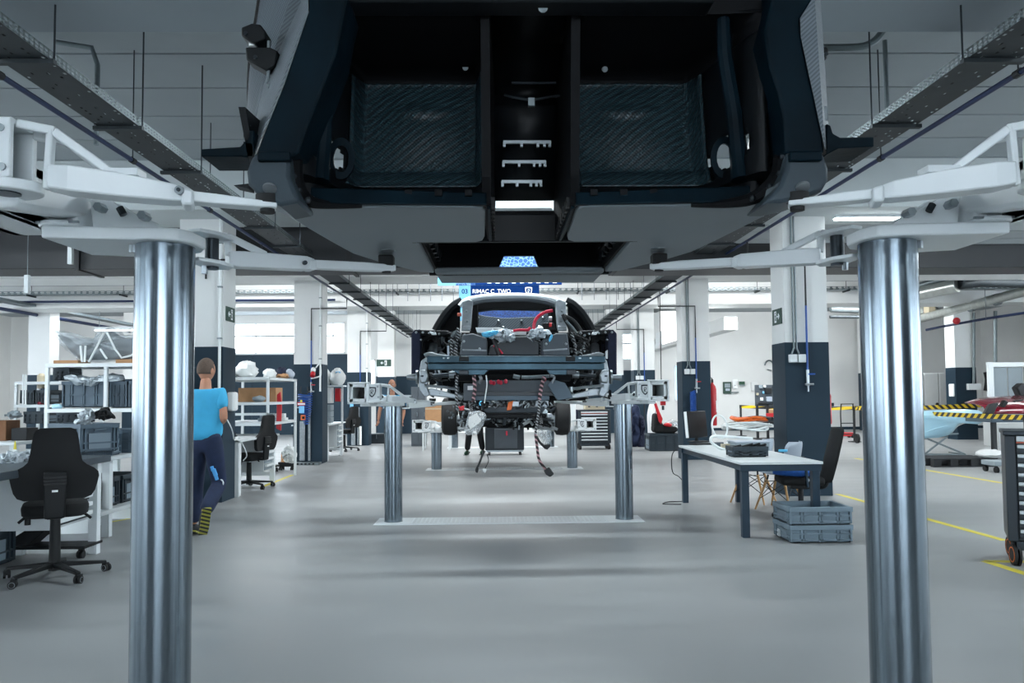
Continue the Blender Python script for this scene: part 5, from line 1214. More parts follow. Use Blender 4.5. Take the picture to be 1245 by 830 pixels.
crate_px(64, 84, 447, 462.5, RY+.2, .3, 'crate_dark', 'small dark crate on top of others at the back of the rack')
tag(crumple('wrapped_fender', 'clear_wrap', [(63, 403), (69, 402), (80, 412), (98, 416), (112, 415), (124, 407), (134, 398), (142, 399), (155, 408), (172, 409), (186, 405), (190, 436), (170, 440), (128, 441), (100, 441), (84, 431), (72, 420)], RY+.3, .32, None, None, 21, .16), 'large car fender wrapped in clear plastic on top of the white rack', 'car part')
fn = crumple('fender_core', 'box_grey', [(66, 405), (80, 414), (98, 420), (114, 419), (126, 410), (136, 401), (155, 411), (186, 410), (186, 434), (150, 438), (100, 438), (84, 428)], RY+.3, .16, None, None, 22, .05); tag(fn, 'dark grey fender panel inside the clear plastic on the rack', 'car part')
for i, pts in enumerate(([(98, 420), (100, 440)], [(104, 420), (103, 440)], [(126, 405), (116, 425), (108, 440)], [(130, 404), (140, 424), (148, 435), (160, 432), (175, 420)], [(122, 424), (130, 436)])):
    tag(MB().tube([P(u, v, RY+.1) for u, v in pts], [.013]*len(pts), 5).build('tape_band', 'tape_white'), ('white tape band nearest the fender tip', 'white tape band beside the tip band on the fender', 'long white tape band crossing up to the fender peak', 'white tape band winding over the dark middle of the fender', 'short white tape band at the fender bottom')[i], 'tape')
tag(MB().box(-.3, .0, -.1, .2, 0, .04, Matrix.Translation(P(100, 442, RY+.2))).build('cardboard_sheet', 'cardboard', bevel=.004), 'flat brown cardboard under the wrapped fender tip', 'cardboard'); tag(MB().box(-.15, .3, -.1, .3, 0, .05, Matrix.Translation(P(160, 442, RY+.2))).build('cardboard_sheet', 'cardboard', bevel=.004), 'flat brown cardboard under the wrapped fender beside the chrome post', 'cardboard')
tag(crumple('wrapped_part', 'foil_wrap', [(76, 460), (82, 456), (96, 462), (110, 463), (122, 458), (132, 455), (150, 456), (155, 461), (140, 462), (124, 464), (112, 470), (104, 468), (90, 465)], RY+.1, .2, None, None, 23), 'long silver grey wrapped car part lying over the rack crates', 'car part')
tag(MB().prism([P(168, 446, RY), P(176, 446, RY), P(176, 470, RY), P(172, 470, RY), P(168, 463, RY)], (0, .02, 0)).build('hanging_cloth', 'bag_white', bevel=.004), 'white cloth hanging from the rack end beside the post', 'cloth')
for px, m, lb, nm in ((69, 'ice_blue_paint', 'pale blue cap lying on the lower rack shelf', 'cap'), (50, 'dark_red_paint', 'small red spool beside the rear shelf', 'spool')):
    tag(MB().lathe([(.05, 0), (.06, .02), (.05, .05), (.02, .06)], P(px, 496.5 if px == 69 else 492, RY+.02 if px == 69 else 12.6), 14).build(nm, m), lb, nm)
# smaller rack farther back with dark crates
a = P(20, 464, 12.5); rk2 = rack('small white rack with dark crates by the outer column', (a.x, 12.5, 0), 0, 1.05, .6, a.z, [.4, P(20, 492, 12.5).z, a.z])
crate_px(24, 41, 474, 491, 12.55, .4, 'crate_dark', 'dark crate on the small rack closer to the outer column'); crate_px(43, 59, 474, 491, 12.55, .4, 'crate_dark', 'dark crate on the small rack closer to the big rack')
for px0, px1, lb in ((28, 56, 'dark crate standing under the small white rack shelf'), (68, 96, 'dark crate standing on the low shelf of the big rack')): crate_px(px0, px1, 500, 515, 12.55 if px0 < 60 else 9.9, .4, 'crate_dark', lb)
MB().tube([P(28, 455, 12.0), P(28, 492, 12.0)], .012, 6).build('conduit', 'white_steel', rk2, True); MB().tube([P(31, 455, 12.0), P(31, 492, 12.0)], .012, 6).build('conduit', 'white_steel', rk2, True)
tag(MB().lathe([(.06, 0), (.06, .2), (.03, .24)], P(50, 472, 12.7), 12).build('spray_bottle', 'beige'), 'beige bottle standing on the small white rack', 'bottle')
tag(crumple('grey_cover', 'foam_grey', [(7, 505), (14, 499), (24, 500), (26, 506), (16, 508)], 10.5, .15, None, None, 25), 'grey folded cover on the shelf by the outer column', 'cover')
t = bench('white side table carrying the brown cardboard box and grey cover', (-6.0, 9.8, 0), 1.4, 1.4, .88, [], top='desk_white', th=.04, name='side_table', apron=False)

# ---------------------------------------------------------------- first aisle workstation (between the columns)
Y1 = 11.2
WS = bench('white workstation desk with a light drawer block beside the first dark column', (-3.68, Y1, 0), 2.0, .8, .80, [(1.42, 1.84, .22, 5)], top='desk_white', th=.03, name='workstation_desk')
MB().box(.0, -.16, .0, .03, 0, .8).build('end_board', 'white_steel', WS, smooth=False)
WS2 = bench('white workstation desk with a dark drawer block beside the second dark column', (-3.72, 17.2, 0), 1.9, .8, .80, [(1.3, 1.8, .22, 4)], top='desk_white', th=.03, name='workstation_desk')
MB().box(.0, -.16, .0, .03, 0, .8).build('end_board', 'white_steel', WS2, smooth=False)
c = FL(308, 594); work_chair('black work chair turned sideways at the light drawer block desk', (c.x-.1, c.y+.1, 0), radians(75), rot=.5, sh=.5)
c = FL(416, 549); work_chair('small black work chair at the second workstation behind the column', (c.x, c.y+.25, 0), radians(60), rot=.2, sh=.52)
# overhead rack behind the desk
ya, yb_ = 12.6, 14.0
a = P(288, 459, 13.2); RL = P(331, 460, 12.8)
rk3 = rack('tall white frame rack with cloths on top and a brown box inside', (-4.62, 12.55, 0), 0, .95, 1.7, 1.73, [1.0, 1.33, 1.73], fz=.802)
MB().box(-.02, .97, -.02, .02, 1.12, 1.16).build('cross_rail', 'white_steel', rk3, bevel=.003)
rk3b = tag(MB().box(-.32, .32, -.2, .2, 0, .24, Matrix.Translation((-4.1, 13.6, 1.33))).build('cardboard_box', 'cardboard', bevel=.006), 'open brown cardboard box on the upper shelf of the tall white rack', 'box')
RTOP = 1.73
for i, (x, y_, w_, d_, h_, m, lb) in enumerate(((-4.45, 12.8, .3, .35, .17, 'bag_white', 'folded white cloth at the corner of the tall rack top'), (-4.15, 13.0, .32, .4, .26, 'bag_white', 'big crumpled white plastic bag on the tall rack top'), (-3.95, 13.6, .2, .3, .16, 'bag_white', 'small white bag beside dark cloth on the tall rack top'), (-3.78, 13.8, .2, .24, .09, 'cardboard', 'flat brown bundle on the tall rack top edge'), (-3.7, 13.95, .15, .2, .16, 'shell_grey', 'pale blue grey bag at the end of the tall rack top'), (-3.82, 13.9, .16, .3, .2, 'jacket_navy', 'dark folded cloth on the tall rack top'))):
    mb = MB(); rr = random.Random(40+i); mb.ball((0, 0, 0), (w_/2*1.1, d_/2*1.1, h_/2*1.15), 16, 9); mb.v = [tuple(Vector(v)*(1+rr.uniform(-.16, .16))) for v in mb.v]; zmin = min(v[2] for v in mb.v)*.72; mb.v = [(v[0], v[1], max(v[2], zmin)-zmin) for v in mb.v]
    o = mb.build('plastic_bag' if 'bag' in lb else 'cloth_bundle', m, ang=50); o.location = (x, y_, RTOP); tag(o, lb, 'bag' if 'bag' in lb else 'cloth')
tag(MB().prism([(-4.3, 12.51, RTOP-.02), (-4.19, 12.51, RTOP-.02), (-4.19, 12.51, RTOP-.3), (-4.3, 12.51, RTOP-.3)], (0, .012, 0)).build('hanging_cloth', 'bag_white', smooth=False), 'white strip hanging down from the tall rack top', 'cloth')
for i, (x, y_, m, lb) in enumerate(((-4.3, 12.7, 'red', 'red and white rag on the middle rack shelf'), (-4.4, 12.75, 'bag_white', 'white pouch beside the red rag on the rack shelf'), (-3.95, 13.0, 'foam_grey', 'grey folded cloth on the middle rack shelf'))):
    mb = MB(); rr = random.Random(60+i); mb.ball((0, 0, .05), (.11, .12, .05), 12, 7); mb.v = [(v[0]+rr.uniform(-.012, .012), v[1]+rr.uniform(-.012, .012), max(0, v[2]+rr.uniform(-.01, .01))) for v in mb.v]; o = mb.build('rag', m, ang=50); o.location = (x, y_, 1.33); tag(o, lb, 'rag')
t = thing('red_trim_part', 'long red painted part hanging on the tall rack', 'car part', (-3.72, 13.3, 1.0)); MB().prism([(-.03, 0, -.12), (.05, 0, -.16), (.06, 0, .3), (.04, 0, .5), (-.02, 0, .45)], (0, .05, 0)).build('part', 'red', t, bevel=.01)
for i, (x, y_, z, s, m, lb, nm) in enumerate(((-4.3, 11.6, .8, (.1, .09, .09), 'pure_white', 'white desk telephone unit on the workstation desk', 'desk_unit'), (-3.95, 13.5, 1.0, (.14, .1, .09), 'foam_grey', 'grey wire basket on the lower rack shelf', 'wire_basket'), (-3.85, 13.9, 1.0, (.12, .1, .08), 'bag_white', 'white parts tray at the end of the lower rack shelf', 'parts_tray'), (-4.15, 12.3, .8, (.07, .05, .04), 'black_plastic', 'black scanner on the workstation desk', 'scanner'))):
    mb = MB(); mb.box(-s[0], s[0], -s[1], s[1], 0, s[2]*.6); mb.box(-s[0]*.8, s[0]*.8, -s[1]*.8, s[1]*.6, s[2]*.6, s[2]*1.5); o = mb.build(nm, m, bevel=.01); o.location = (x, y_, z); tag(o, lb, nm.replace('_', ' '))
tag(crumple('waste_bag', 'bag_white', [(345, 545), (350, 541), (359, 550), (357, 561), (348, 563), (344, 555)], 14.4, .25, None, None, 31), 'white waste bag on a small trolley by the tall rack', 'bag')
t = thing('wheeled_trolley', 'small black wheeled trolley under the white waste bag', 'trolley', tuple(FL(350, 571))); MB().box(-.16, .14, -.12, .12, .07, .16).build('tray', 'black_plastic', t, bevel=.01); MB().box(-.1, -.03, -.125, -.11, .16, .34).build('orange_plate', 'cardboard', t)
for x in (-.12, .1):
    for y_ in (-.09, .09): caster(t, (x, y_, 0), .03)
t = thing('drawer_pedestal', 'low black wheeled stool base under the drawer block', 'stool', tuple(FL(325, 574))); MB().box(-.3, .2, -.12, .12, .1, .14).build('tray', 'black_plastic', t, bevel=.01)
for x in (-.25, .15):
    for y_ in (-.09, .09): caster(t, (x, y_, 0), .035)
# dispenser and socket on the first column, exit signs
a = P(283, 488, 10.72); t = thing('soap_dispenser', 'white rounded dispenser on the aisle face of the first dark column', 'dispenser', tuple(a))
MB().box(-.06, .05, -.09, .09, -.13, .13, Matrix.Translation(Vector((-3.67, 10.9, a.z)))).build('body', 'pure_white', t, True, bevel=.03, seg=3)
MB().box(-3.82, -3.73, 10.585, 10.65, P(277, 476, 10.6).z-.05, P(277, 476, 10.6).z+.05).build('socket_box', 'white_steel', t, True, bevel=.006)
MB().tube(smooth_path([Vector((-3.75, 10.6, 1.3)), Vector((-3.62, 10.7, 1.0)), Vector((-3.68, 11.0, .82)), Vector((-3.7, 11.25, .83)), Vector((-3.6, 11.3, .6)), Vector((-3.68, 11.4, .5))]), .008, 6).build('cable', 'cable_white', t, True)
def exit_sign(loc, rz, w_, h_, label, flip=False):
    """running figure and arrow on a plate; front faces -Y before turning"""
    t = thing('exit_sign', label, 'sign', loc, rz); MB().box(-w_/2, w_/2, 0, .008, -h_/2, h_/2).build('plate', 'sign_dark_green', t)
    k = -1 if flip else 1; g = MB(); u = h_
    bar = lambda a, b, c_: g.bar(Vector((k*a[0]*u, -.002, a[1]*u)), Vector((k*b[0]*u, -.002, b[1]*u)), c_*u, .006, up=(0, 1, 0))
    g.box(min(k*.1*u, k*.42*u), max(k*.1*u, k*.42*u), -.003, 0, -.36*u, .36*u); g.build('door_field', 'sign_white', t, smooth=False); g = MB()
    bar((.2, -.02), (.2, .15), .1); bar((.2, -.02), (.3, -.25), .07); bar((.2, -.02), (.14, -.26), .07); bar((.2, .12), (.33, .02), .06); g.ball((k*.22*u, -.004, .24*u), (.06*u, .004, .06*u), 10, 6); g.build('figure', 'sign_dark_green', t); g = MB()
    bar((-.42, 0), (-.05, 0), .1); bar((-.42, 0), (-.26, .16), .09); bar((-.42, 0), (-.26, -.16), .09); g.build('arrow', 'sign_white', t)
    return t
exit_sign((-3.718, 10.92, P(281, 382, 10.9).z), radians(90), .36, .2, 'green exit sign with running figure and arrow on the first column of the desk side')
exit_sign((3.938, 10.9, P(948, 385, 10.9).z), radians(-90), .36, .22, 'green exit sign with running figure and arrow on the first column of the table side', True)
a = P(466.5, 441, 22.5); exit_sign((a.x, 22.53, a.z), 0, .42, .2, 'green exit sign with running figure and arrow on a distant white column')
# second dark column, desk side: hose, signs and tool strip
YC = 16.64
t = thing('air_tool_station', 'blue coiled air hose hanging on the second dark column of the desk side', 'air hose', tuple(P(370, 500, YC)))
pts = []
for i in range(170):
    u = i/169; c = P(371+1.5*u, 478+38*u, YC-.13); r = (.15-.11*u*u); pts.append(c+Vector((r*cos(i*.5), .06*sin(i*.5), 0)))
MB().tube(pts, .009, 6).build('coiled_hose', 'blue_hose', t, True)
MB().tube(smooth_path([P(366, 470, YC-.05), P(366, 478, YC-.12), P(374, 478, YC-.12), P(374, 470, YC-.05)]), .012, 6).build('hose_loop', 'cable_black', t, True)
pl3 = lambda nm, m, x0, x1, y0, y1, d=.02, off=.03: MB().box(P(x0, y0, YC-off).x, P(x1, y0, YC-off).x, YC-off-d, YC-off, P(x0, y1, YC-off).z, P(x0, y0, YC-off).z).build(nm, m, t, True, bevel=.004)
pl3('tool_strip', 'alu_cast', 375, 378, 481, 560); pl3('tool_strip', 'alu_cast', 364.5, 371, 512, 560); pl3('cross_bar', 'alu_cast', 362, 378, 481, 483)
t = thing('notice_plate', 'red and white warning notice with blue plate on the hose column', 'notice', tuple(P(366, 474, YC)))
MB().bar((P(366, 495, YC).x, YC, P(366, 495, YC).z), (P(366, 495, YC).x, YC-.27, P(366, 495, YC).z), .03).build('bracket', 'steel', t, True)
pl3('red_notice', 'red', 361.5, 371, 489, 493, .006, .26); pl3('white_notice', 'paper', 362, 371, 490, 492, .004, .268); pl3('blue_plate', 'sign_sky', 363.5, 370, 493.5, 502, .006, .26); pl3('warning_mark', 'yellow_paint', 365, 367.5, 486, 489, .006, .26)
pl3('orange_gauge', 'orange', 366, 371.5, 504.5, 510.5, .03, .26); pl3('gauge_face', 'black_plastic', 367.3, 370.3, 506, 509, .01, .29)
a = P(381, 452, YC-.1); t = thing('power_socket', 'white and red industrial power socket with hanging lead on the hose column', 'socket', tuple(a))
MB().cyl(a+Vector((0, .02, .06)), a+Vector((0, -.05, 0)), .05, n=14).build('socket_body', 'pure_white', t, True); MB().cyl(a+Vector((0, -.02, -.02)), a+Vector((.0, -.07, -.09)), .052, n=14).build('socket_cap', 'red', t, True)
MB().tube(smooth_path([P(384, 447, YC-.1), P(389, 442, YC-.06), P(390, 455, YC-.05), P(387, 458, YC-.1), P(378, 460, YC-.1)]), .016, 6).build('lead', 'cable_white', t, True)
t = thing('foot_plate', 'grey perforated foot plate at the base of the hose column', 'foot plate', (-3.95, 16.4, 0)); MB().box(-.4, .25, -.12, .12, 0, .05).build('plate', 'galv', t, bevel=.005); 
for i in range(7): MB().box(-.37+.08*i, -.33+.08*i, -.125, .0, .012, .04).build('slot', 'black_plastic', t)
# stack behind it with white bags
a = P(393, 461, 17.6); b = P(406, 531, 17.6)
t = thing('drawer_stack', 'stacked grey small-part drawers under white bags on the second workstation', 'drawer unit', (-3.85, 17.7, .8)); 
for i in range(3): 
    d = MB().box(-.16, .12, -.15, .15, .02+.14*i, .15+.14*i).build('drawer', 'foam_grey', t, bevel=.006); MB().box(-.06, .04, -.165, -.15, .10+.14*i, .125+.14*i).build('handle', 'crate_dark', d)
MB().box(-.16, .12, -.15, .15, .46, .82).build('white_box', 'bag_white', t, bevel=.01); MB().box(-.17, .4, -.2, .2, .83, .86).build('top_board', 'white_steel', t); MB().box(.32, .36, -.02, .02, 0, .84).build('post', 'white_steel', t)
for i, (x, w_, lb) in enumerate(((-3.9, .3, 'crumpled white plastic bag on the second workstation shelf by the hose column'), (-3.62, .34, 'second crumpled white plastic bag hanging over the workstation shelf end'))):
    mb = MB(); rr = random.Random(80+i); mb.ball((0, 0, .16), (w_/2, .2, .2), 16, 9); mb.v = [tuple(Vector(v)*(1+rr.uniform(-.14, .14))) for v in mb.v]; mb.v = [(v[0], v[1], max(0, v[2])) for v in mb.v]; o = mb.build('plastic_bag', 'bag_white', ang=50); o.location = (x, 17.7, 1.662); tag(o, lb, 'bag')
tag(MB().box(-.05, .05, -.04, .04, 0, .12, Matrix.Translation(P(411, 458, 17.6))).build('blue_device', 'sign_sky', bevel=.01), 'small blue device clipped to the workstation post', 'device'); tag(MB().box(-.06, .06, -.05, .05, 0, .3, Matrix.Translation(P(411, 488, 17.7))).build('red_case', 'red', bevel=.01), 'red case on the second workstation behind the grey drawers', 'case')
# third column: blue plate, gauge and posts
a = P(428, 505, 22.3); t = thing('air_tool_station', 'tool strip with blue plate and orange gauge on the third dark column', 'air hose', (a.x, 22.4, .5))
for x0, x1, y0, y1, m in ((425.5, 429.5, 490, 500, 'sign_sky'), (427, 432, 498, 502, 'orange'), (427, 432, 505, 541, 'alu_cast'), (434.5, 437, 495, 541, 'alu_cast'), (436, 439.5, 518, 541, 'pure_white')):
    A_, B_ = P(x0, y1, 22.4), P(x1, y0, 22.4); MB().box(A_.x, B_.x, 22.4, 22.43, max(A_.z, .0), B_.z).build('strip', m, t, True)
# door frame and dark cabinets in the far bay behind the bald worker
for (x0, x1, y0, y1, yy, m, lb, nm) in ((444, 478, 527, 541, 23.4, 'cart_dark', 'long low dark cabinet by the far dark wall panels', 'low_cabinet'), (500, 517, 470, 545, 22, 'box_grey', 'tall grey cabinet behind the bald worker', 'tall_cabinet')):
    A_, B_ = P(x0, y1, yy), P(x1, y0, yy); t = thing(nm, lb, 'cabinet', ((A_.x+B_.x)/2, yy, 0)); MB().box(A_.x, B_.x, yy, yy+.5, 0, B_.z).build('body', m, t, True, bevel=.01); n = 2
    for i in range(n): w_ = (B_.x-A_.x)/n; d = MB().box(A_.x+w_*i+.01, A_.x+w_*(i+1)-.01, yy-.02, yy, .06, B_.z-.03).build('door', m, t, True, bevel=.004); MB().box(A_.x+w_*(i+.8), A_.x+w_*(i+.8)+.02, yy-.04, yy-.02, B_.z*.5, B_.z*.5+.12).build('handle', 'steel', d, True)
A_, B_ = P(517, 513, 20.3), P(544, 489, 20.3); t = thing('cardboard_box', 'light brown cardboard box on a table behind the lowered car', 'box', ((A_.x+B_.x)/2, 20.3, A_.z)); MB().box(A_.x, B_.x, 20.3, 20.8, A_.z, B_.z).build('carton', 'cardboard', t, True, bevel=.005); MB().box(A_.x, B_.x, 20.295, 20.3, (A_.z*.35+B_.z*.65), (A_.z*.3+B_.z*.7)).build('tape', 'beige', t, True)
t = thing('side_table', 'small table carrying the light brown cardboard box', 'table', ((A_.x+B_.x)/2, 20.5, 0)); MB().box(A_.x-.1, B_.x+.1, 20.2, 20.95, A_.z-.04, A_.z).build('table_top', 'desk_white', t, True, bevel=.004)
for x in (A_.x-.05, B_.x+.05):
    for y_ in (20.25, 20.9): MB().box(x-.02, x+.02, y_-.02, y_+.02, 0, A_.z-.04).build('leg', 'white_steel', t, True)
# ================================================================ LAPTOP TABLE SIDE
YN, YFAR, X0, X1, TT = 7.68, 10.14, 2.413, 3.11, .735
t = thing('long_table', 'long table with pale grey top and dark blue steel legs', 'table', ((X0+X1)/2, (YN+YFAR)/2, 0))
MB().box(X0-.06, X1+.06, YN-.07, YFAR+.07, TT-.025, TT).build('table_top', 'table_top', t, True, bevel=.003)
for x in (X0, X1):
    MB().box(x-.03 if x == X0 else x, x if x == X0 else x+.03, YN-.04, YFAR+.04, TT-.09, TT-.026).build('side_rail', 'table_frame', t, True, bevel=.003)
    for y in (YN, YFAR): MB().box(x-.036, x+.036, y-.036, y+.036, 0, TT-.026).build('leg', 'table_frame', t, True, bevel=.004)
for y in (YN, YFAR): MB().box(X0-.05, X1+.05, y-.05, y-.02, TT-.09, TT-.026).build('end_rail', 'table_frame', t, True, bevel=.003)
# monitor
p = PZ(849, 537, TT); t = thing('monitor', 'black flat monitor with a pale side bezel standing at the table end', 'monitor', tuple(p), radians(42))
MB().box(-.13, .13, -.09, .09, 0, .015).build('base', 'black_plastic', t, bevel=.006); MB().bar((0, .03, .01), (0, .02, .2), .05, .02).build('stand', 'black_plastic', t)
R_ = Matrix.Rotation(radians(-5), 4, 'X'); MB().box(-.23, .23, -.01, .035, .06, .43, R_).build('housing', 'black_plastic', t, bevel=.006); MB().box(-.236, -.23, -.01, .035, .065, .425, R_).build('side_bezel', 'pure_white', t, bevel=.002)
MB().box(-.222, .222, -.016, -.009, .068, .422, R_).build('bezel', 'black_plastic', t, bevel=.003); MB().box(-.205, .205, -.018, -.015, .085, .405, R_).build('screen', 'display_black', t, smooth=False)
p = PZ(856, 540, TT); tag(MB().box(-.2, .2, -.07, .07, 0, .02, Matrix.Translation(p) @ Matrix.Rotation(.5, 4, 'Z')).build('keyboard', 'black_plastic', bevel=.005), 'black keyboard lying in front of the monitor', 'keyboard')
pipe('monitor_cable', [Vector((X0-.07, YFAR, TT-.02)), Vector((X0-.16, YFAR, .62)), Vector((X0-.16, YFAR, .4)), Vector((X0-.05, YFAR+.1, .32)), Vector((X0+.03, YFAR+.1, .2)), Vector((X0+.05, YFAR+.1, .02)), Vector((X0-.2, YFAR+.05, .008)), Vector((X0-.32, YFAR-.15, .008)), Vector((X0-.1, YFAR-.2, .008))], .006, 'cable_black', 'black cable looping off the table edge down to the floor', 'cable', 5)
# coiled hoses and cables
c = PZ(908, 536, TT)
t = thing('hose_coil', 'large coil of white hose lying on the long table', 'hose', tuple(c)); rnd = random.Random(5); pts = []
for i in range(5*24):
    a = 2*pi*i/24; pts.append(c+Vector(((.30+.035*sin(i*.21))*cos(a), (.42+.04*cos(i*.33))*sin(a), .17+.018*(i/24)+.02*sin(a*2+i*.05))))
MB().tube(pts, .013, 8).build('coil', 'cable_white', t, True)
pts = [Vector(P(x, y, 9.25)) for x, y in ((908, 548), (880, 546), (868, 540), (864, 535), (868, 530), (890, 531), (915, 533))]; MB().tube(smooth_path(pts, 8), .016, 8).build('lower_loop', 'cable_white', t, True)
pts = [Vector(P(866+9+9.2*cos(a)+1.6*sin(a), 518.5+14*sin(a), 9.7)) for a in [2*pi*i/36 for i in range(37)]]; MB().tube(pts, .012, 8).build('standing_loop', 'cable_white', t, True)
t = thing('cable_coil', 'bright orange cable coil lying on the white hose coil', 'cable', tuple(c+Vector((0, .1, .26)))); pts = []
for i in range(4*20):
    a = 2*pi*i/20; pts.append(c+Vector((.05+(.22+.03*sin(i*.4))*cos(a), .05+(.3+.04*cos(i*.5))*sin(a), .285+.012*(i/20)+.012*sin(3*a))))
MB().tube(pts, .015, 7).build('coil', 'cable_orange', t, True); MB().tube([c+Vector((.1, .2, .32)), c+Vector((.2, .0, .335)), c+Vector((.3, -.2, .32))], .02, 7).build('strap', 'cable_black', t, True)
p = PZ(922, 549, TT); t = thing('grey_case', 'pale grey open box under the white hose coil', 'box', (p.x, p.y+.35, TT)); MB().box(-.2, .2, -.16, .16, 0, .09).build('body', 'foam_grey', t, bevel=.006); MB().box(-.21, .21, -.17, .17, .09, .105).build('lid', 'shell_grey', t, bevel=.006)
for i, (px, py, s, m, lb) in enumerate(((882, 546, .05, 'beige', 'beige fitting lying under the white hose loop'), (890, 545, .06, 'pure_white', 'white label box under the white hose loop'), (875, 543, .045, 'box_grey', 'grey coupling lying under the white hose loop'), (952, 549, .05, 'sky_cloth', 'light blue tape roll on the corner of the long table'), (863, 540, .02, 'steel', 'small silver clip beside the keyboard'))):
    p = PZ(px, py, TT); o = (MB().lathe([(s*.5, 0), (s, 0), (s, s*.5), (s*.5, s*.5), (s*.5, 0)], p, 18, caps=False) if 'roll' in lb else MB().box(-s, s, -s*.7, s*.7, 0, s*1.3, Matrix.Translation(p))).build('tape_roll' if 'roll' in lb else 'fitting', m, bevel=.004); tag(o, lb, 'tape' if 'roll' in lb else 'fitting')
p = PZ(914, 556, TT); TB = crate(.38, .26, .11, 'crate_dark', 'dark grey tray full of black hand tools on the long table', (p.x, p.y+.16, TT), 0, mark=False)
rnd = random.Random(9)
for i, (lb) in enumerate(('black pliers lying across the dark tool tray', 'black torch lying in the dark tool tray', 'black screwdriver standing out of the dark tool tray', 'black ratchet at the end of the dark tool tray')):
    q = Vector((p.x-.13+.08*i, p.y+.16, TT+.10)); tag(MB().bar(q, q+Vector((rnd.uniform(.04, .1), rnd.uniform(-.08, .1), rnd.uniform(.01, .06))), .025).build('hand_tool', 'black_plastic', bevel=.005), lb, 'tool')
p = PZ(895, 553, TT); t = thing('spray_valve', 'red and white air fitting lying beside the dark tool tray', 'fitting', tuple(p)); MB().ball((0, 0, .045), (.03, .04, .03), 10, 7).build('red_cap', 'red', t); MB().cyl((-.03, -.02, .02), (.02, -.04, .02), .022, n=12).build('white_ring', 'pure_white', t); MB().box(-.04, .07, -.01, .06, 0, .03).build('body', 'black_plastic', t, bevel=.006)
# shell chairs
def shell_chair(label, loc, rz):
    """sits facing +Y"""
    t = thing('shell_chair', label, 'chair', loc, rz); mb = MB()
    prof = smooth_path([Vector((0, .21, .44)), Vector((0, .14, .425)), Vector((0, .0, .41)), Vector((0, -.13, .42)), Vector((0, -.2, .48)), Vector((0, -.235, .6)), Vector((0, -.26, .74)), Vector((0, -.275, .82))], 4); n = len(prof)-1
    def f(u, v):
        p = prof[min(int(round(u*n)), n)]; x = -1+2*v; hw = .225-.03*abs(u-.5); e = (1-u)*1.0
        if u > .85: hw *= (1-((u-.85)/.15)**2*.35)
        lift = .07*x*x*(1 if u < .45 else 0)+ (.0); fwd = .09*x*x*(1 if u > .35 else u/.35)
        return Vector((x*hw, p.y+fwd, p.z+.05*x*x*(1-u)))
    mb.grid(f, n, 10); mb.build('seat_shell', 'shell_grey', t, solid=.008, ang=60)
    for sx in (-1, 1):
        for sy in (-1, 1): MB().cyl((sx*.12, sy*.11, .36), (sx*.22, sy*.22+.0, 0), .017, .011, n=10).build('leg', 'wood_leg', t); MB().cyl((sx*.12, sy*.11, .34), (sx*.1, sy*.1, .415), .012, n=8).build('leg_socket', 'cable_black', t)
    for a, b in (((-.19, -.18, .13), (.13, -.12, .33)), ((.19, -.18, .13), (-.13, -.12, .33)), ((-.19, .18, .13), (.13, .12, .33)), ((.19, .18, .13), (-.13, .12, .33)), ((-.19, -.18, .13), (-.13, .12, .33)), ((.19, .18, .13), (.13, -.12, .33)), ((.19, -.18, .13), (.13, .12, .33)), ((-.19, .18, .13), (-.13, -.12, .33)), ((-.15, -.12, .34), (.15, .12, .34)), ((-.15, .12, .34), (.15, -.12, .34))): MB().cyl(a, b, .005, n=6).build('wire_strut', 'cable_black', t)
    return t
shell_chair('pale grey shell chair with wooden legs behind the table, nearer the monitor', (3.30, 10.15, 0), radians(52)); shell_chair('pale grey shell chair with wooden legs behind the table, next to the black chair', (3.42, 9.5, 0), radians(45))
# black task chair with jacket
oc = thing('task_chair', 'black task chair with leaning mesh back at the end of the long table', 'chair', (3.42, 8.85, 0), radians(80)); star_base(oc, .3, rot=.5)
MB().cyl((0, 0, .1), (0, 0, .36), .03, n=14).build('gas_spring', 'black_plastic', oc); MB().box(-.1, .1, -.12, .12, .33, .39).build('mechanism', 'black_plastic', oc, bevel=.01)
MB().box(-.24, .24, -.22, .25, .38, .47).build('seat', 'black_soft', oc, bevel=.035, seg=3)
back_shape([(0, .16), (.04, .21), (.25, .235), (.45, .225), (.57, .2), (.6, .15)], -.23, .25, .045, .41, .05).build('backrest', 'black_soft', oc)
MB().tube(smooth_path([Vector((0, -.1, .35)), Vector((0, -.26, .36)), Vector((0, -.29, .5)), Vector((0, -.34, .75))]), .03, 8).build('back_post', 'black_plastic', oc); MB().box(-.08, .08, -.36, -.3, .62, .72).build('lumbar_block', 'black_plastic', oc, bevel=.01)
for s in (-1, 1):
    MB().bar((s*.27, -.02, .37), (s*.29, 0, .63), .05, .025).build('arm_post', 'table_frame', oc, bevel=.006); MB().box(s*.29-.04, s*.29+.04, -.12, .14, .63, .66).build('armrest', 'black_plastic', oc, bevel=.01)
    MB().cyl((s*.275-.02, -.02, .45), (s*.275+.02, -.02, .45), .02, n=10).build('arm_screw', 'alu_cast', oc)
mb = MB(); rr = random.Random(2); mb.ball((0, 0, 0), (.22, .24, .09), 20, 10); mb.v = [tuple(Vector(v)*(1+rr.uniform(-.1, .1))) for v in mb.v]; mb.v = [(v[0], v[1], max(v[2], -.045)+.045) for v in mb.v]
o = mb.build('folded_jacket', 'denim_blue', ang=60); o.location = (3.34, 8.86, .475); tag(o, 'bright blue folded jacket lying on the black task chair seat', 'jacket')
# two stacked crates in front
c = FL(998, 660.5); z0 = c.y
crate(.6, .46, .165, 'crate_light', 'lower of the two stacked blue grey crates in front of the long table', (c.x+.02, z0+.25, 0), 0); crate(.6, .46, .165, 'crate_light', 'upper open one of the two stacked blue grey crates in front of the long table', (c.x+.02, z0+.25, .167), 0, mark=False)
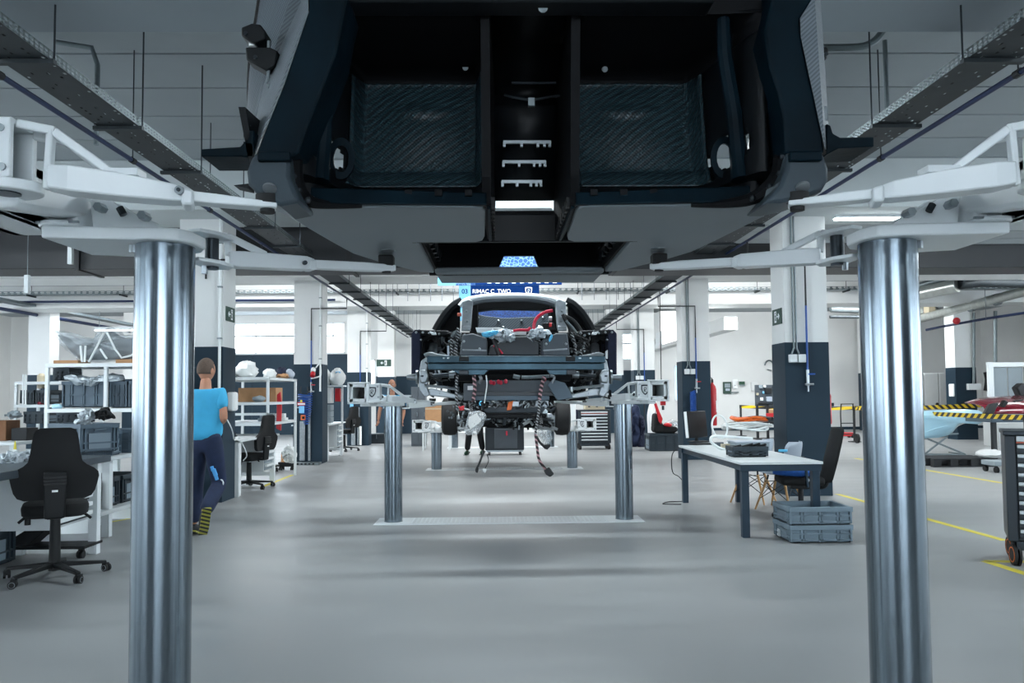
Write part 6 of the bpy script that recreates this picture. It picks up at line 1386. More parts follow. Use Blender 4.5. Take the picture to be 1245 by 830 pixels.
# fire extinguishers
def extinguisher(label, loc, h, r, rz=0.):
    t = thing('fire_extinguisher', label, 'extinguisher', loc, rz)
    MB().lathe([(r*.9, 0), (r, .02), (r, h*.8), (r*.8, h*.87), (r*.35, h*.92), (r*.3, h*.95)], n=20).build('cylinder', 'red', t); MB().lathe([(r*1.01, h*.3), (r*1.01, h*.55)], n=20, a0=-2.4, a1=-.8).build('label_band', 'sign_white', t)
    MB().box(-.03, .03, -.02, .02, h*.95, h*1.02).build('valve', 'cable_black', t, bevel=.004); MB().bar((-.02, 0, h*1.02), (.07, 0, h*1.06), .02, .012).build('lever', 'cable_black', t)
    MB().tube(smooth_path([Vector((.02, 0, h*.98)), Vector((r*1.2, -.02, h*1.02)), Vector((r*1.5, -.03, h*.8)), Vector((r*1.35, -.03, h*.45))]), .013, 7).build('hose', 'rubber', t); MB().cyl((r*1.35, -.03, h*.5), (r*1.35, -.03, h*.28), .014, .022, n=10).build('nozzle', 'rubber', t)
    MB().box(-.03, .03, r*.9, r*1.4, h*.5, h*.6).build('wall_bracket', 'dark_steel', t)
    return t
extinguisher('red fire extinguisher on the outer face of the first dark column, table side', (4.64, 11.0, .96), .5, .075, radians(-90)); a = P(873, 517, 16.95)
extinguisher('tall red fire extinguisher beside the second dark column behind the monitor', (4.67, 16.95, a.z), .98, .085, radians(90))
t = thing('hand_truck', 'black hand truck with two wheels behind the first column extinguisher', 'hand truck', tuple(P(1031, 530, 21.5)*1)); b = P(1031, 530, 21.5); t.location = (b.x, 21.5, 0)
for x in (-.18, .18): MB().tube(smooth_path([Vector((x, 0, .2)), Vector((x, .02, .8)), Vector((x*.9, 0, 1.08))]), .018, 7).build('upright', 'cable_black', t); MB().cyl((x*1.4-.03, 0, .13), (x*1.4+.03, 0, .13), .13, n=16).build('wheel', 'rubber', t)
for z in (.25, .55, 1.08): MB().bar((-.18, 0, z), (.18, 0, z), .025).build('cross_bar', 'cable_black', t)
b = FL(1026, 532); t = thing('red_floor_jack', 'low red floor jack by the hand truck', 'jack', (b.x, b.y, 0)); MB().box(-.3, .3, -.14, .14, .05, .16).build('frame', 'red', t, bevel=.02); MB().bar((.1, 0, .14), (-.5, .0, .22), .05).build('lift_arm', 'red', t)
for x in (-.22, .22):
    for y_ in (-.13, .13): MB().cyl((x, y_-.02, .05), (x, y_+.02, .05), .05, n=12).build('wheel', 'rubber', t)
# barrier posts and tapes
def barrier_post(px, py, y, label):
    a = P(px, py, y); t = thing('barrier_post', label, 'barrier post', (a.x, y, 0)); MB().cyl((0, 0, .02), (0, 0, a.z+.04), .035, n=12).build('post', 'cable_black', t); MB().lathe([(.18, 0), (.18, .015), (.04, .035)], n=20).build('foot', 'cable_black', t); MB().cyl((0, 0, a.z-.06), (0, 0, a.z+.05), .042, n=12).build('tape_head', 'cable_black', t); return a
A = barrier_post(900.5, 494, 25.5, 'black barrier post in front of the white wall beyond the hose coil'); B = barrier_post(1038, 496, 22, 'black barrier post between the hand truck and the big chrome post'); Cc = barrier_post(1247, 507.5, 13.6, 'black barrier post in front of the dark red car part'); D = barrier_post(1203, 492, 22.2, 'black barrier post by the dark corner column')
def tape(a, b, label, h=.09): 
    n = 12; mb = MB(); pts = [a.lerp(b, i/n)+Vector((0, 0, -.03*sin(pi*i/n))) for i in range(n+1)]
    for p, q in zip(pts, pts[1:]): mb.add([p-Vector((0, .002, h/2)), q-Vector((0, .002, h/2)), q+Vector((0, -.002, h/2)), p+Vector((0, -.002, h/2)), p-Vector((0, -.002, h/2)), q-Vector((0, -.002, h/2)), q+Vector((0, .002, h/2)), p+Vector((0, .002, h/2))], [(0, 1, 2, 3), (5, 4, 7, 6), (3, 2, 6, 7), (1, 0, 4, 5)])
    tag(mb.build('barrier_tape', 'hazard'), label, 'barrier tape')
tape(A, B, 'black and yellow barrier tape passing behind the first column', .1); tape(B, D, 'upper black and yellow barrier tape above the pale blue fender', .12); tape(B, Cc, 'lower black and yellow barrier tape in front of the pale blue fender and red part')
# wall fittings on the far white wall
YW = 29.42
def wall_item(name, m, x0, x1, y0, y1, label, cat, parts=()):
    A_, B_ = P(x0, y1, YW), P(x1, y0, YW); t = thing(name, label, cat, tuple((A_+B_)/2)); MB().box(A_.x, B_.x, YW-.02, YW+.06, A_.z, B_.z).build('case', m, t, True, bevel=.01)
    for (nm, mm, a, b, c_, d) in parts:
        q, r = P(a, d, YW), P(b, c_, YW); MB().box(q.x, r.x, YW-.035, YW-.02, q.z, r.z).build(nm, mm, t, True)
wall_item('first_aid_cabinet', 'sign_dark_green', 879.5, 889, 464, 478.5, 'dark green framed cabinet on the far white wall', 'cabinet', (('window', 'foam_grey', 881, 887.5, 466, 471), ('window', 'shell_grey', 882, 887, 472, 475)))
wall_item('towel_dispenser', 'pure_white', 891, 896.5, 461, 472, 'white dispenser above a small shelf on the far white wall', 'dispenser', (('button', 'foam_grey', 893, 894, 468, 469), ('shelf', 'galv', 888, 898, 476, 477.5)))
wall_item('green_sign', 'ink_green', 899, 905.5, 463.5, 467.5, 'small green sign on the far white wall', 'sign', (('strip', 'foam_grey', 899, 905.5, 467.5, 469),)); wall_item('wall_notice', 'paper', 913.5, 921, 464.5, 475, 'pale paper notice on the far white wall by the tool board', 'notice')
t = thing('wire_loop', 'thin wire loop hanging on the far white wall', 'wire', tuple(P(935, 445, YW))); MB().tube([P(935+5*cos(a), 444-6*sin(a), YW) for a in [pi*i/14*1.0 for i in range(15)]], .03, 6).build('loop', 'galv', t, True); MB().tube([P(933, 449, YW), P(938, 450.5, YW)], .02, 6).build('hook', 'galv', t, True)
# tool board cart
YT = 20.5; A_, B_ = P(918.5, 494, YT), P(950, 467.5, YT); t = thing('tool_board_cart', 'dark pegboard tool cart crowded with tools by the first column', 'cart', ((A_.x+B_.x)/2, YT, 0)); MB().box(A_.x, B_.x, YT, YT+.04, A_.z, B_.z).build('peg_board', 'box_grey', t, True, bevel=.005)
for x in (A_.x+.05, A_.x+.32, B_.x-.04): MB().box(x-.025, x+.025, YT-.02, YT+.06, .1, A_.z+.05).build('post', 'cable_black', t, True); 
for z in (.18, .62): MB().box(A_.x, B_.x, YT-.25, YT+.3, z, z+.04).build('tray', 'cable_black', t, True, bevel=.004)
for x in (A_.x+.06, B_.x-.06):
    for y_ in (-.2, .25): caster(t, (x-t.location.x, y_, .0), .07)
rnd = random.Random(21)
for i, (px, py, w_, h_, m, lb) in enumerate(((925, 470, 4, 4, 'foam_grey', 'grey spray gun hung at the top of the tool board'), (929.5, 469.5, 3, 3, 'pure_white', 'white fitting hung at the top of the tool board'), (921, 479, 2.5, 3, 'beige', 'pale yellow square on the tool board'), (928, 477, 2, 3, 'sign_sky', 'pale blue handle on the tool board'), (934, 475, 8, 7, 'cable_black', 'big black tool cluster on the tool board'), (926, 485, 3.5, 4, 'pure_white', 'white round gauge on the tool board'), (935, 485, 7, 6, 'shell_grey', 'white wrench plate on the tool board'), (927, 490, 10, 3, 'cable_black', 'black clamp row low on the tool board'), (936, 490, 9, 3, 'dark_steel', 'dark steel clamp row low on the tool board'), (941, 472, 4, 6, 'dark_steel', 'dark steel tool at the tool board corner'))):
    q = P(px, py, YT-.03); k = YT/950*.5; tag(MB().box(-w_*k, w_*k, -.03, .03, -h_*k, h_*k, Matrix.Translation(q)).build('hanging_tool', m, bevel=.012), lb, 'tool')
for (px0, px1, py0, py1, m, lb) in ((932, 944, 502, 507, 'red', 'red tool case on the tool cart tray'), (935, 944, 498, 502, 'cardboard', 'light brown box on the red tool case'), (931, 944, 508, 516, 'cart_dark', 'dark case under the red tool case on the tool cart')):
    q, r = P(px0, py1, YT-.1), P(px1, py0, YT-.1); tag(MB().box(q.x, r.x, YT-.1, YT-.04, q.z, r.z).build('tool_case', m, bevel=.01), lb, 'case')
# car seat with bag on a crate
YC2 = 19.2; A_, B_ = P(790, 549, YC2), P(829, 527.5, YC2); crate(B_.x-A_.x, .7, B_.z, 'crate_dark', 'dark grey crate carrying the black and red racing seat', ((A_.x+B_.x)/2, YC2+.35, 0), 0, mark=False)
def slab(name, m, pts, y, d, root, b=.02): return MB().prism([P(a_, b_, y) for a_, b_ in pts], (0, d, 0)).build(name, m, root, True, bevel=b, seg=2)
t = thing('racing_seat', 'black racing seat shell with red side trim on the dark crate', 'seat', tuple(P(808, 524, YC2+.2)))
slab('seat_cushion', 'black_soft', [(795, 517), (806, 516), (824, 519), (825, 523), (820, 526.5), (797, 526.5), (795, 523)], YC2+.15, .4, t, .05); slab('seat_back', 'black_soft', [(796, 503), (801, 502), (804, 511), (808, 518), (800, 522), (795, 520)], YC2+.15, .4, t, .05)
slab('red_trim', 'red', [(795, 490), (798, 489), (802, 500), (806, 509), (804, 516), (801, 512), (799, 503)], YC2+.1, .05, t, .015); slab('red_pad', 'red', [(807, 515), (813, 513.5), (818, 516), (816, 519), (808, 518)], YC2+.1, .1, t, .03)
tag(crumple('plastic_sheet', 'clear_wrap', [(808, 514), (816, 510.5), (826, 513), (828.5, 517), (822, 518), (812, 516.5)], YC2+.25, .25, None, None, 41), 'clear plastic sheet lying over the red seat pad', 'plastic sheet')
t = thing('white_seat_shell', 'tall white curved seat shell standing behind the racing seat', 'seat shell', (P(793, 520, YC2+.9).x, YC2+.9, 0)); mb = MB(); pp = smooth_path([P(790, 549, YC2+.9), P(789, 520, YC2+.9), P(788.5, 505, YC2+.9), P(791, 492, YC2+.9), P(795, 484, YC2+.9)], 5); pq = smooth_path([P(799, 549, YC2+.9), P(798, 524, YC2+.9), P(796.5, 510, YC2+.9), P(798, 498, YC2+.9), P(800, 486, YC2+.9)], 5)
mb.grid(lambda u, v: pp[int(round(u*20))].lerp(pq[int(round(u*20))], v)+Vector((0, .15*(v-.5)**2*4, 0)), 20, 5); mb.build('shell', 'pure_white', t, True, solid=.02)
t = thing('power_socket', 'red industrial socket hanging from the lead above the racing seat', 'socket', tuple(P(806, 490, 18.4))); q = P(806, 490, 18.4); MB().box(-.06, .06, -.05, .05, -.05, .06, Matrix.Translation(q)).build('socket_body', 'red', t, True, bevel=.015); MB().tube([q+Vector((-.03, 0, .05)), Vector((q.x-.03, q.y, CEIL))], .012, 6).build('lead', 'cable_black', t, True); MB().cyl(q-Vector((0, 0, .06)), q-Vector((0, 0, .16)), .03, n=10).build('plug', 'dark_steel', t, True)
# jackets on a stand by the third column
t = thing('coat_stand', 'thin steel clothes stand hung with navy jackets by the far dark column', 'clothes stand', (P(773, 540, 21).x, 21, 0)); 
for x in (-.25, .25): MB().cyl((x, 0, 0), (x, 0, 1.15), .015, n=8).build('post', 'cable_black', t); MB().bar((x, -.2, .02), (x, .2, .02), .03).build('foot', 'cable_black', t)
MB().cyl((-.25, 0, 1.15), (.25, 0, 1.15), .015, n=8).build('rail', 'cable_black', t)
for i, (pts, lb, m) in enumerate((([(765, 493), (771, 491), (777, 496), (778, 540), (764, 540)], 'blue work jacket hanging on the stand behind the lift post', 'trousers'), ([(776, 504), (780, 503), (784, 512), (786, 545), (775, 543)], 'navy jacket hanging at the outer end of the clothes stand', 'jacket_navy'))):
    tag(crumple('work_jacket', m, pts, 20.9, .3, None, None, 50+i), lb, 'jacket')
# drawer carts
def drawer_cart(label, loc, rz, W, D, H, n, z0=.16, ring=None, top=None, cr=.07, name='drawer_cart'):
    t = thing(name, label, 'tool cart', loc, rz); MB().box(0, W, 0, D, z0, H).build('cabinet', 'cart_dark', t, bevel=.01)
    for x in (0, W-.075): MB().box(x, x+.075, -.03, 0, z0, H).build('corner_post', 'cart_dark', t, bevel=.01)
    MB().box(-.01, W+.01, -.04, D+.01, H, H+.035).build('top_tray', 'cart_dark' if top is None else top, t, bevel=.008)
    MB().box(.08, W-.08, -.034, 0, H-.05, H-.005).build('brand_strip', 'cart_silver', t, bevel=.004); MB().box(.08, W-.08, -.036, -.03, H-.062, H-.052).build('colour_strip', 'terracotta', t)
    h = (H-.07-z0-.03)/n
    for i in range(n):
        z = z0+.03+h*i; d = MB().box(.08, W-.08, -.02, .0, z+.006, z+h-.004).build('drawer', 'cart_dark', t, bevel=.003)
        MB().prism([(.085, -.045, z+h*.6), (.085, -.02, z+h*.5), (.085, -.02, z+h*.92), (.085, -.035, z+h*.92)], (W-.17, 0, 0)).build('drawer_handle', 'cart_silver', d, bevel=.004)
    MB().box(.06, W-.06, .0, D-.02, z0-.07, z0).build('underframe', 'dark_steel', t)
    for x in (.05, W-.05):
        for y_ in (.05, D-.06): caster(t, (x, y_, 0), cr, ring=ring, ang=.25)
    return t
c = FL(1226, 690); drawer_cart('large dark drawer cart with silver handles and orange-ringed casters', (4.11, 6.3, 0), radians(-30), .85, .5, 1.05, 10, .2, 'orange_ring', cr=.085)
A_ = P(703, 545, 20); drawer_cart('dark drawer cart with silver handles carrying a beige meter behind the lifted chassis', (A_.x, 20, 0), 0, .84, .5, .98, 9, .16)
q = P(711, 497, 20.1); r = P(735, 489, 20.1); t = thing('bench_meter', 'beige measuring instrument lying on the far drawer cart', 'instrument', (q.x, 20.1, 1.02)); MB().box(q.x, r.x, 20.05, 20.4, 1.016, 1.19).build('case', 'beige', t, True, bevel=.01)
for i in range(4): MB().box(q.x+.08+.1*i, q.x+.13+.1*i, 20.03, 20.05, 1.08+.03*(i % 2), 1.11+.03*(i % 2)).build('knob', 'ink', t, True)
tag(MB().box(-.09, .125, -.1, .1, 0, .3, Matrix.Translation((A_.x-.12, 20.1, .72))).build('blue_box', 'jacket_navy', bevel=.01), 'dark blue box hanging on the side of the far drawer cart', 'box')
q = P(682, 513, 14.8); r = P(700, 487, 14.8); MB().box(q.x, r.x, 14.8, 15.0, q.z, r.z).build('white_cover', 'pure_white', c2, True, bevel=.01)
# instrument trolley under the lowered car
A_ = P(590, 552, 18.4); B_ = P(637, 519, 18.4); t = thing('power_trolley', 'dark grey wheeled equipment trolley with a pale front panel under the lowered car', 'trolley', ((A_.x+B_.x)/2, 18.4, 0)); z1 = P(610, 519, 18.4).z
MB().box(A_.x, B_.x, 18.4, 18.95, .12, z1).build('cabinet', 'cart_dark', t, True, bevel=.015); a, b = P(601, 545, 18.4), P(629, 521, 18.4); MB().box(a.x, b.x, 18.37, 18.4, a.z, b.z).build('front_panel', 'box_grey', t, True, bevel=.005); MB().box(A_.x+.03, B_.x-.03, 18.38, 18.9, .08, .12).build('plinth', 'steel', t, True)
for x in (A_.x+.09, B_.x-.09):
    for y_ in (.05, .5): caster(t, (x-t.location.x, y_, 0), .07)
q = P(616, 524, 18.35); MB().cyl(q, q-Vector((0, 0, .1)), .02, n=8).build('plug', 'cable_red', t, True)
# pale blue fender on trestle, red part on stand
YF = 17.2
tr = thing('trestle', 'folding steel trestle carrying the pale blue fender', 'trestle', tuple(FL(1148, 553))); 
for dy in (0, .6):
    for a, b in (((1127, 533), (1173, 552)), ((1152, 530), (1124, 552)), ((1110, 552), (1174, 552.5)), ((1112, 530), (1165, 527))): MB().bar(P(*a, YF+dy), P(*b, YF+dy), .035).build('tube', 'galv', tr, True)
for a in ((1127, 533), (1152, 530), (1173, 552), (1124, 552)): MB().bar(P(*a, YF), P(*a, YF)+Vector((0, .6, 0)), .03).build('cross_tube', 'galv', tr, True)
fd = thing('car_fender', 'pale ice blue car fender panel with a wheel cutout on the folding trestle', 'car part', tuple(P(1150, 530, YF)))
fo = [(1100, 502), (1108, 501), (1130, 499), (1152, 498), (1174, 497.5), (1189, 498.5), (1198, 503), (1205, 508), (1199, 511), (1189, 515.5), (1183, 514.5), (1176, 514), (1170, 515.5), (1165, 518), (1161, 522), (1158, 526), (1152, 529.5), (1140, 532), (1117, 533), (1115, 525), (1114, 518), (1104, 510)]
mb = MB(); q = [P(a, b, YF) for a, b in fo]; cc = sum(q, Vector())/len(q); ring = q; n = len(ring); R = 5
for side in (0, 1):
    k = len(mb.v); mb.v.append(tuple(cc+Vector((0, -.22+side*.03, .0))))
    for r in range(1, R+1):
        for p in ring: tt = r/R; mb.v.append(tuple(cc.lerp(p, tt)+Vector((0, -.22*(1-tt**2)+side*.03, 0))))
    for i in range(n):
        mb.f.append((k, k+1+i, k+1+(i+1) % n))
        for r in range(R-1): a, b = k+1+r*n, k+1+(r+1)*n; mb.f.append((a+i, b+i, b+(i+1) % n, a+(i+1) % n))
mb.build('fender_skin', 'ice_blue_paint', fd, True, ang=50); 
for p0, p1 in (((1116, 505), (1150, 508)), ((1120, 527), (1152, 517))): a, b = P(*p0, YF-.2), P(*p1, YF-.24); MB().tube([a, a.lerp(b, .5)+Vector((0, -.05, .02)), b], [.005, .015, .005], 8).build('crease', 'ice_blue_paint', fd, True)
YR = 15.6
rd = thing('car_part', 'dark red glossy car front panel with black inlet lying on a stand', 'car part', tuple(P(1225, 503, YR)))
mb = MB(); low = [P(a, b, YR) for a, b in ((1197, 503), (1215, 503), (1240, 503), (1275, 503))]; 
top = [P(a, b, YR) for a, b in ((1205, 490), (1222, 485), (1245, 482.5), (1275, 481))]
mb.grid(lambda u, v: low[min(int(u*3+.001), 3)].lerp(top[min(int(u*3+.001), 3)], v)+Vector((0, .9*v-.25*sin(pi*v), .05*sin(pi*v))), 3, 8); mb.build('bonnet_skin', 'dark_red_paint', rd, True, solid=.02, ang=60)
slab('black_inlet', 'cable_black', [(1197, 503), (1204, 491), (1216, 489), (1212, 496), (1209, 503)], YR-.22, .1, rd, .02); slab('lamp_recess', 'black_plastic', [(1216, 494), (1222, 486), (1227, 489), (1222, 495)], YR-.1, .1, rd, .015); slab('black_inlet', 'cable_black', [(1232, 487), (1245, 485), (1245, 486.5), (1234, 489)], YR-.05, .05, rd, .01)
t = thing('work_stand', 'grey steel work stand with black legs under the dark red panel', 'stand', (P(1230, 540, YR).x, YR+.4, 0)); a = P(1206, 513.5, YR); b = P(1300, 507, YR); MB().box(a.x, b.x, YR, YR+.9, a.z, P(1206, 507, YR).z).build('beam', 'crate_grey', t, True, bevel=.01)
for px in (1213, 1290): q = P(px, 513, YR); MB().box(q.x-.04, q.x+.04, YR+.1, YR+.18, 0, a.z).build('leg', 'cable_black', t, True); MB().box(q.x-.15, q.x+.15, YR, YR+.7, 0, .03).build('foot', 'cable_black', t, True)
q = P(1225, 510, YR); MB().box(q.x-.1, q.x+.1, YR-.02, YR, q.z-.02, q.z+.02).build('grip_slot', 'cable_black', t, True)
# pallet, sack, wheeled frame
a = FL(1139, 568); b = FL(1212, 568); t = thing('pallet', 'black plastic pallet on the floor in front of the fender trestle', 'pallet', ((a.x+b.x)/2, a.y+.4, 0)); W_ = (b.x-a.x)+.1; h_ = .16
for i in range(5): MB().box(-W_/2, W_/2, -.4+.17*i, -.28+.17*i, h_-.025, h_).build('deck_board', 'pallet_black', t, bevel=.004)
for x in (-W_/2+.07, -W_/6, W_/6, W_/2-.07):
    for y_ in (-.34, 0, .34): MB().box(x-.07, x+.07, y_-.06, y_+.06, .02, h_-.025).build('block', 'pallet_black', t, bevel=.004)
for y_ in (-.34, 0, .34): MB().box(-W_/2, W_/2, y_-.06, y_+.06, 0, .02).build('runner', 'pallet_black', t)
q = PZ(1204, 556, h_); mb = MB(); rr = random.Random(6); mb.ball((0, 0, .06), (.26, .2, .09), 16, 8); mb.v = [(v[0]+rr.uniform(-.02, .02), v[1]+rr.uniform(-.02, .02), max(0, v[2]+rr.uniform(-.015, .015))) for v in mb.v]; o = mb.build('white_sack', 'bag_white', ang=60); o.location = q; tag(o, 'crumpled white sack lying on the black pallet', 'sack')
a = FL(1214, 575); t = thing('dolly', 'small grey wheeled dolly behind the large drawer cart', 'dolly', (a.x+.3, a.y+.2, 0)); MB().box(-.35, .4, -.2, .2, .12, .2).build('deck', 'foam_grey', t, bevel=.01)
for x in (-.3, .35):
    for y_ in (-.15, .15): caster(t, (x, y_, 0), .05)
# lockers, dark corner column fittings, white frame
YL = 23.6
for i in range(3):
    x0, x1 = 1106+18*i, 1124+18*i; A_, B_ = P(x0, 493, YL), P(x1, 493, YL); B_.z = P(x1, 453, YL).z; t = thing('locker', ('grey locker behind the big chrome post', 'grey locker in the middle of the row of three', 'grey locker beside the dark corner column')[i], 'locker', ((A_.x+B_.x)/2, YL, 0)); MB().box(A_.x+.005, B_.x-.005, YL, YL+.5, 0, B_.z).build('body', 'locker', t, True, bevel=.008); d = MB().box(A_.x+.02, B_.x-.02, YL-.02, YL, .06, B_.z-.03).build('door', 'locker', t, True, bevel=.005); MB().cyl(Vector((B_.x-.08, YL-.05, 1.02)), Vector((B_.x-.08, YL-.02, 1.02)), .045, n=12).build('handle', 'cable_black', d, True)
tag(MB().box(13.30, 13.345, 22.6, 22.85, 1.25, 1.62).build('paper_dispenser', 'pure_white', bevel=.02), 'white paper dispenser on the dark corner column', 'dispenser')
t = thing('panel_screen', 'tall white steel frame with a grey panel behind the red part', 'frame', (P(1225, 540, 21).x, 21, 0))
for px in (1207, 1266): q = P(px, 500, 21); MB().box(q.x-.07, q.x+.07, 21, 21.1, 0, P(px, 440, 21).z).build('post', 'white_steel', t, True, bevel=.01)
a, b = P(1207, 446, 21), P(1266, 440, 21); MB().box(a.x, b.x, 21, 21.1, a.z, b.z).build('top_beam', 'white_steel', t, True, bevel=.01); a, b = P(1209, 500, 21), P(1264, 446, 21)
for i in range(3): w_ = (b.x-a.x)/3; MB().box(a.x+w_*i+.02, a.x+w_*(i+1)-.02, 21.04, 21.07, .3, a.z*0+b.z).build('panel', 'foam_grey', t, True)
a, b = P(1214, 540, 19.5), P(1245, 514, 19.5); tag(MB().box(a.x, b.x+.6, 19.5, 20.1, 0, b.z).build('white_cabinet', 'locker', bevel=.01), 'low white cabinet behind the grey work stand', 'cabinet')
t = thing('cable_bundle', 'black cable bundle hanging beside the white steel frame', 'cable', tuple(P(1200, 470, 22.3))); MB().tube(smooth_path([P(1200, 452, 22.45), P(1202, 462, 22.45), P(1200, 475, 22.45)]), .1, 8).build('bundle', 'cable_black', t, True); MB().tube([P(1202, 470, 22.2), P(1203, 500, 22.2)], .03, 6).build('lead', 'cable_white', t, True)
t = thing('task_lamp', 'black angled tool holder above the red car part', 'tool holder', tuple(P(1243, 480, 17))); slab('head', 'cable_black', [(1236, 471), (1243, 465), (1262, 470), (1262, 482), (1241, 482)], 17, .2, t, .03); q = P(1255, 480, 17); MB().box(q.x-.03, q.x+.03, 17.05, 17.12, 0, q.z).build('post', 'cable_black', t, True)
q = P(1113, 450, 29.3); r = P(1098, 465, 29.3)
# ================================================================ PEOPLE
def skin_mesh(verts, edges, radii, sub=2, root=0):
    me = bpy.data.meshes.new('tmp'); me.from_pydata([tuple(v) for v in verts], edges, []); o = bpy.data.objects.new('tmp', me); COL.objects.link(o)
    bm = bmesh.new(); bm.from_mesh(me); lay = bm.verts.layers.skin.verify(); bm.verts.ensure_lookup_table()
    for i, r in enumerate(radii): bm.verts[i][lay].radius = (r, r) if not isinstance(r, tuple) else r
    bm.verts[root][lay].use_root = True; bm.to_mesh(me); bm.free()
    m = o.modifiers.new('skin', 'SKIN'); m.use_smooth_shade = True; s = o.modifiers.new('sub', 'SUBSURF'); s.levels = s.render_levels = sub
    out = bpy.data.meshes.new_from_object(o.evaluated_get(bpy.context.evaluated_depsgraph_get())); vs = [tuple(v.co) for v in out.vertices]; fs = [tuple(p.vertices) for p in out.polygons]
    bpy.data.objects.remove(o); bpy.data.meshes.remove(out); return vs, fs
def chain(mb, pts, radii, sub=2): v, f = skin_mesh(pts, [(i, i+1) for i in range(len(pts)-1)], radii, sub); mb.add(v, f)
def hand(mb, wrist, d, n, side, curl=.5, L=.18):
    """palm and five separate bent fingers; d: direction of the hand, n: back of the hand, side: +1 thumb towards d x n"""
    d = Vector(d).normalized(); n = (Vector(n)-d*Vector(n).dot(d)).normalized(); s = d.cross(n)*side
    palm = wrist+d*.085
    v, f = skin_mesh([wrist-d*.01, wrist+d*.035, wrist+d*.075], [(0, 1), (1, 2)], [(.026, .02), (.036, .017), (.04, .016)], 2); mb.add(v, f)
    for i, (off, ln) in enumerate(((.03, .068), (.010, .078), (-.010, .072), (-.029, .056))):
        b = wrist+d*.07+s*off; a = curl*.5; p = [b]
        for k in range(3):
            a += curl*.55; dd = d*cos(a)-n*sin(a)+s*off*.8; p.append(p[-1]+dd*(ln*(.45, .32, .23)[k]))
        chain(mb, p, [.0095, .009, .0085, .007], 1)
    b = wrist+d*.03+s*.028; chain(mb, [b, b+s*.025+d*.02, b+s*.038+d*.045-n*.01, b+s*.036+d*.068-n*.022], [.013, .011, .0095, .008], 1)
def head(mb, c, M, sc=1.):
    n, m = 28, 22; k = len(mb.v)
    for i in range(m+1):
        t = pi*i/m
        for j in range(n):
            a = 2*pi*j/n; x, y, z = sin(t)*cos(a), sin(t)*sin(a), cos(t)          # face towards -y
            w = .076; dpt = .096; h = .118; fx = max(0, -y)
            jaw = 1-.30*max(0, -z)**1.3; px, py, pz = x*w*jaw, y*dpt*(1-.12*max(0, -z)), z*h
            nose = math.exp(-((x/.16)**2))*fx
            py -= .020*nose*math.exp(-(((z+.12)/.17)**2))*1.25; py -= .006*nose*math.exp(-(((z+.50)/.09)**2)); py += .004*nose*math.exp(-(((z+.58)/.04)**2)); py -= .010*math.exp(-((x/.3)**2))*fx*math.exp(-(((z+.80)/.16)**2))
            for ex in (-.42, .42): py += .012*math.exp(-(((x-ex)/.16)**2))*fx*math.exp(-(((z-.04)/.10)**2))
            py -= .006*math.exp(-((x/.5)**2))*fx*math.exp(-(((z-.24)/.10)**2))
            mb.v.append(tuple(M @ (Vector((px, py, pz))*sc)+c))
    for i in range(m):
        for j in range(n): mb.f.append((k+i*n+j, k+(i+1)*n+j, k+(i+1)*n+(j+1) % n, k+i*n+(j+1) % n))
    for s in (-1, 1): mb.ball(M @ Vector((s*.078*sc, .008, -.012))+c, (.011, .022, .034), 12, 9, M)
def hair_cap(c, M, sc, thick, bald=0.):
    mb = MB(); n, m = 28, 14; k = len(mb.v)
    for i in range(m+1):
        for j in range(n):
            a = 2*pi*j/n; fr = max(0, -sin(a)); tm = (.30 if fr > .4 else .60)*pi if not bald else .5*pi; t = tm*i/m if not bald else .28*pi+(.3*pi)*i/m
            x, y, z = sin(t)*cos(a), sin(t)*sin(a), cos(t); jaw = 1-.30*max(0, -z)**1.3
            mb.v.append(tuple(M @ (Vector((x*.076*jaw*thick, y*.096*thick+.002, z*.118*thick))*sc)+c))
    for i in range(m):
        for j in range(n):
            if bald and sin(2*pi*(j+.5)/n) < -.15: continue
            mb.f.append((k+i*n+j, k+(i+1)*n+j, k+(i+1)*n+(j+1) % n, k+i*n+(j+1) % n))
    return mb
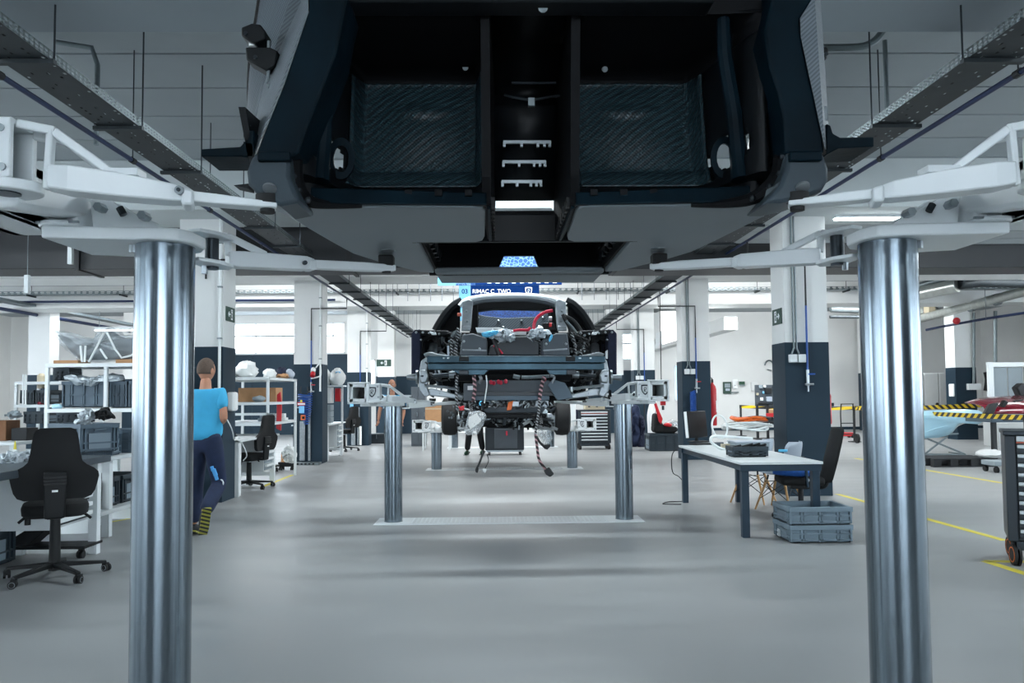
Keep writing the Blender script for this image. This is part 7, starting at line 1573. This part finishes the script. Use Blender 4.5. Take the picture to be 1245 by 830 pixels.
def person(label, J, face_rz, shirt, pants, shoe, hair, tilt=0., hold=None, bald=0., pr=(.0,), curl=.5, hand_n=None):
    """J: pelvis, chest, neck, head, and per side shoulder, elbow, wrist, hip, knee, ankle, toe (world points)"""
    base = Vector((J['pelvis'].x, J['pelvis'].y, 0)); t = thing('person', label, 'person', tuple(base)); M = Matrix.Rotation(face_rz, 3, 'Z') @ Matrix.Rotation(tilt, 3, 'X')
    rt = M @ Vector((1, 0, 0))
    # one continuous body
    ks = ['pelvis', 'belly', 'chest', 'neck', 'skull']; V = [J['pelvis'], J['pelvis'].lerp(J['chest'], .5), J['chest'], J['neck'], J['neck'].lerp(J['head'], .6)]; R = [(.125, .09), (.11, .085), (.125, .09), .056, .055]; E = [(0, 1), (1, 2), (2, 3), (3, 4)]
    for s in ('l', 'r'):
        b = len(V); V += [J[s+'sho'], J[s+'elb'], J[s+'elb'].lerp(J[s+'wri'], .3), J[s+'wri']]; R += [.058, .043, .045, .028]; E += [(2, b), (b, b+1), (b+1, b+2), (b+2, b+3)]
        b = len(V); V += [J[s+'hip'], J[s+'kne'], J[s+'kne'].lerp(J[s+'ank'], .35), J[s+'ank']]; R += [.085, .058, .056, .038]; E += [(0, b), (b, b+1), (b+1, b+2), (b+2, b+3)]
    v, f = skin_mesh(V, E, R, 2); mb = MB().add(v, f); head(mb, J['head'], M)
    for s, sg in (('l', 1), ('r', -1)): d = (J[s+'wri']-J[s+'elb']).normalized(); hand(mb, J[s+'wri'], d, (hand_n or {}).get(s, rt*(-1 if s == 'l' else 1)), sg, curl)
    mb.build('body', 'skin', t, True, ang=180)
    # clothing
    V = [J['pelvis']+Vector((0, 0, -.05)), J['pelvis'].lerp(J['chest'], .4), J['chest'], J['chest'].lerp(J['neck'], .72)]; R = [(.19, .16), (.18, .15), (.2, .16), (.1, .09)]; E = [(0, 1), (1, 2), (2, 3)]
    for s in ('l', 'r'): b = len(V); V += [J[s+'sho'], J[s+'sho'].lerp(J[s+'elb'], .72)]; R += [.095, .085]; E += [(2, b), (b, b+1)]
    v, f = skin_mesh(V, E, R, 2); MB().add(v, f).build('t_shirt', shirt, t, True, ang=180)
    V = [J['pelvis']+Vector((0, 0, .1)), J['pelvis']-Vector((0, 0, .04))]; R = [(.175, .14), (.195, .16)]; E = [(0, 1)]
    for s in ('l', 'r'):
        b = len(V); V += [J[s+'hip'], J[s+'hip'].lerp(J[s+'kne'], .5), J[s+'kne'], J[s+'kne'].lerp(J[s+'ank'], .5), J[s+'kne'].lerp(J[s+'ank'], .95)]; R += [.105, .095, .08, .078, .07]; E += [(1, b), (b, b+1), (b+1, b+2), (b+2, b+3), (b+3, b+4)]
    v, f = skin_mesh(V, E, R, 2); MB().add(v, f).build('trousers', pants, t, True, ang=180)
    for s in ('l', 'r'):
        a, q = J[s+'ank'], J[s+'toe']; d = (q-a); h = d.normalized(); up = Vector((0, 0, 1)); up = (up-h*up.dot(h)).normalized(); heel = a-h*.06-up*.04
        v, f = skin_mesh([a+up*.02, a-up*.03, heel, a+h*.11-up*.035, q-up*.01], [(0, 1), (1, 2), (1, 3), (3, 4)], [.05, .052, .045, .05, .038], 2); sh = MB().add(v, f).build('shoe', shoe[0], t, True, ang=180)
        so = [heel-h*.04-up*.035, heel-up*.05+h*.06, a+h*.11-up*.085, q+h*.03-up*.045]; sd = h.cross(up)*.042
        so = MB(); pts = [heel-h*.045-up*.045, a+h*.02-up*.085, a+h*.12-up*.085, q+h*.035-up*.05]
        for p0, p1 in zip(pts, pts[1:]): so.loft([p0-sd, p0+sd, p0+sd+up*.022, p0-sd+up*.022], [p1-sd, p1+sd, p1+sd+up*.022, p1-sd+up*.022])
        so.build('sole', shoe[1], sh, True, bevel=.004)
    hair_cap(J['head'], M, 1., 1.045, bald).build('hair', hair, t, True, ang=180, solid=.006)
    if abs(face_rz) < 2:
        for s in (-1, 1): MB().ball(J['head']+M @ Vector((s*.031, -.079, .006)), .011, 10, 8).build('eye', 'sign_white', t, True); MB().ball(J['head']+M @ Vector((s*.031, -.0885, .006)), .0045, 8, 6).build('pupil', 'black_plastic', t, True); MB().bar(J['head']+M @ Vector((s*.045, -.086, .026)), J['head']+M @ Vector((s*.018, -.093, .027)), .008).build('eyebrow', hair, t, True)
        MB().bar(J['head']+M @ Vector((-.022, -.092, -.064)), J['head']+M @ Vector((.022, -.092, -.064)), .006).build('lips', 'terracotta', t, True)
    return t
def at(px, py, y): return P(px, py, y)
y = 7.9
J = dict(pelvis=at(250, 533, y), chest=at(250, 492, y+.02), neck=at(250, 468, y+.02), head=at(251, 450, y+.05), lsho=at(231, 481, y+.03), lelb=at(227, 512, y+.02), lwri=at(240, 520, y+.25), rsho=at(268, 480, y), relb=at(272, 509, y-.02), rwri=at(266, 515, y+.22),
         lhip=at(240, 540, y), lkne=at(238, 590, y+.22), lank=at(236, 634, y+.3), ltoe=Vector((0, 0, 0)), rhip=at(259, 540, y), rkne=at(267, 588, y+.1), rank=at(248, 624, y-.28), rtoe=at(244, 645, y-.26))
J['lank'].z = .10; J['ltoe'] = J['lank']+Vector((-.03, .17, -.04)); J['rtoe'] = J['rank']+Vector((-.04, .06, -.16))
t = person('person in a cyan T-shirt and navy work trousers walking away behind the big chrome post', J, radians(160), 'shirt_cyan', 'trousers', ('shoe_dark', 'sole_tread'), 'hair')
mb = MB(); q = [at(258, 571, y-.02), at(261, 569, y-.02), at(265, 580, y-.0), at(266, 588, y-.0), at(263, 586, y)]
for i, (a, b, r) in enumerate((((257.5, 567), (259, 572), .018), ((259.5, 570), (262.5, 578), .022), ((262, 577), (264, 583), .018))): MB().tube([at(*a, y-.055), at(*b, y-.045)], r, 8).build('trouser_print', 'trouser_print', t, True)
MB().tube([at(267+4.5*cos(a), 587+4.5*sin(a), y+.03) for a in [-1.9+3.6*i/14 for i in range(15)]], .007, 6).build('knee_stripe', 'pure_white', t, True)
y = 17.4
J = dict(pelvis=at(477, 510, y), chest=at(477, 490, y), neck=at(477, 478, y), head=at(476.5, 467.5, y-.03), rsho=at(466, 483.5, y), relb=at(461.5, 500, y), rwri=at(460, 511, y-.1), lsho=at(488, 483.5, y), lelb=at(491, 500, y+.02), lwri=at(489, 511, y-.08),
         rhip=at(472, 512, y), rkne=at(471, 534, y-.05), rank=at(471, 552, y+.02), lhip=at(482, 512, y), lkne=at(484, 534, y), lank=at(486, 552, y+.05))
for s in 'rl': J[s+'ank'].z = .10; J[s+'toe'] = J[s+'ank']+Vector((0, -.17, -.05))
person('bald person in a blue T-shirt standing behind the lift post, arms hanging', J, 0, 'shirt_blue', 'trousers_black', ('shoe_dark', 'shoe_dark'), 'hair_grey', bald=1.)
y = 18.6
J = dict(pelvis=at(577, 506, y), chest=at(579, 486, y-.06), neck=at(580, 474, y-.1), head=at(580, 464, y-.14), rsho=at(569, 480, y), relb=at(566, 495, y-.1), rwri=at(572, 500, y-.3), lsho=at(590, 480, y), lelb=at(592, 495, y-.1), lwri=at(586, 500, y-.3),
         rhip=at(572, 508, y), rkne=at(570, 530, y-.12), rank=at(568, 550, y+.1), lhip=at(582, 508, y), lkne=at(584, 530, y-.1), lank=at(587, 548, y+.25))
for s in 'rl': J[s+'ank'].z = .10; J[s+'toe'] = J[s+'ank']+Vector((-.04, -.17, -.05))
person('person in black trousers standing behind the lowered car, only the legs showing', J, 0, 'trousers_black', 'trousers_black', ('ink_green', 'shoe_dark'), 'hair')
